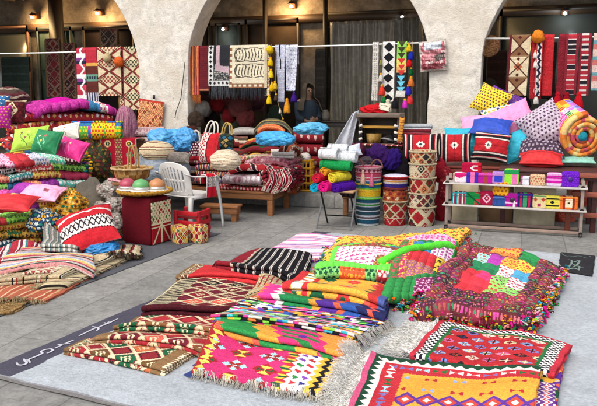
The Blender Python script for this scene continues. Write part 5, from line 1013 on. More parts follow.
blob('cloth_bundle', 'cream twisted cloth bundle like a turban in front of the basket bag', 'bundle', D(225, 161, 8.75), .19, .16, .135, hx('C8B49A'), 'cloth', 15, .11, pat=stripes([(.03, hx('CDBBA2')), (.006, hx('8A7358')), (.03, hx('DACAB2')), (.006, hx('9A8468'))], 'b', wave=.02), n=150, sharp=.7)
# left end of the bench: grey sheet, striped pillow, blue bags
gb = VY(160, 165, 8.75); blob('grey_sheet_bundle', 'grey blue sheet bundle behind the plastic chair back', 'sheet', D(160, 172, 8.85), .36, .3, .28, hx('7A8490'), 'bag', 17, .1, n=60)
packet('folded_textile', 'grey and maroon rugs piled beneath the light blue bags', 'rug', [VY(140, 0, 9.0)[:2], VY(198, 0, 9.0)[:2], VY(198, 0, 9.6)[:2], VY(140, 0, 9.6)[:2]], 8, .07, stripes([(.06, hx('7A3A3E')), (.02, hx('B8A898')), (.04, hx('5A5458'))], 'b', wave=.02), .012, seed=48, z0=.33, mat='wool', group=GT)
blob('striped_pillow', 'cream and brown striped round pillow left of the chair back', 'cushion', D(157, 151, 8.7), .21, .16, .13, hx('C8B494'), 'cloth', 19, .09, yaw=20, pat=stripes([(.05, hx('CBB897')), (.012, hx('8A5A4A')), (.02, hx('DACAA8')), (.012, hx('6A4A3A'))], 'b', wave=.006), n=150, sharp=.2)
blob('plastic_bag', 'light blue plastic bag heaped above the striped pillow', 'bag', D(167, 139, 9.15), .23, .18, .145, hx('4A98CC'), 'bag', 21, .26, n=64, group='blue plastic bags on the bench')
blob('plastic_bag', 'light blue plastic bag to the right touching the purse handles', 'bag', D(186, 141, 9.1), .2, .18, .16, hx('4690C8'), 'bag', 23, .26, n=64, group='blue plastic bags on the bench')
blob('plastic_bag', 'shiny sky blue plastic bag lying before the orange cloth', 'bag', D(275, 139, 9.35), .27, .17, .10, hx('3A9AD0'), 'bag', 25, .2, yaw=-12, n=64, group='blue plastic bags on the bench')
blob('plastic_bag', 'pale blue plastic bag at the back right beside the yellow crate', 'bag', D(311, 129, 9.9), .23, .16, .09, hx('52A4CC'), 'bag', 27, .26, yaw=15, n=64, group='blue plastic bags on the bench')
cushion('cushion', 'grey fluffy cushion between the chair and the striped pillow', 'cushion', D(178, 158, 8.65), .34, .14, .12, 0, 40, 0, solid(hx('8A8078'), .3), 'wool', seed=33)
blob('green_bundle', 'dark green and red cloth behind the striped pillow', 'cloth', D(147, 158, 9.0), .16, .14, .13, hx('1E6A4A'), 'cloth', 29, .15, pat=dots(hx('1E6A4A'), [hx('A83A4A'), hx('D8C8B8')], .05, .35), n=110)
packet('folded_textile', 'pale pink crocheted cloth heap beside the foot of the left pillar', 'cloth', [D(132, 150, 9.3)[:2], D(162, 150, 9.4)[:2], D(165, 150, 10.1)[:2], D(135, 150, 10.)[:2]], 4, .05, dots(hx('C8A0A0'), [hx('E0C8C4'), hx('A87078')], .03, .34), .012, seed=35, mat='wool', z0=.95)
def handles(root, pts, r, col):
    m = MB(); m.tube(pts, r, col, 7); m.obj('handle', 'cloth', root)
def purse(name, lab, c, w, h, dpt, yaw, pat, hcol, hh=.16, cat='bag', lean=12):
    t = thing(name, lab, cat, (c[0], c[1], c[2]-h/2)); cushion('body', None, None, c, w, h, dpt, yaw, lean, 0, pat, 'cloth', n=46, seed=int(w*1000), pinch=.03, parent=t)
    M = Rm(yaw, lean)
    for s in (-1, 1): handles(t, [np.asarray(c)+M@np.array([math.cos(q)*w*.28, h*.42+hh*math.sin(q)**.8, s*dpt*.22]) for q in np.linspace(0, math.pi, 18)], .010, hcol)
    return t
def redw(a, b, L, W):
    o = full(a, hx('BE1020')); x = a/L; m = (np.abs(x-.42) < .24); o[m] = hx('DED4CC'); mm = m & ((fr(b/.05+np.floor(a/.03)*.5) < .5)) & (np.abs(x-.42) < .19); o[mm] = hx('A81424'); m = (np.abs(np.abs(x-.42)-.27) < .025); o[m] = hx('2A1420'); return o
purse('handbag', 'red and white woven handbag with tall white handles on the bench', D(209, 148, 8.85), .30, .40, .14, -24, redw, hx('D8D2C6'), .17, lean=14)
purse('handbag', 'dark plum and white dotted handbag left of the red handbag', D(196, 151, 9.0), .18, .26, .12, 10, mix(dots(hx('4A1226'), [hx('D8C8C8')], .035, .28), (lambda a, b, L, W: b > W*.78, hx('B01424'))), hx('CFC6B8'), .15)
purse('handbag', 'teal and black patterned handbag with tan handle right of the red handbag', D(226, 143, 9.15), .22, .26, .12, -10, diam([hx('1E6A8A'), hx('2A3A2A'), hx('B89A5A')], hx('1A1A1A'), .08, .07, .12), hx('B89858'), .15)
packet('folded_textile', 'orange knitted cloth with green and grey edge folded at the back of the bench', 'cloth', [VY(257, 0, 9.6)[:2], VY(284, 0, 9.6)[:2], VY(284, 0, 10.05)[:2], VY(257, 0, 10.05)[:2]], 4, .045, mix(stripes([(.02, hx('D8622A')), (.008, hx('E8884A'))], 'b'), (lambda a, b, L, W: b > .1, hx('6AA88A')), (lambda a, b, L, W: b > .2, hx('6A5A4A'))), .012, seed=41, mat='wool', droop=.08, z0=1.0)
packet('folded_textile', 'grey brown blanket arched over the orange knitted cloth', 'blanket', [VY(253, 0, 9.72)[:2], VY(292, 0, 9.72)[:2], VY(290, 0, 10.2)[:2], VY(255, 0, 10.2)[:2]], 2, .04, stripes([(.03, hx('5A5248')), (.01, hx('7A8A6A')), (.02, hx('4A423A')), (.008, hx('C8A83A'))], 'b'), .012, seed=42, mat='wool', droop=.16, z0=1.16)
packet('folded_textile', 'dark red folded cloth with white motifs at the back under the hanging tassels', 'cloth', [VY(288, 0, 10.0)[:2], VY(324, 0, 10.0)[:2], VY(322, 0, 10.4)[:2], VY(287, 0, 10.4)[:2]], 10, .085, dots(hx('8A0E22'), [hx('D8B0A8')], .11, .18), .012, seed=43, mat='wool', z0=0.2)
packet('folded_textile', 'pale grey cloth draped at the back left of the bench pile', 'cloth', [VY(228, 0, 9.8)[:2], VY(262, 0, 9.8)[:2], VY(260, 0, 10.3)[:2], VY(230, 0, 10.3)[:2]], 2, .05, solid(hx('9A958F'), .15), .012, seed=44, droop=.06, z0=1.0)
bp('folded_textile', 'dark red and green rolled rugs stacked behind the blue bag', 'rug', 240, 290, 9.55, 10.2, 10, .053, stripes([(.05, hx('7A1222')), (.02, hx('1E4A2E')), (.03, hx('B8422A')), (.015, hx('D8A83A'))], 'b', wave=.02), 'wool', seed=45, droop=.1, z0=0.45)
bp('folded_textile', 'orange and cream shawl sliding down the right end of the pile', 'shawl', 281, 290, 9.1, 9.6, 8, .085, stripes([(.05, hx('7A2A1E')), (.012, hx('C8B0A0')), (.03, hx('3A1A1A')), (.03, hx('B0522A')), (.012, hx('C8B0A0'))], 'a', wave=.03), 'wool', seed=46, droop=.05, amp=.03, z0=0.25)
packet('folded_textile', 'olive and red rugs heaped left of the pillar foot behind the handbags', 'rug', [VY(192, 0, 9.6)[:2], VY(246, 0, 9.6)[:2], VY(246, 0, 10.3)[:2], VY(192, 0, 10.3)[:2]], 10, .078, stripes([(.06, hx('8A2A2A')), (.02, hx('C8B49A')), (.04, hx('4A3A2A'))], 'b', wave=.02), .014, seed=47, mat='wool', z0=0.2)
m = MB(); hc = D(191, 131, 9.7); m.lathe([(.0, .07), (.06, .068), (.1, .03), (.11, -.03), (.10, -.05), (.085, -.04)], hc, 24, col=hx('3E1A14')); o = m.obj('round_cap', 'cloth'); tag(o, 'dark brown round cap resting by the foot of the left pillar', 'cap')
# hanging red textile on the left pillar and black strap
def p_pil(a, b, L, W):
    o = diam([hx('A82A1E'), hx('8A1E1E'), hx('B8442A')], hx('D8A86A'), .09, .11, .10, [hx('D8B88A'), hx('3A4A2A')], 4)(a, b, L, W); m = b < .035; o[m] = hx('B03020'); return o
c1, c2 = VY(138, 100, 10.66), VY(164, 131, 10.66); cushion('woven_pouch', 'flat orange red woven bag hanging on the left pillar', 'bag', (c1+c2)/2+np.array([0, -.02, 0]), c2[0]-c1[0], c1[2]-c2[2], .05, 0, 2, -8, p_pil, pinch=.02, n=60)
m = MB(); m.tube([VY(185, 62, 10.66), VY(183, 80, 10.655), VY(181, 98, 10.655), VY(176, 112, 10.655), VY(175, 118, 10.655)], .007, hx('4A4238'), 6); tag(m.obj('strap', 'cloth'), 'dark strap hanging down the face of the left pillar', 'strap')
m = MB(); m.box(VY(154, 97, 10.65), (.03, .03, .07), hx('2A1E18')); tag(m.obj('hook', 'paint'), 'dark hook above the orange red woven bag on the pillar', 'hook')
# yellow plastic crate
cy = (VY(297, 175, 9.72)); t = thing('plastic_crate', 'yellow plastic lattice crate on the raised step beside the bench', 'crate', (cy[0], cy[1], STEP)); m = MB(); Yc = hx('D89A12'); x0, y0, w_, dp, hh = cy[0]+.03, cy[1]+.2, .34, .38, .44
for z in np.linspace(0, hh, 5): 
    for sy in (-1, 1): m.box((x0, y0+sy*dp/2, STEP+.02+z), (w_, .015, .03), Yc)
    for sx in (-1, 1): m.box((x0+sx*w_/2, y0, STEP+.02+z), (.015, dp, .0302), Yc)
for q in np.linspace(-.5, .5, 7):
    for sy in (-1, 1): m.box((x0+q*w_*.98, y0+sy*(dp/2-.002), STEP+.02+hh/2), (.018, .012, hh), Yc*.95)
    for sx in (-1, 1): m.box((x0+sx*(w_/2-.002), y0+q*dp*.98, STEP+.02+hh/2), (.012, .018, hh), Yc*.95)
m.box((x0, y0, STEP+.012), (w_-.02, dp-.02, .015), Yc*.9); m.obj('lattice', 'plastic', t, smooth=False)
blob('white_cloth', 'white cloth stuffed into the top of the yellow crate', 'cloth', (x0-.02, y0, STEP+hh+.02), .15, .18, .09, hx('D8D2CA'), 'cloth', 51, .2)
# ---- hanging goods on the poles
def w1(a, b, L, W): return diam([hx('D2BF94'), hx('8A1420'), hx('D2BF94'), hx('6A4A2A')], hx('8A1420'), .2, .26, .06, [hx('8A1420'), hx('2A3A1E'), hx('C0903A')], 2)(a, b, L, W)
HG = 'rugs and shawls hanging from the poles'
def beige_geo(s, a0=.0):
    def f(a, b, L, W):
        x = np.abs(a-L/2)/(L/2); k = np.floor(b/.28); y = np.abs(fr(b/.28)-.5)*2; o = full(a, hx('CDBB96')); m = x > y*.95; o[m] = hx('7E1420'); m = x > y*.95+.22; o[m] = hx('CDBB96'); q = (y > .55+.45*x*0) & (x < y*.8); o[q & ((np.floor(a/.035)+np.floor(b/.035)) % 2 == 0)] = [hx('8A2A1E'), hx('5A4A2A'), hx('2E3A22')][s]; m = (np.abs(x-y*.8) < .06); o[m] = hx('5A3018'); m = x > .92; o[m] = hx('6A0E1A'); return o
    return f
hang('hanging_strip', 'narrow strip of white, violet and red tassel flaps at the left arch', 'textile', 77, 86, 49, 105, mix(stripes([(.10, hx('B01C3A')), (.07, hx('E0D8DC')), (.06, hx('7A2A7A')), (.05, hx('1E1E3A')), (.08, hx('C02848'))], 'b'), (lambda a, b, L, W: np.abs(a-L*.6+.03*np.sin(b*30)) < .02, K.white)), seed=1, group=HG)
hang('hanging_rug', 'crimson cloth above green and navy bands, left in the left arch', 'rug', 85, 98, 48.8, 108, mix(stripes([(9, hx('5A2018'))], 'b'), (lambda a, b, L, W: b < .27, hx('B4122E')), (lambda a, b, L, W: (b > .27) & (b < .31), hx('D8A03A')), (lambda a, b, L, W: (b > .46) & (b < .58), hx('5A8A78')), (lambda a, b, L, W: (b > .5) & (b < .54) & (tri(a/.05) > .4), hx('1E2A3A')), (lambda a, b, L, W: (b > .78), hx('1E2244')), (lambda a, b, L, W: (b > .78) & (b < .95) & (fr(a/.05) < .5), hx('B8B4C0'))), seed=2, group=HG, fringe=[.08, 160, [K.navy, K.char], .003])
hang('hanging_rug', 'beige rug with chequered diamonds hanging behind two pompoms', 'rug', 97, 122, 48.4, 97, beige_geo(0), seed=3, group=HG, cell=.009)
hang('hanging_rug', 'maroon edge of a folded rug hanging behind the beige diamond rug', 'rug', 118, 126, 48.6, 112, sadu(hx('6A0E1A'), CR, [K.black, K.dred], .12, .12), seed=4, group=HG, Y=10.84)
hang('hanging_rug', 'beige and dark geometric rug hanging next to the left pillar', 'rug', 123, 142, 48, 111, beige_geo(2), seed=5, group=HG, cell=.009)
def tstr(name, lab, pts, cat='tassels', group='tassel strands hanging from the poles'):
    """pts: (px, py, kind, size, colour)"""
    p0 = VY(pts[0][0], pts[0][1], 10.72); t = thing(name, lab, cat, (p0[0], 10.72, p0[2]-.4), 0, group); m = MB(); a = [VY(p[0], p[1], 10.72) for p in pts]; top = np.array([a[0][0], 10.8, hzp(pts[0][0])]); m.tube([top]+a, .006, hx('8A7A5A'), 5); m.obj('cord', 'wool', t)
    for k, p in enumerate(pts):
        if p[2] == 'p': pompom(a[k], p[3], hx(p[4]), t, k)
        else: tassel(a[k]+np.array([0, 0, p[3]*.6]), p[3]*1.7, p[3]*.5, hx(p[4]), t, seed=k, cap=K.gold)
    return t
def hzp(px): return 2.40
tstr('pompom_strand', 'cream pompom on a cord in front of the beige rug, left arch', [(107, 58, 'p', .075, 'C8B48A')], 'pompom', None)
tstr('pompom_strand', 'orange red pompom on a cord in front of the beige rug, left arch', [(119, 62, 'p', .085, 'D8622A')], 'pompom', None)
hang('hanging_rug', 'narrow orange red fringed rug hanging right against the left pillar', 'rug', 190.5, 200, 47, 96, stripes([(.012, hx('C0582A')), (.02, hx('8A1E1E')), (.015, hx('D8843A')), (.03, hx('A83A24')), (.01, hx('3A1A1A'))], 'a'), seed=6, group=HG, fringe=[.14, 160, [hx('D8843A'), hx('B85A2A')], .003])
hang('hanging_rug', 'plain maroon rug hanging in the middle arch by the orange one', 'rug', 200, 209, 47, 92, mix(sp('5A0C18', '6E1020', .02), (lambda a, b, L, W: b > W-.04, hx('B86A4A'))), seed=7, group=HG)
def bwr(a, b, L, W):
    o = full(a, hx('22242A')); m = a < .09; o[m] = hx('C8C8C4'); m = (a < .09) & (np.abs(a-.045)+np.abs(fr(b/.075)-.5)*.075 < .03); o[m] = K.black; m = b > W-.09; o[m] = hx('C8C8C4'); m = (b > W-.09) & (np.abs(b-W+.045)+np.abs(fr(a/.075)-.5)*.075 < .03); o[m] = K.black
    m = (np.abs(a-.17) < .035) & (b < W-.1); o[m] = hx('B89AA0'); m = (a > .1) & (b > .5*W) & (b < W-.1); o[m] = dots(hx('4A4A4A'), [hx('A8A4A0'), hx('1A1A1E')], .03, .33)(a, b, L, W)[m]; m = (np.abs(b-.33-.2*a) < .05) & (a > .12); o[m] = hx('B89AA4'); return o
hang('hanging_rug', 'black rug with white diamond border and long grey fringe, middle arch', 'rug', 209, 230, 46.8, 87, bwr, seed=8, group=HG, cell=.009, fringe=[.2, 330, [hx('4A4E54'), hx('2A2C32'), hx('6A6E74')], .003])
def calli(a, b, L, W):
    o = full(a, hx('D2C7AB')); m = (a < .06) | (b > W-.07); o[m] = hx('8A5A3A'); m = ((a < .06) & (fr(b/.09) < .5) & (a > .02)) | ((b > W-.055) & (b < W-.02) & (fr(a/.09) < .55)); o[m] = hx('D8CDB4'); 
    for k, yc in enumerate((.155, .41)):
        u, v = a-.34, b-yc; inn = (a > .12) & (a < L-.06) & (np.abs(v) < .115); st = inn & (np.abs(fr((a+.012*np.sin(b*30+k))/.055)-.5) < .17) & (np.abs(v) < .085-.02*np.sin(a*40)); o[st] = hx('4A4238'); r = np.hypot((a-.20)/.09, v/.10); m = (np.abs(r-1) < .12) & (a < .22); o[m] = hx('4A4238'); m = inn & (np.abs(np.abs(v)-.105+.01*np.sin(a*25)) < .008); o[m] = hx('5A5044')
    m = (a > L-.05); o[m] = hx('BDB093'); return o
hang('hanging_rug', 'cream rug with dark rows of tall looped calligraphy and brown border', 'rug', 229, 268, 46.6, 89, calli, seed=9, group=HG, cell=.007, fringe=[.18, 200, [hx('4A4E54'), hx('2E3036')], .003])
hang('hanging_strip', 'patterned beige and maroon strip beside the cream calligraphy rug', 'textile', 264, 270, 46.5, 97, diam([hx('8A3A3A'), hx('C8B48A'), hx('4A2A2A')], CR, .05, .06, .15), seed=10, group=HG)
tstr('tassel_strand', 'strand of bright yellow tassels by the cream calligraphy rug', [(270, 50, 'p', .06, 'E8C01E'), (270.5, 60, 't', .085, 'E6BC18'), (271, 72, 't', .085, 'E8C424'), (272, 85, 't', .09, 'DDB012'), (269, 98, 't', .09, 'E4BE22')])
tstr('tassel_strand', 'strand of gold and dark tassels ending low beside the white shawl', [(275, 84, 't', .08, 'E0B83A'), (276, 96, 't', .07, '4A3A2A'), (280, 110, 't', .05, 'D8D0C0'), (283, 120, 't', .05, '3A2A2A')])
hang('hanging_shawl', 'pale lilac white knitted scarf with black stripe, middle arch', 'shawl', 275.5, 286, 46.2, 103, mix(stripes([(.02, hx('B8BCD4')), (.008, hx('CFD2E2'))], 'b'), (lambda a, b, L, W: (np.abs(a-L*.42-.04*b) < .012) & (b < .38), hx('1A1A22'))), seed=11, group=HG, mat='wool', wave=.06, bw=.6)
hang('hanging_shawl', 'white crocheted scarf with open loops right of the lilac one', 'shawl', 286, 298, 46.2, 92, dots(hx('CDD0E0'), [hx('8A90B0'), hx('E2E4EE')], .035, .3), seed=12, group=HG, mat='wool', wave=.075, bw=.75)
tassel(VY(294, 92, 10.72), .16, .05, hx('3A1A7A'), thing('tassel', 'purple tassel at the lower end of the white crocheted scarf', 'tassel', VY(294, 96, 10.72)), 'skirt'); tassel(VY(287, 98, 10.72), .24, .05, hx('E89A2A'), thing('tassel', 'orange tassel dangling beneath the white scarves', 'tassel', VY(287, 108, 10.72)), 'skirt')
# middle-right strips
hang('hanging_strip', 'plain narrow white crocheted strip left of the black diamonds', 'textile', 373, 379, 43.5, 102, mix(solid(hx('CFCAC2'), .1), (lambda a, b, L, W: (np.abs(np.abs(a-L/2)-.012) < .004) & (fr(b/.02) < .5), hx('8A857C'))), seed=13, group=HG, mat='wool')
def bdi(a, b, L, W):
    o = full(a, hx('D6D2CC')); o[np.abs(a-L/2)/(L*.42)+np.abs(fr(b/.155)-.5)*2 < .98] = hx('121218'); o[np.minimum(a, L-a) < .008] = hx('9A9690'); return o
hang('hanging_strip', 'white strip with a column of big black diamonds, middle arch', 'textile', 383, 395.5, 43.2, 103, bdi, seed=14, group=HG, cell=.007)
def ctri(a, b, L, W):
    k = np.floor(b/.085); v = fr(b/.085); o = full(a, hx('8ACB4A')); o[b > .26] = hx('D8D05A'); o[b > .37] = hx('E0A85A'); o[b > .46] = hx('1E1E24'); o[b > .74] = hx('D0CCC4')
    m = np.abs(a-L/2) < (1-v)*L*.42; c = np.where((k < 3)[..., None], hx('3A3A1E'), np.where((k < 6)[..., None], hx('C8221E'), hx('5ABCD8'))); m &= b < .74; o[m] = c[m]; return o
hang('hanging_strip', 'narrow strip of stacked triangles, green and red above pale blue', 'textile', 397.5, 407, 42.8, 98, ctri, seed=15, group=HG, cell=.006)
tstr('tassel_strand', 'strand of white, coral red and green tassels between two strips', [(381, 62, 't', .05, '8A8A4A'), (381, 76, 't', .08, 'CFC8C0'), (382, 88, 't', .1, 'D83A2A'), (384, 98, 't', .07, '1E7A3A')])
tstr('tassel_strand', 'strand of yellow, red, blue and green tassels right of the triangles', [(409, 46, 't', .08, 'E0C01E'), (411, 53, 't', .09, '1E2EA0'), (409.5, 60, 't', .09, 'D0181E'), (411, 70, 't', .07, '0E5A2A')])
tstr('tassel_strand', 'lower strand of orange, blue and magenta tassels right of the triangles', [(411, 80, 't', .09, 'DD7A3A'), (408.5, 88, 't', .1, '2A2AA0'), (410, 97, 't', .1, 'D83A3A'), (405, 102, 't', .09, 'D83AC0')])
for k, (px, py, c, s, lab) in enumerate(((377, 108, 'B8141E', .12, 'red tassel bunch lying on the small open cabinet'), (388, 104, 'D0C8B0', .1, 'cream tassel bunch at the foot of the black diamond strip'), (395, 103, '1A1A20', .08, 'black tassel at the foot of the triangle strip'))):
    q = VY(px, py-5, 10.6); tassel(q, s*2, s*.7, hx(c), thing('tassel', lab, 'tassel', q-np.array([0, 0, s*2])), 'skirt', k)
# plastic packet pinned on the right pillar
c1, c2 = VY(421, 41, 10.66), VY(446, 71, 10.66)
def pk(a, b, L, W):
    o = dots(hx('A8404E'), [hx('C8707A'), hx('7A1E2E'), hx('D8B8B8')], .07, .38, 3)(a, b, L, W); m = (b < W*.32) & (a > L*.2) & (a < L*.82); o[m] = hx('C4CAD4'); m = (b > W*.3) & (b < W*.62) & (a > L*.15) & (a < L*.8); o[m] = hx('C88088'); m = np.minimum(np.minimum(a, L-a), np.minimum(b, W-b)) < .025; o[m] = hx('B0A49A'); m = (np.abs(b-W*.55+.3*(a-L*.8)) < .05) & (a > L*.55) & (a < L*.92); o[m] = hx('5A4A44'); return o
cushion('plastic_packet', 'clear packet of pink and red tassels hanging on the right pillar', 'packet', (c1+c2)/2+np.array([0, -.03, 0]), c2[0]-c1[0]+.02, c1[2]-c2[2], .10, 4, 0, 5, pk, 'clearbag', pinch=.02, n=60, wr=.02)
# right arch
def rgeo(a, b, L, W):
    k = np.floor(b/.30); y = fr(b/.30)-.5; x = (a-L/2)/L; o = full(a, hx('CDBB98')); m = np.abs(x) < np.abs(y)*1.0; o[m & (np.mod(k, 2) == 0)] = hx('7A5232'); m = np.abs(x)+np.abs(y) < .22; o[m & (np.mod(k, 2) == 1)] = hx('B0582E'); m = np.abs(np.abs(x)-np.abs(y)) < .04; o[m] = hx('4A1A14'); m = (np.abs(x)+np.abs(np.abs(y)-.38) < .09); o[m] = hx('4A1414'); m = np.abs(np.abs(y)-.5) < .03; o[m] = hx('8A6A4A'); m = a < .035; o[m] = hx('5A0C1A'); return o
hang('hanging_rug', 'beige rug with brown hourglasses and maroon edge, right arch', 'rug', 510, 531, 36.6, 97, rgeo, seed=16, group=HG, cell=.008, lean=-.03)
hang('hanging_scarf', 'bright red scarf hanging behind white tassels, right arch', 'scarf', 532, 544, 36, 100, sp('B40E1E', '9A0C1A', .02), seed=17, group=HG, mat='wool')
hang('hanging_strip', 'red strip with black and white zigzag down the middle, right arch', 'textile', 537, 543.5, 36, 97, mix(solid(hx('B0101E')), (lambda a, b, L, W: np.abs(a-L/2) < L*.34, hx('D0C8C4')), (lambda a, b, L, W: np.abs(a-L/2-L*.16*(tri(b/.09)*2-1)) < .018, hx('1E1630'))), seed=18, group=HG, cell=.006, Y=10.74)
hang('hanging_scarf', 'plain scarlet scarf right of the zigzag strip', 'scarf', 544, 554.5, 36, 97, solid(hx('BE0C1A'), .15), seed=19, group=HG, mat='wool', wave=.03)
tstr('tassel_strand', 'strand of white tassels hanging below an orange pompom', [(538, 37, 'p', .09, 'E8862A'), (535.5, 53, 't', .07, 'D8D2CC'), (536, 62, 't', .075, 'DAD4CE'), (537.5, 77, 't', .07, 'D4CEC8'), (536.5, 87, 't', .075, 'D8D2CC'), (536, 98, 't', .08, 'D6D0CA')])
def blk(s, wh):
    def f(a, b, L, W):
        o = full(a, hx('A01428')); k = np.floor(b/.07); h = hsh(k, s); o[h > .62] = hx('1A141E'); m = (fr(b/.07) < wh); o[m] = hx('C8BCB8'); m = np.minimum(a, L-a) < .03; o[m] = hx('7A0E24'); return o
    return f
hang('hanging_rug', 'plain dark crimson border rug left of the barred rugs, right arch', 'rug', 559, 567, 35.4, 108, sp('7A0C20', '8E1228', .03), seed=20, group=HG, mat='wool')
hang('hanging_rug', 'crimson rug with broad black and grey bars, right arch', 'rug', 566, 579, 35.4, 96, blk(3, .14), seed=21, group=HG, cell=.008, Y=10.78)
hang('hanging_rug', 'crimson rug with fine white and black bars, right arch', 'rug', 580, 592, 35, 97, blk(7, .34), seed=22, group=HG, cell=.008)
hang('hanging_rug', 'pale coral and teal striped rug at the right edge of the photo', 'rug', 594, 606, 34.6, 92, mix(stripes([(.1, hx('C8A8A0')), (.05, hx('5A8A94')), (.07, hx('B8605A'))], 'b'), ), seed=23, group=HG)
for k, (px, lab) in enumerate(((558, 'red tassel hanging at the bottom of the plain crimson rug'), (567, 'dark red tassel second of three along the bottom of the barred rugs'), (579, 'bright red tassel between the two barred rugs at their lower edge'))):
    q = VY(px, 92, 10.70); tassel(q, .24, .07, [hx('B01224'), hx('8A0E20'), hx('C01220')][k], thing('tassel', lab, 'tassel', q-np.array([0, 0, .24])), 'skirt', k)
bp_ = VY(489, 46, 10.95); m = MB(); q = np.linspace(0, 1, 14); V, F, C = lathe_pat([(.16*x, .05*(1-x*x)) for x in q[1:]], (0, 0, 0), 40, wick([hx('9A6A42'), hx('7A4E2E'), hx('B0845A')], .03)); V = np.stack([V[:, 0], -V[:, 2], V[:, 1]], -1)+bp_; tag(solidify(mesh_obj('basket_plate', V, F, C, 'wicker'), .01), 'round brown basket plate hanging just inside the right arch', 'basket')
# goods inside the left arch, shade put in by scaling their colours down
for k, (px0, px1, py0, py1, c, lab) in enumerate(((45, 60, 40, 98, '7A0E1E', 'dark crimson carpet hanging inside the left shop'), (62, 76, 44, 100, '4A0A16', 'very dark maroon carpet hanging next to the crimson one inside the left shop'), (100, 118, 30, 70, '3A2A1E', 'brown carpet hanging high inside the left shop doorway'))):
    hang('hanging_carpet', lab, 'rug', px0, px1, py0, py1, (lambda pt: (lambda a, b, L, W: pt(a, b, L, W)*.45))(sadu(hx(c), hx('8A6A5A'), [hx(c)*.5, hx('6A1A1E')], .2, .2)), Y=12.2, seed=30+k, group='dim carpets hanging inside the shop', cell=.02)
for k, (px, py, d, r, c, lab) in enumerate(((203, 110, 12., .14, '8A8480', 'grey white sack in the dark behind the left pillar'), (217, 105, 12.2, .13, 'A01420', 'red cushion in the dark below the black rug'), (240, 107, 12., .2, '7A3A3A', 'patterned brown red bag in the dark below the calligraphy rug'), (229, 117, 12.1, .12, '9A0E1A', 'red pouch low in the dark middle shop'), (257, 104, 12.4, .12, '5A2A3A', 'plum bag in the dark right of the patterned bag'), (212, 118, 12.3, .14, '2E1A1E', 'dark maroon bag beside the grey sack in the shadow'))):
    blob('sack', lab, 'sack', D(px, py, d), r, r*.8, r*1.05, hx(c)*.28, 'cloth', 60+k, .14, n=50)  # base colours scaled down, the shop's darkness is put into them

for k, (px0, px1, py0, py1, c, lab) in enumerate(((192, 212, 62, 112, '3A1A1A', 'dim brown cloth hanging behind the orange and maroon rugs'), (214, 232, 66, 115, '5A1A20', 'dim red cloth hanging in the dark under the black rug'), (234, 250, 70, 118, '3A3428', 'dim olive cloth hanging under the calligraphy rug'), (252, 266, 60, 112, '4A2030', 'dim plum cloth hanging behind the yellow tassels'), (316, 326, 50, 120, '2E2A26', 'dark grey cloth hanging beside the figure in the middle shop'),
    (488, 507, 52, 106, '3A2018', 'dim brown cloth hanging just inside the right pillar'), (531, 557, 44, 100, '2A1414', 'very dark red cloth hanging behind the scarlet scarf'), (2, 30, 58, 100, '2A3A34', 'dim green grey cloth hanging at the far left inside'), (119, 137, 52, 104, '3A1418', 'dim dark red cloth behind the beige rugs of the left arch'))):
    hang('hanging_cloth', lab, 'cloth', px0, px1, py0, py1, (lambda cc_: (lambda a, b, L, W: full(a, cc_)*(1+.5*(fr(b/.16) < .3))[..., None]))(hx(c)*.6), Y=12.0+.08*(k % 3), seed=60+k, group='dim cloths hanging inside the shops', cell=.02, mat='wool', wave=.04)  # dimness of the interior painted in through the colour factor
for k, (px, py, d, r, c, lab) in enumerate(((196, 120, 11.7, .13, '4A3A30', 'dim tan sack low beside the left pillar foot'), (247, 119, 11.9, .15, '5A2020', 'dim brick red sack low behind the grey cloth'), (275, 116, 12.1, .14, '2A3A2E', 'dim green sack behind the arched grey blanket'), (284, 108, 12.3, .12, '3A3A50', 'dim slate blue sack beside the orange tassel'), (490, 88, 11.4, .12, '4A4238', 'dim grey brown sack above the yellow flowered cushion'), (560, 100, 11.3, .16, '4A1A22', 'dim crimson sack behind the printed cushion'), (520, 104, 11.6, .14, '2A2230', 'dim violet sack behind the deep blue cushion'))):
    blob('sack', lab, 'sack', D(px, py, d), r, r*.8, r*1.1, hx(c)*.5, 'cloth', 120+k, .2, n=60)  # colours darkened by a factor to look unlit
# ================================================================== FOLDING TABLE WITH TOWELS
fa, fb = G(313, 231), G(347, 233); ft = D(338, 192, 8.45); FT = np.array([ft[0], ft[1], .455]); yw = math.atan2(*(fb-fa)[1::-1])
t = thing('folding_table', 'small folding table with crossed metal legs carrying rolled towels', 'table', (FT[0], FT[1], 0), yw); m = MB(); m.box(FT, (.46, .34, .022), hx('B08A64'), yw); bev(m.obj('tabletop', 'wood', t, smooth=False), .005)
Mf = np.array(Matrix.Rotation(yw, 3, 'Z'))
def F_(x, y, z): return FT*[1, 1, 0]+Mf@np.array([x, y, z])
for sx in (-.21, .21):
    m = MB(); m.tube([F_(sx, -.22, .0), F_(sx*.97, .13, .445)], .011, hx('A8AAAE'), 8); m.obj('leg', 'metal', t); m = MB(); m.tube([F_(sx*.88, .22, .0), F_(sx*.86, -.13, .445)], .011, hx('3A3A3E'), 8); m.obj('leg', 'metal', t)
for y_, z_, x_, cl in ((-.195, .03, .21, 'A8AAAE'), (.17, .09, .185, '3A3A3E')):
    m = MB(); m.tube([F_(-x_, y_, z_+.02), F_(x_, y_, z_+.02)], .008, hx(cl), 7); m.obj('crossbar', 'metal', t)
wb = (G(335, 219)+G(353, 219))/2; board('wooden_block', 'small wooden stool half hidden behind the folding table', (wb[0]+.04, wb[1]+.4, .34), (.36, .3, .34), R(10), 'stool', False, hx('8A5A34'))
def towel(lab, px, py, d, ln, r, col, yw_, seed): roll('towel_roll', lab, 'towel', D(px, py, d), yw_, ln, r, 3.2, mix(solid(hx(col), .12), (lambda a, b, L, W: (np.abs(a-.05) < .008), hx(col)*.7)), 'wool', 'rolled towels on the folding table', .012, None, seed, 0, .16)
yT = math.degrees(yw)
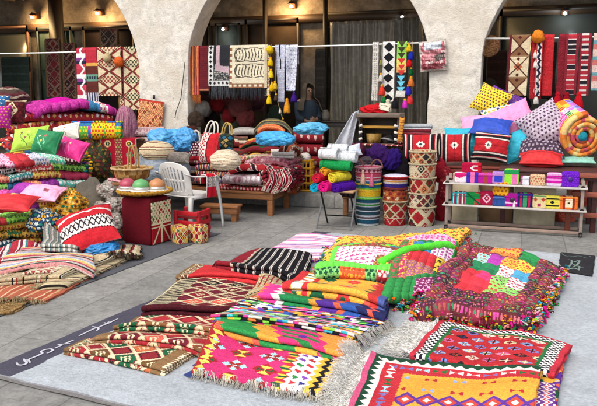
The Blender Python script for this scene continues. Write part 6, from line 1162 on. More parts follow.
for a in (('cyan rolled towel, lowest left on the folding table', 319, 187, 8.35, .30, .052, '16A0C4', yT+82, 1), ('hot pink rolled towel at the bottom between cyan and purple', 329, 186, 8.3, .32, .065, 'D8147A', yT+80, 2), ('purple rolled towel, bottom right on the folding table', 344, 187, 8.32, .32, .06, '4A1290', yT+62, 3),
          ('red rolled towel left of the yellow one', 322, 177, 8.42, .32, .055, 'C81E3A', yT+80, 4), ('yellow rolled towel in the second layer on the folding table', 340, 177, 8.36, .32, .058, 'E0CC3A', yT+66, 5), ('orange rolled towel behind the yellow towel', 331, 171, 8.5, .32, .05, 'E0962A', yT+70, 6),
          ('long green rolled towel lying across under the white ones', 336, 165, 8.42, .40, .065, '1A8E4A', yT-10, 7), ('white rolled towel, left of three in the top layer', 329, 154, 8.45, .24, .068, 'D8DADE', yT-12, 8), ('white rolled towel, right of three in the top layer', 347, 157, 8.4, .24, .065, 'D4D8DE', yT-8, 9), ('white rolled towel lying topmost at the back', 338, 149, 8.6, .26, .055, 'DCDEE2', yT-6, 10)): towel(*a)
cushion('white_cloth', 'limp white cloth hanging over the right white towel', 'cloth', D(354, 151, 8.55), .18, .16, .09, 0, 30, 20, solid(hx('C4CCDA')), 'cloth', seed=5)
# ================================================================== BASKET STACKS
def basket(name, lab, c, r0, r1, h, pat, rimc, group='woven baskets in three stacks', lid=None, handles_=None, n=90):
    t = thing(name, lab, 'basket', c, 0, group); nz = max(8, int(h/.007)); z = np.linspace(0, h, nz); q = z/h; r = r0+(r1-r0)*q+.006*np.sin(q*3.14)+.0022*np.sin(z*2*math.pi/.022)
    prof = [(.01, 0)]+[(a, b) for a, b in zip(r, z)]+[(r1-.012, h), (r0-.01, .03), (.01, .02)]; V, F, C = lathe_pat(prof, c, n, lambda a, b, L, W: pat(a, b-r0, L, h)); mesh_obj('body', V, F, C, 'wicker', t)
    m = MB(); th = np.linspace(0, 2*math.pi, 64); m.tube(np.stack([c[0]+(r1+.003)*np.cos(th), c[1]+(r1+.003)*np.sin(th), np.full(64, c[2]+h)+.002*np.sin(th*20)], -1), .011, rimc, 8); m.obj('rim', 'wicker', t)
    if lid is not None:
        m = MB(); m.lathe([(r1-.004, h-.004), (r1+.004, h+.012), (r1*.8, h+.024), (.0, h+.03)], c, 60, col=lid); m.obj('lid', 'cloth', t)
    if handles_ is not None:
        for s in (-1, 1):
            m = MB(); m.tube([(c[0]+s*r1*.75+.05*math.cos(q_)*s*0+.07*math.cos(q_), c[1]-r1*.45, c[2]+h+.10*math.sin(q_)) for q_ in np.linspace(0, math.pi, 16)], .010, handles_, 7); m.obj('handle', 'wicker', t)
    return t
def hb(seq): return stripes([(w_, hx(c)) for w_, c in seq], 'b')
def geo(cols, line, p, q, s=0, inner=None): return diam([hx(c) for c in cols], hx(line), p, q, .09, [hx(c) for c in (inner or cols)], s)
s1 = D(368, 203, 8.62); s1 = np.array([s1[0], s1[1], 0]); s2 = D(395, 203, 8.62); s2 = np.array([s2[0], s2[1], 0]); s3 = D(421.5, 203, 8.6); s3 = np.array([s3[0], s3[1], 0])
basket('basket', 'dark teal and white banded basket at the bottom of the left stack', s1, .135, .15, .34, hb([(.018, 'C8CCD0'), (.06, '14506A'), (.016, 'C8CCD0'), (.02, '5A4A50'), (.022, 'C0C4CC'), (.05, '22485A'), (.014, 'C8CCD0'), (.045, '1E3E50'), (.018, 'B8C0CC'), (.02, '3A8A3A')]), hx('6AC83A'))
basket('basket', 'blue, white, lime and yellow banded basket in the middle of the left stack', s1+[0, 0, .30], .145, .155, .22, hb([(.03, '1E6AA0'), (.02, 'C8CCCC'), (.02, '8AC83A'), (.05, 'E0B41E'), (.012, 'D0802A'), (.03, 'E0BE2A'), (.016, '6AB83A'), (.03, '186A8A')]), hx('E0C02A'))
basket('basket', 'pink patterned basket with hanging tassels on top of the left stack', s1+[0, 0, .50], .15, .158, .22, mix(hb([(.05, '1E5A80'), (.025, 'D0B0C0'), (.02, 'C01E3A'), (.015, 'E0D4D0'), (.035, 'C84A6A'), (.02, 'A81E30'), (.055, 'DDA0B0')]), (lambda a, b, L, W: (b > .16) & (np.abs(fr(a/.06)-.5)+np.abs(b-.19)/.05 < .5), hx('7A1E3A'))), hx('C8909A'), None, None, hx('8A5A50'))
t_ = thing('tassel', 'cream tassel hanging at the front of the pink patterned basket', 'tassel', s1+np.array([-.03, -.165, .5])); tassel(s1+np.array([-.03, -.172, .70]), .18, .03, hx('D8B09A'), t_, 'skirt'); t_ = thing('tassel', 'pink tassel at the right of the pink patterned basket', 'tassel', s1+np.array([.07, -.15, .5])); tassel(s1+np.array([.075, -.158, .66]), .16, .028, hx('C86A8A'), t_, 'skirt')
basket('basket', 'red basket with olive and orange diamonds at the bottom of the middle stack', s2, .125, .15, .30, mix(geo(['A8141E', 'A8141E', '5A4A1E', 'C86A2E'], 'D8C0A0', .15, .15, 2, ['A8141E']), (lambda a, b, L, W: b < .09, hx('B0121E')), (lambda a, b, L, W: (b < .1) & (np.abs(b-.02-.08*tri(a/.15)) < .007), hx('D8C8B0')), (lambda a, b, L, W: np.abs(b-.095) < .006, hx('D8C8B0'))), hx('C8B08A'))
basket('basket', 'orange and dark floral basket in the middle of the middle stack', s2+[0, 0, .26], .14, .15, .20, dots(hx('B0522A'), [hx('3A2A2E'), hx('D8803A'), hx('E0C8A0'), hx('8A1A1E')], .055, .38), hx('6A1A1E'))
basket('basket', 'purple and gold basket with pale lavender lid on the middle stack', s2+[0, 0, .44], .142, .15, .16, hb([(.03, 'A8451E'), (.05, '2E1A7A'), (.02, 'C8C0C0'), (.02, 'C88A3A'), (.012, 'D8D0C8'), (.02, 'B0141E'), (.02, 'C0B8C8')]), hx('B0141E'), lid=hx('C8C4D8'))
g3 = [geo(['A8141E', 'A8141E', 'D8C8A8', '2A2420'], 'DCCCA8', .20, .22, 3, ['A8141E', '7A1018']), geo(['D8C8B0', '8A1A24', '3A3034', 'D8C8B0'], 'DCCCA8', .10, .11, 5, ['8A1A24', '3A3034']), geo(['A8141E', '3A3A22', 'D88A5A', '4A4A2E'], 'DCB890', .14, .17, 7, ['5A1A1E', 'A8141E']), geo(['D8C8A8', 'C86A3A', 'A8141E', '2E2A26'], 'DCCCA8', .12, .15, 1, ['D8C8A8', 'A8141E']), geo(['C86A3A', '2A2422', 'B8502E', 'D8A87A'], 'DCC8A0', .11, .12, 4, ['8A1A1E', '2A2422'])]
zz = 0
for k, (h_, lab) in enumerate(((.235, 'red and cream basket with large triangles at the bottom of the right stack'), (.20, 'cream and black diamond basket second from the bottom of the right stack'), (.22, 'basket with dark olive and orange diamonds in the middle of the right stack'), (.20, 'cream zigzag basket second from the top of the right stack'), (.18, 'orange and dark diamond basket topping the right stack'))):
    basket('basket', lab, s3+[0, 0, zz], .155-.004*k, .172-.003*k, h_, g3[k], hx('D4C4A0')); zz += h_-.03
for k, (px, py, lab) in enumerate(((441, 208, 'dark red cloth hanging beside the lower right basket stack'), (440, 172, 'crimson tassel cloth hanging beside the upper right basket stack'))):
    blob('cloth', lab, 'cloth', D(px, py, 8.9), .08, .08, .22-.06*k, hx('7A0E1E'), 'cloth', 70+k, .15)
# ================================================================== SMALL CABINET AND GOODS BEHIND THE BASKETS
cb = VY(377, 145, 9.15); cab0 = np.array([cb[0], 9.42, 0]); board('cabinet_table', 'dark table draped with red fringe carrying the little open cabinet', (cab0[0], cab0[1], .93), (.66, .5, .93), 0, 'table', False, hx('4A2A1E'), leg=.05)
t = thing('open_cabinet', 'small brown open cabinet with a mustard shelf holding a basket', 'cabinet', (cab0[0], cab0[1], .93)); m = MB(); Wb = hx('5A4230'); w_, d_, h_ = .54, .30, .36; x0, y0 = cab0[0]-.01, cab0[1]
for sx in (-1, 1): m.box((x0+sx*(w_/2-.01), y0, .94+h_/2), (.02, d_, h_), Wb)
m.box((x0, y0+d_/2-.008, .94+h_/2), (w_-.044, .012, h_-.02), Wb*.5); m.box((x0, y0, .945), (w_-.044, d_-.04, .016), Wb*.7); bev(m.obj('case', 'wood', t, smooth=False), .004)
m = MB(); m.box((x0, y0-.03, .94+h_+.03), (w_+.06, d_+.08, .06), hx('6A5A4E')); bev(m.obj('top', 'wood', t, smooth=False), .012, 3); m = MB(); m.box((x0, y0-.005, .94+.235), (w_-.05, d_-.05, .035), hx('B8862A')); bev(m.obj('shelf', 'wood', t, smooth=False), .004)
for sx in (-1, 1):
    m = MB()
    for k in range(6): m.box((x0+sx*(w_/2-.03), y0-d_/2-.004-.012*(k % 2), .97+k*.045), (.05, .01, .03), K.white if k % 2 else K.char, 0, 0, R(20*sx))
    m.obj('tassel_band', 'cloth', t, smooth=False)
bkc = np.array([x0-.08, y0-.04, .955]); V, F, C = lathe_pat([(.01, 0), (.085, 0), (.10, .05), (.105, .13), (.095, .13), (.09, .03), (.01, .02)], bkc, 48, wick([hx('A8813A'), hx('C09A58'), hx('8A6428')])); tag(mesh_obj('small_basket', V, F, C, 'wicker'), 'small golden straw basket inside the open cabinet', 'basket')
cushion('dark_pouch', 'black and grey folded pouch inside the open cabinet beside the straw basket', 'pouch', (x0+.12, y0-.05, 1.01), .16, .12, .08, 10, 20, 30, mix(solid(hx('1E1A1C')), (lambda a, b, L, W: np.abs(a-b) < .015, hx('8A8A8A'))), seed=3)
zt_ = .94+h_+.06
blob('red_cloth', 'crumpled bright red cloth with gold thread on the cabinet top', 'cloth', (x0-.08, y0-.03, zt_+.05), .17, .14, .06, hx('B8141E'), 'cloth', 33, .25)
cushion('white_paper', 'white label card with scribble lying on the cabinet top', 'card', (x0+.06, y0-.08, zt_+.08), .16, .12, .02, 12, 40, -14, mix(solid(hx('CFC4AE')), (lambda a, b, L, W: (np.abs(b-.05) < .006) & (a > .03) & (a < .12), hx('6A5A4A'))), seed=6)
# white cloth hanging at the left side of the cabinet, fringed cloth on the table
nu, nv = 40, 50; U, Vv = np.meshgrid(np.linspace(0, 1, nu), np.linspace(0, 1, nv), indexing='ij'); a0, a1 = VY(357, 112, 9.2), VY(345, 147, 9.2)
P = np.stack([a0[0]+.02-(.08+.17*Vv)*U-.10*Vv, 9.2+.03*np.sin(U*9+Vv*2)+.0*U, a0[2]+.02-(a0[2]-a1[2]+.04)*Vv-.04*U*(1-Vv)], -1); tag(solidify(mesh_obj('white_cloth', P.reshape(-1, 3), gridf(nu, nv), np.broadcast_to(hx('B8BAC2'), ((nu-1)*(nv-1), 3)), 'bag'), .008), 'pale grey white cloth hanging off the left side of the cabinet', 'cloth')
packet('table_runner', 'dark red fringed cloth over the cabinet table edge', 'cloth', [(cab0[0]-.34, 9.13), (cab0[0]+.34, 9.13), (cab0[0]+.34, 9.24), (cab0[0]-.34, 9.24)], 2, .012, stripes([(.03, hx('8A2A2A')), (.012, hx('D8C0A8')), (.03, hx('6A1A24'))], 'a'), .01, seed=3, z0=.925, fringe=None)
for k, (px, py, d, rx, rz, c, lab) in enumerate(((378, 155, 9.0, .17, .14, '3A1660', 'purple velvet bag hanging under the cabinet table'), (393, 160, 8.95, .11, .15, '2E1270', 'dark violet bag between the basket stacks'), (357, 152, 9.0, .10, .10, '5A1A3A', 'plum cloth bag left under the cabinet table'), (366, 163, 8.95, .13, .08, '4A4048', 'grey cloth bundle right behind the pink basket'), (402, 172, 9.0, .12, .22, '14101A', 'black sack standing behind the middle basket stack'), (350, 178, 9.1, .16, .3, '2A1E22', 'dark sack standing behind the folding table'), (385, 178, 9.1, .2, .3, '1E161E', 'dark sack behind the left and middle basket stacks'))):
    blob('sack', lab, 'sack', D(px, py, d), rx, .12, rz, hx(c)*.7, 'cloth', 90+k, .26)
# folded textiles to the right of the cabinet on a wall bench
tb = VY(418, 140, 9.45); board('wall_bench', 'red brown wooden bench under the folded textiles and kilim cushions by the right pillar', (tb[0]+.62, 9.45, .70), (2.0, .62, .70), 0, 'bench', True, hx('7A2E1E'), leg=.07)
xx0, xx1 = VY(401, 0, 9.3)[0], VY(431, 0, 9.3)[0]
for k, (zq, tq, pq, lab) in enumerate(((.90, .022, stripes([(.03, hx('A8182A')), (.01, hx('D8C8C0')), (.02, hx('2A1A24'))], 'a', wave=.02), 'red and black barred textile under the white one right of the cabinet'), (.985, .022, diam([hx('A8182A'), hx('D8D0C8'), hx('3A2A30')], CR, .07, .06), 'red textile with white and black lozenges right of the cabinet'), (1.07, .020, stripes([(.04, hx('8A1426')), (.008, hx('C8A0A0')), (.02, hx('6A1020'))], 'b'), 'dark crimson textile near the top right of the cabinet'), (1.15, .014, stripes([(.05, hx('C4C6CC')), (.02, hx('8A9098'))], 'b'), 'pale grey textile topping the pile right of the cabinet'))):
    packet('folded_textile', lab, 'textile', [(xx0, 9.25), (xx1+.02*k, 9.25), (xx1, 9.7), (xx0, 9.7)], 4, tq, pq, .008, None, .008, 60+k, 'textiles piled right of the cabinet', 'wool', .8, z0=zq, rag=.03)
packet('folded_textile', 'thick dark red textile base of the pile right of the cabinet', 'textile', [(xx0, 9.22), (xx1, 9.22), (xx1, 9.7), (xx0, 9.7)], 4, .048, solid(hx('5A1020'), .2), .012, None, .008, 66, 'textiles piled right of the cabinet', 'wool', .8, z0=.705)
cushion('orange_cloth', 'orange cloth edge hanging at the right of the cabinet', 'cloth', D(401, 130, 9.2), .07, .34, .05, 0, 4, -4, stripes([(.03, hx('C8862A')), (.008, hx('8A4A1E'))], 'b'), seed=71)
# ================================================================== CUSHIONS ON THE RIGHT
def rbk(vert):
    def f(a, b, L, W):
        x, y, LL = (a, b, L) if vert else (b, a, W); M_ = W if vert else L; o = full(a, hx('B40F1E')); e = np.minimum(x, LL-x)
        for lo, hi, c in ((.0, .03, '1A1418'), (.03, .045, 'C8B0A8'), (.055, .095, '17131A'), (.095, .108, 'CFC4BC'), (.112, .118, '5A0E18')): m = (e >= lo*LL/.4) & (e < hi*LL/.4); o[m] = hx(c)
        u, v = np.round((x-LL/2)/.012)*.012, np.round((y-M_*.45)/.012)*.012; d = star8(u, v*1.0, .05) & ~((np.abs(u) < .01) & (np.abs(v) > .03)); o[d] = hx('DAD4CA'); m = np.abs(u)+np.abs(v) < .024; o[m] = hx('23403A'); m = (np.abs(x-LL/2) < .012*LL/.4*.5) & ~d; o[m] = hx('9A0C1A'); return o
    return f
CG = 'cushions heaped on the wall bench at the right'
def cu(lab, px, py, d, wpx, hpx, t_, yaw, lean, roll_, pat, mat='cloth', **k): return cushion('cushion', lab, 'cushion', D(px, py, d), wpx*d/700, hpx*d/700, t_, yaw, lean, roll_, pat, mat, CG, **k)
cu('red cushion with upright black bars above the right basket stack', 421, 147, 8.95, 38, 27, .14, 4, 14, 2, rbk(True), seed=1)
cu('turquoise cushion edge behind the left red barred cushion', 461, 142, 9.2, 34, 30, .12, 0, 16, 2, solid(hx('12A0BA')), 'satin', seed=2)
cu('red cushion with upright black bars and white star, left above the shelf', 455, 148, 8.98, 33, 30, .14, 2, 14, 2, rbk(True), seed=3)
cu('turquoise cushion leaning at the right of the red barred cushions', 516, 146, 9.05, 34, 32, .14, -8, 22, 24, solid(hx('10A4BE')), 'satin', seed=4)
cu('red cushion with level black bars and white star, above the shelf middle', 491, 147, 8.92, 36, 31, .15, -4, 16, -5, rbk(False), seed=5)
cu('pale pink cushion under the royal blue cushion', 484, 124, 9.35, 46, 26, .12, 0, 55, 6, solid(hx('D890B8')), 'satin', seed=6)
cu('royal blue cushion lying on the red barred cushions', 491, 127, 9.1, 40, 28, .12, -4, 62, -3, solid(hx('143FA8')), 'satin', seed=7)
cu('pink cushion with pointed corner leaning behind the blue cushion', 514, 119, 9.3, 38, 34, .13, -6, 28, 28, solid(hx('EC84B4')), 'satin', seed=8)
cu('yellow flowered cushion against the right pillar edge', 491, 101, 9.8, 34, 30, .14, -8, 26, -24, dots(hx('E0C01E'), [hx('3A2A3A'), hx('7A3A1E'), hx('2A2A2E')], .045, .3), 'print', seed=9)
cu('purple cushion behind the yellow flowered one', 504, 101, 9.95, 36, 22, .12, -4, 26, -26, sp('4A1470', '6A2A90', .04), 'satin', seed=10)
cu('white cushion with bright flowers between the yellow and pink cushions', 501, 113, 9.55, 40, 16, .11, -4, 36, 16, dots(hx('D8CFC0'), [hx('C83A3A'), hx('E0A82A'), hx('2A3A7A'), hx('3A7A4A')], .06, .34), 'print', seed=11)
cu('deep blue cushion with orange knob right of the flowered one', 516, 109, 9.6, 24, 16, .1, -10, 34, 22, mix(solid(hx('2418A0')), (lambda a, b, L, W: np.hypot(a-L*.62, b-W*.3) < .035, hx('E0A03A'))), 'satin', seed=12)
cu('bright red cushion lying above the right half of the shelf', 541, 159, 8.6, 42, 22, .13, 0, 66, 0, mix(solid(hx('C40C14')), (lambda a, b, L, W: np.abs(b-W/2) < .012, hx('8A0A12'))), 'satin', seed=13)
pl = lambda c, s_: dots(hx(c), [hx(s_), hx(s_)*1.3], .05, .28, 4)
cushion('printed_cushion', 'big pale mauve cushion with small dark print, standing on its corner', 'cushion', D(545, 127, 8.95), .56, .58, .28, -6, 22, 36, pl('B4A6B4', '4A2A4A'), 'print', None, n=80, seed=41, wr=.012)
cushion('printed_cushion', 'mauve printed cushion behind the big one on its left', 'cushion', D(531, 127, 9.25), .46, .48, .22, 4, 24, 12, pl('A094A6', '3A2A44'), 'print', None, n=80, seed=43, wr=.012)
cushion('printed_cushion', 'dark violet printed cushion under the mauve ones behind the red cushion', 'cushion', D(541, 149, 8.85), .56, .34, .20, 2, 50, 0, pl('3E2C40', '9A8A9A'), 'print', None, n=80, seed=45, wr=.012)
# rolled quilt with visible spiral
def qr(a, b, L, W): 
    o = kpatch([(hx('C86AC0'), K.white, .04), (hx('E8701E'), hx('F0C020'), .05), (hx('B0E08A'), K.dgreen, .04), (hx('DFA0C8'), K.hot, .035), (hx('E8B040'), K.red, .04), (hx('8FB0D8'), K.violet, .05)], .11, .16, 6)(a, b, L, W); m = a < .07; o[m] = pick(hsh(np.floor(b/.045), 3), [hx('D8782E'), hx('E09A4A'), hx('C8582A'), hx('D8B878'), hx('DD8A3A'), hx('B8485A')])[m]; return o
rq = D(579, 132, 8.75); roll('quilt_roll', 'thick rolled patchwork quilt showing its orange spiral end', 'quilt', rq+hF*.16+np.array([0, 0, .03]), 18+94, .58, .272, 3.6, qr, 'print', None, .008, .052, 3, -16, .22)
blob('roll_core', 'teal cloth core stuffed in the spiral end of the rolled quilt', 'cloth', rq-hF*.10+np.array([0, 0, -.05]), .062, .06, .06, hx('12788A'), 'print', 81, .1)
cushion('flat_cushion', 'mint green flat cushion under the rolled quilt', 'cushion', D(577, 160, 8.65), .42, .26, .05, 2, 80, 0, solid(hx('7AB0A0')), 'satin', seed=19)
board('goods_bench', 'grey wooden bench hidden under the red cushion, sacks and rolled quilt', (VY(560, 0, 9.0)[0]-.02, 9.06, .72), (1.15, .72, .72), 0, 'bench', True, hx('451A16'), group=None, leg=.06)
# ================================================================== SHELF RACK WITH PURSES
A_, B_ = G(446, 229), G(580, 237.5); ry = math.atan2(*(B_-A_)[1::-1]); RC = (A_+B_)/2; Mr = np.array(Matrix.Rotation(ry, 3, 'Z')); RL = float(np.linalg.norm(B_-A_)); RD = .27
def S_(x, y, z): return RC*[1, 1, 0]+Mr@np.array([x, y, z])
t = thing('shelf_rack', 'grey metal display rack with two shelves of small purses', 'shelf', RC, ry); RZs = [.03, .30, .56]; PC = hx('8A7A72')
for sx in (-1, 1):
    for y_ in (0, RD):
        m = MB(); m.box(S_(sx*RL/2, y_, .325), (.035, .03, .65), PC, ry); o = bev(m.obj('post', 'paint', t, smooth=False), .004); m = MB(); m.ball(S_(sx*RL/2, y_-.0, .012), .024, hx('2A2624'), 10, 6, sq=(1, 1, .7)); m.obj('foot', 'plastic', o)
        for z_ in RZs[0:]: m = MB(); m.tube([S_(sx*RL/2, y_-.018, z_+.01), S_(sx*RL/2, y_-.034, z_+.01)], .022, hx('26201E'), 12); m.obj('knob', 'plastic', o)
for k, z_ in enumerate(RZs):
    m = MB()
    if k == 0:
        for y_ in (0, RD): m.box(S_(0, y_, z_+.018), (RL-.037, .022, .035), hx('8A7468'), ry)
        m.box(S_(0, RD/2, z_+.0), (RL-.04, .02, .02), hx('8A7468'), ry)
    else: m.box(S_(0, RD/2, z_), (RL+.10, RD+.10, .016), hx('B4AEA8'), ry)
    bev(m.obj('shelf' if k else 'rail', 'paint', t, smooth=False), .003)
# cardboard faced counter behind the rack
ctr = thing('display_counter', 'low counter faced with beige and brown panels standing behind the purse rack', 'counter', VY(505, 200, 8.98)*[1, 1, 0])
for (p0, p1, c, lab, dy) in ((452, 478, 'BDAF92', 'beige counter panel behind the left of the rack', .0), (479, 513, '6A5038', 'brown recessed counter panel between the beige ones', .16), (514, 556, 'C2B498', 'wide beige counter panel behind the right of the rack', .0)):
    zt2 = .63; a, b_ = VY(p0, 200, 8.93), VY(p1, 200, 8.93); m = MB(); m.box(((a[0]+b_[0])/2, 8.98+dy, zt2/2), (b_[0]-a[0], .05, zt2), hx(c)); bev(m.obj('panel', 'paint', ctr, smooth=False), .006)
blob('red_bag', 'orange red plastic bag stuffed right behind the rack', 'bag', D(563, 220, 8.9), .16, .12, .12, hx('B8482E'), 'bag', 85, .2, n=60)
blob('red_bag', 'tall orange red plastic bag at the right beyond the rack', 'bag', D(588, 200, 8.95), .22, .15, .28, hx('B84630'), 'bag', 87, .2, n=60)
rb2 = VY(590, 180, 8.7); t = thing('red_chair_frame', 'red brown wooden frame with crossbars at the right edge behind the rack', 'frame', (rb2[0], 8.66, 0)); m = MB()
for x in (-.22, .28): m.box((rb2[0]+x, 8.66, .36), (.055, .05, .72), hx('7E3A26'))
bev(m.obj('post', 'wood', t, smooth=False), .004)
for z_ in (.22, .46, .68): m = MB(); m.box((rb2[0]+.03, 8.66, z_), (.444, .035, .055), hx('8A4430')); bev(m.obj('crossbar', 'wood', t, smooth=False), .004)
blob('red_garment', 'red patterned cloth hanging on the left end of the rack', 'cloth', D(446, 186, 8.85), .10, .08, .26, hx('8A1A26'), 'cloth', 88, .12, pat=dots(hx('7A1420'), [hx('B04A4A'), hx('4A1A20')], .05, .3), n=110)
PG = 'small fabric purses on the rack'
def pu(lab, px, py, wpx, hpx, z_, pat, tass=None, buckle=None, dy=.06, yaw=0, rnd=.25, dep=.085):
    k = 8.55/700; c_ = None; d = 8.56
    base = VY(px, py, 1) if False else None
    q = ray(px, py); # point on the vertical plane of the rack, set back by dy
    n_ = Mr@np.array([0, 1, 0]); o_ = S_(0, dy, 0); tt = np.dot(o_-EYE, n_)/np.dot(q, n_); p = EYE+q*tt; dd = np.dot(p-EYE, hF); w, h = wpx*1.1*dd/700, hpx*1.12*dd/700; yaw = yaw+9*(hsh(px, 2)*2-1); p[2] = z_+h/2+.008
    t = thing('purse', lab, 'purse', (p[0], p[1], z_+.008), 0, PG); V, F, C = rbox(p, w, dep, h, math.degrees(ry)+yaw, pat, rnd, 16, .05); mesh_obj('body', V, F, C, 'cloth', t)
    m = MB(); R_ = np.array(Matrix.Rotation(ry+R(yaw), 3, 'Z')); zz = p[2]
    m.tube([p+R_@np.array([x, -dep*.53, h*.2]) for x in np.linspace(-w*.5, w*.5, 14)], .0022, pat(np.array([w*.3]), np.array([h*.1]), w, h)[0]*.45, 5); m.obj('zip', 'metal', t)
    if tass: tassel(p+R_@np.array([w*.12, -dep*.62, -.0]), .085, .016, hx(tass), t)
    if buckle: m = MB(); m.ball(p+R_@np.array([0, -dep*.56, h*.02]), w*.16, hx(buckle), 12, 8, sq=(1, .35, 1)); m.obj('clasp', 'plastic', t)
    return t
Z2, Z1 = RZs[2], RZs[1]
def prt(base, *rules): return mix(solid(hx(base), .12), *rules)
vs = lambda lo, hi, c: (lambda a, b, L, W: (a/L > lo) & (a/L < hi), hx(c)); hs = lambda lo, hi, c: (lambda a, b, L, W: (b/W > lo) & (b/W < hi), hx(c)); dm = lambda r, c: (lambda a, b, L, W: np.abs(a/L-.5)+np.abs(b/W-.5) < r, hx(c))
pu('white and pink zigzag purse, leftmost on the top shelf', 461, 171, 11, 9, Z2, prt('D8CCD4', (lambda a, b, L, W: b/W < .55-.5*np.abs(a/L-.4), hx('C81E6A'))))
pu('blue and purple purse with pink middle, second on the top shelf', 473, 171, 11, 9.5, Z2, prt('3A2AA0', vs(.32, .62, 'D86AA0')))
pu('magenta purse with brown stripe on the top shelf', 486, 171, 13, 9.5, Z2, prt('A8148A', vs(.36, .62, '9A3A3A'), hs(0, .2, 'C84AA0')))
pu('lilac purse with blue square on the top shelf', 499, 170, 11, 11, Z2, prt('A878B8', (lambda a, b, L, W: (np.abs(a/L-.5) < .3) & (np.abs(b/W-.55) < .26), hx('2E3EB0'))))
pu('lime green purse with dark green flap on the top shelf', 512, 168, 13, 14, Z2, prt('8AD03A', hs(0, .32, '1E8A4A'), vs(.55, .85, 'D06AA0'), hs(0, .3, '1E8A4A')))
pu('small pale blue white pouch beside the beige purse on the top shelf', 526, 172, 8, 8, Z2, prt('C8C8D4', vs(0, .25, 'B03A7A')))
pu('beige purse with red dots on the top shelf', 538, 171, 13, 10, Z2, mix(dots(hx('C8B08A'), [hx('B0503A')], .03, .3), hs(0, .15, 'D8A88A')))
pu('magenta purse with pale base, below the rolled quilt on the top shelf', 555, 170, 13, 12, Z2, prt('B81490', hs(.78, 1, 'C8B8D0'), hs(.0, .2, 'C88AC0'), hs(.45, .55, 'E08AD0')))
pu('purple purse with round ring clasp, right end of the top shelf', 571, 169, 15, 13.5, Z2, sp('5A14A8', '7A2AC8', .02), buckle='3A0E70')
p_ = pu('crimson purse with white loop lying on two others, top left', 472, 163, 17, 9.5, Z2+.113, prt('A80E3A', (lambda a, b, L, W: np.abs(np.hypot(a/L-.72, b/W-.5)-.2) < .06, hx('E0D0D0')), vs(.8, 1., 'B81420')), dy=.08)
pu('turquoise striped purse, leftmost on the lower shelf', 460, 195, 13, 11, Z1, mix(stripes([(.015, hx('1EA0A8')), (.008, hx('D8D0C0')), (.02, hx('8A2A4A')), (.008, hx('2A2A3A'))], 'a'), hs(0, .12, '1E8A98')))
pu('dark green purse with red corner on the lower shelf', 474, 195, 13, 11, Z1, prt('14783A', (lambda a, b, L, W: (a/L > .55) & (b/W > .5), hx('B02A3A')), (lambda a, b, L, W: np.abs(a/L-b/W) < .08, hx('0A4A2A'))))
pu('crimson rounded purse with white diamond on the lower shelf', 487, 195, 12, 13, Z1, prt('98123A', dm(.34, 'D8B0C0'), dm(.2, '98123A'), dm(.1, 'E0C0CC')), rnd=.6)
pu('blue denim purse under the yellow flowered one', 500, 198, 13, 9, Z1, prt('2A4A8A', hs(0, .2, '4A6AA8')))
pu('yellow purse with brown flowers, standing on the blue purse', 501, 187, 14, 13, Z1+.125, dots(hx('DDA020'), [hx('8A4A1E'), hx('B0601E')], .045, .3), yaw=-6)
pu('magenta purse with dark round hole and white tassel on the lower shelf', 513, 197, 15, 12, Z1, prt('A0128A', hs(.6, .72, 'E0B0D8'), dm(.02, '3A0A3A')), tass='E0D0DC', buckle='2A0A2E')
pu('navy purse with green and red vertical stripes on the lower shelf', 525, 195, 14, 13, Z1, prt('1E1E5A', vs(.2, .32, 'B01E4A'), vs(.38, .62, '3A8A5A'), vs(.7, .8, 'B01E4A'), hs(0, .2, '2A2A7A')))
pu('cream purse with red corners and green leaf on the lower shelf', 540, 195, 12, 12, Z1, prt('CDB98A', (lambda a, b, L, W: np.abs(np.abs(a/L-.5)-.3)+np.abs(b/W-.35) < .16, hx('B0402A')), (lambda a, b, L, W: np.hypot(a/L-.5, b/W-.75) < .15, hx('9A2A5A')), hs(0, .12, '5A8A4A')))
pu('yellow and black barred purse on the lower shelf', 553, 195, 14, 12, Z1, prt('D0C24A', (lambda a, b, L, W: (np.abs(np.abs(b/W-.5)-.24) < .08) & (np.abs(a/L-.5) < .42), hx('1E1A14')), dm(.14, '1E1A14'), dm(.06, 'D0C24A')))
pu('orange purse with cream buckle, right end of the lower shelf', 569, 195, 16, 12, Z1, prt('D86A2A', vs(.18, .3, '8A2A1E'), vs(.7, .82, '8A2A1E'), (lambda a, b, L, W: (np.abs(a/L-.5) < .16) & (np.abs(b/W-.5) < .34), hx('E0D0B0')), dm(.1, '3A2A1E'), hs(0, .1, 'E0903A')))
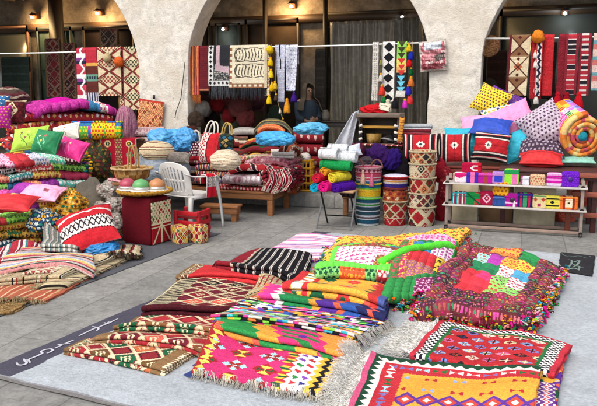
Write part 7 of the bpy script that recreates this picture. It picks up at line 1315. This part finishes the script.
# ================================================================== PERSON in the back of the middle shop
def person():
    c = D(307, 150, 12.35); X, Y = c[0], c[1]; z0 = STEP; t = thing('person', 'person in beige headscarf and blue grey robe standing in the dim middle shop', 'person', (X, Y, z0)); f = np.array([.72, -.69]); s_ = np.array([f[1]*-1, f[0]])*-1
    def q(a, b, z): p = f*b+s_*a; return (X+p[0], Y+p[1], z0+z)
    J = dict(pel=(0, 0, .86), wa=(0, .01, 1.02), ch=(0, .01, 1.20), nk=(0, .015, 1.34), hd=(0, .04, 1.44), tp=(0, .045, 1.55), shl=(-.17, 0, 1.28), ell=(-.20, .03, 1.03), wrl=(-.08, .19, .98), hnl=(-.01, .22, .99), shr=(.17, 0, 1.28), elr=(.20, .03, 1.03), wrr=(.08, .19, .95), hnr=(.01, .22, .955), hil=(-.09, 0, .82), knl=(-.09, .02, .46), anl=(-.09, -.01, .08), tol=(-.10, .14, .03), hir=(.09, 0, .82), knr=(.09, .03, .46), anr=(.09, 0, .08), tor=(.10, .15, .03))
    E = [('pel', 'wa'), ('wa', 'ch'), ('ch', 'nk'), ('nk', 'hd'), ('hd', 'tp'), ('ch', 'shl'), ('shl', 'ell'), ('ell', 'wrl'), ('wrl', 'hnl'), ('ch', 'shr'), ('shr', 'elr'), ('elr', 'wrr'), ('wrr', 'hnr'), ('pel', 'hil'), ('hil', 'knl'), ('knl', 'anl'), ('anl', 'tol'), ('pel', 'hir'), ('hir', 'knr'), ('knr', 'anr'), ('anr', 'tor')]
    Rr = dict(pel=.14, wa=.12, ch=.13, nk=.052, hd=.085, tp=.075, shl=.06, ell=.042, wrl=.028, hnl=.034, shr=.06, elr=.042, wrr=.028, hnr=.034, hil=.085, knl=.058, anl=.038, tol=.03, hir=.085, knr=.058, anr=.038, tor=.03)
    V = {k: q(*v) for k, v in J.items()}; rad = dict(Rr); k = 0
    for sd, sg in (('l', 1), ('r', -1)):
        for n_, (da, dz, ln) in enumerate(((0, .022, .052), (0, .008, .06), (0, -.007, .056), (0, -.021, .044), (0, .045, .03))):
            h = J['hn'+sd]; pr = 'hn'+sd
            for s3, fr_ in enumerate((.5, 1.)): nm = f'f{sd}{n_}{s3}'; V[nm] = q(h[0]+sg*(.012+ln*fr_), h[1]+.008-.022*fr_*fr_*(n_ < 4), h[2]+dz*(1+.2*fr_)); rad[nm] = .0095-.002*s3; E.append((pr, nm)); pr = nm
    names = list(V); me = bpy.data.meshes.new('body'); o0 = np.array([X, Y, z0]); me.from_pydata([tuple(np.array(V[n])-o0) for n in names], [(names.index(a), names.index(b)) for a, b in E], []); me.materials.append(MAT['skin'])
    o = bpy.data.objects.new('body', me); COL.objects.link(o); o.parent = t; sk = o.modifiers.new('skin', 'SKIN'); sk.use_smooth_shade = True; o.modifiers.new('sub', 'SUBSURF').levels = 1; o.modifiers['sub'].render_levels = 2
    for i, n in enumerate(names): me.skin_vertices[0].data[i].radius = (rad[n], rad[n]); me.skin_vertices[0].data[i].use_root = n == 'pel'
    WM[o] = WM[t]
    hc = np.array(q(0, .05, 1.475)); m = MB()   # headscarf: hood open at the face, falling over the shoulders
    nu, nv = 40, 26; th = np.linspace(R(52), R(308), nu)[:, None]; v = np.linspace(0, 1, nv)[None, :]; rr = np.interp(v, [0, .12, .3, .45, .6, .8, 1], [.01, .08, .122, .115, .125, .20, .255]); zz = np.interp(v, [0, .12, .3, .45, .6, .8, 1], [.135, .12, .04, -.06, -.12, -.19, -.33]); fx, fy = f; k_ = np.where(v > .5, 1+(.5-np.abs(th/math.pi-1))*0, 1)
    a = th; Pf = rr*np.cos(a); Ps = rr*np.sin(a)*.92; P = np.stack([hc[0]+fx*Pf+s_[0]*Ps, hc[1]+fy*Pf+s_[1]*Ps, hc[2]+zz+0*a+.006*np.sin(a*9+v*14)], -1); so_ = mesh_obj('headscarf', P.reshape(-1, 3), gridf(nu, nv), np.broadcast_to(hx('4E463C'), ((nu-1)*(nv-1), 3)), 'cloth', t); solidify(so_, .012)  # scarf colour lowered to push the figure into shadow
    prof = [(.06, 1.33), (.15, 1.30), (.19, 1.2), (.19, 1.05), (.20, .9), (.23, .6), (.27, .3), (.30, .06)]; th = np.linspace(0, 2*math.pi, 49)[:-1]; P = np.array([[q(r*np.cos(a)*1.02*(1+.05*math.sin(a*7)*(z < 1)), r*.72*math.sin(a), z) for a in th] for r, z in prof]); ro = mesh_obj('robe', P.reshape(-1, 3), gridf(len(prof), 48, False, True), np.broadcast_to(hx('2E3844'), ((len(prof)-1)*48, 3)), 'cloth', t); solidify(ro, .012)
    m = MB()
    for sd in (-1, 1): m.tube([q(sd*.17, 0, 1.285), q(sd*.195, .025, 1.12), q(sd*.20, .05, 1.02), q(sd*.13, .14, .985)], [.068, .062, .06, .052], hx('2E3844'), 12)
    m.obj('sleeves', 'cloth', t); m = MB(); 
    for sd in (-1, 1): m.ball(q(sd*.031, .123, 1.485), .012, hx('1A1412'), 8, 6, sq=(1.2, 1, .7))
    m.obj('eyes', 'plastic', t); m = MB(); m.tube([q(0, .122, 1.49), q(0, .142, 1.455), q(0, .128, 1.445)], [.008, .014, .008], hx('9A6A4E'), 8); m.obj('nose', 'skin', t); m = MB(); m.tube([q(-.022, .118, 1.415), q(0, .128, 1.413), q(.022, .118, 1.415)], [.004, .007, .004], hx('7A3A34'), 7); m.obj('mouth', 'skin', t)
ms, tn, bs = nt('skin'); bs.inputs['Base Color'].default_value = (.2, .11, .07, 1); bs.inputs['Roughness'].default_value = .55
person()
hbx = D(321, 106, 12.4); board('counter', 'dark wooden counter behind the person in the middle shop', (hbx[0]+.2, hbx[1]+.15, 1.15), (.9, .4, .95), 0, 'counter', False, hx('1A120C')); m = MB(); m.lathe([(.0, 0), (.08, .0), (.09, .06), (.07, .14), (.05, .17), (.055, .19), (0, .19)], np.array([hbx[0]+.05, hbx[1]+.1, 1.152]), 20, col=hx('5A564E')); tag(m.obj('jar', 'paint'), 'pale jar on the dark counter behind the person', 'jar')
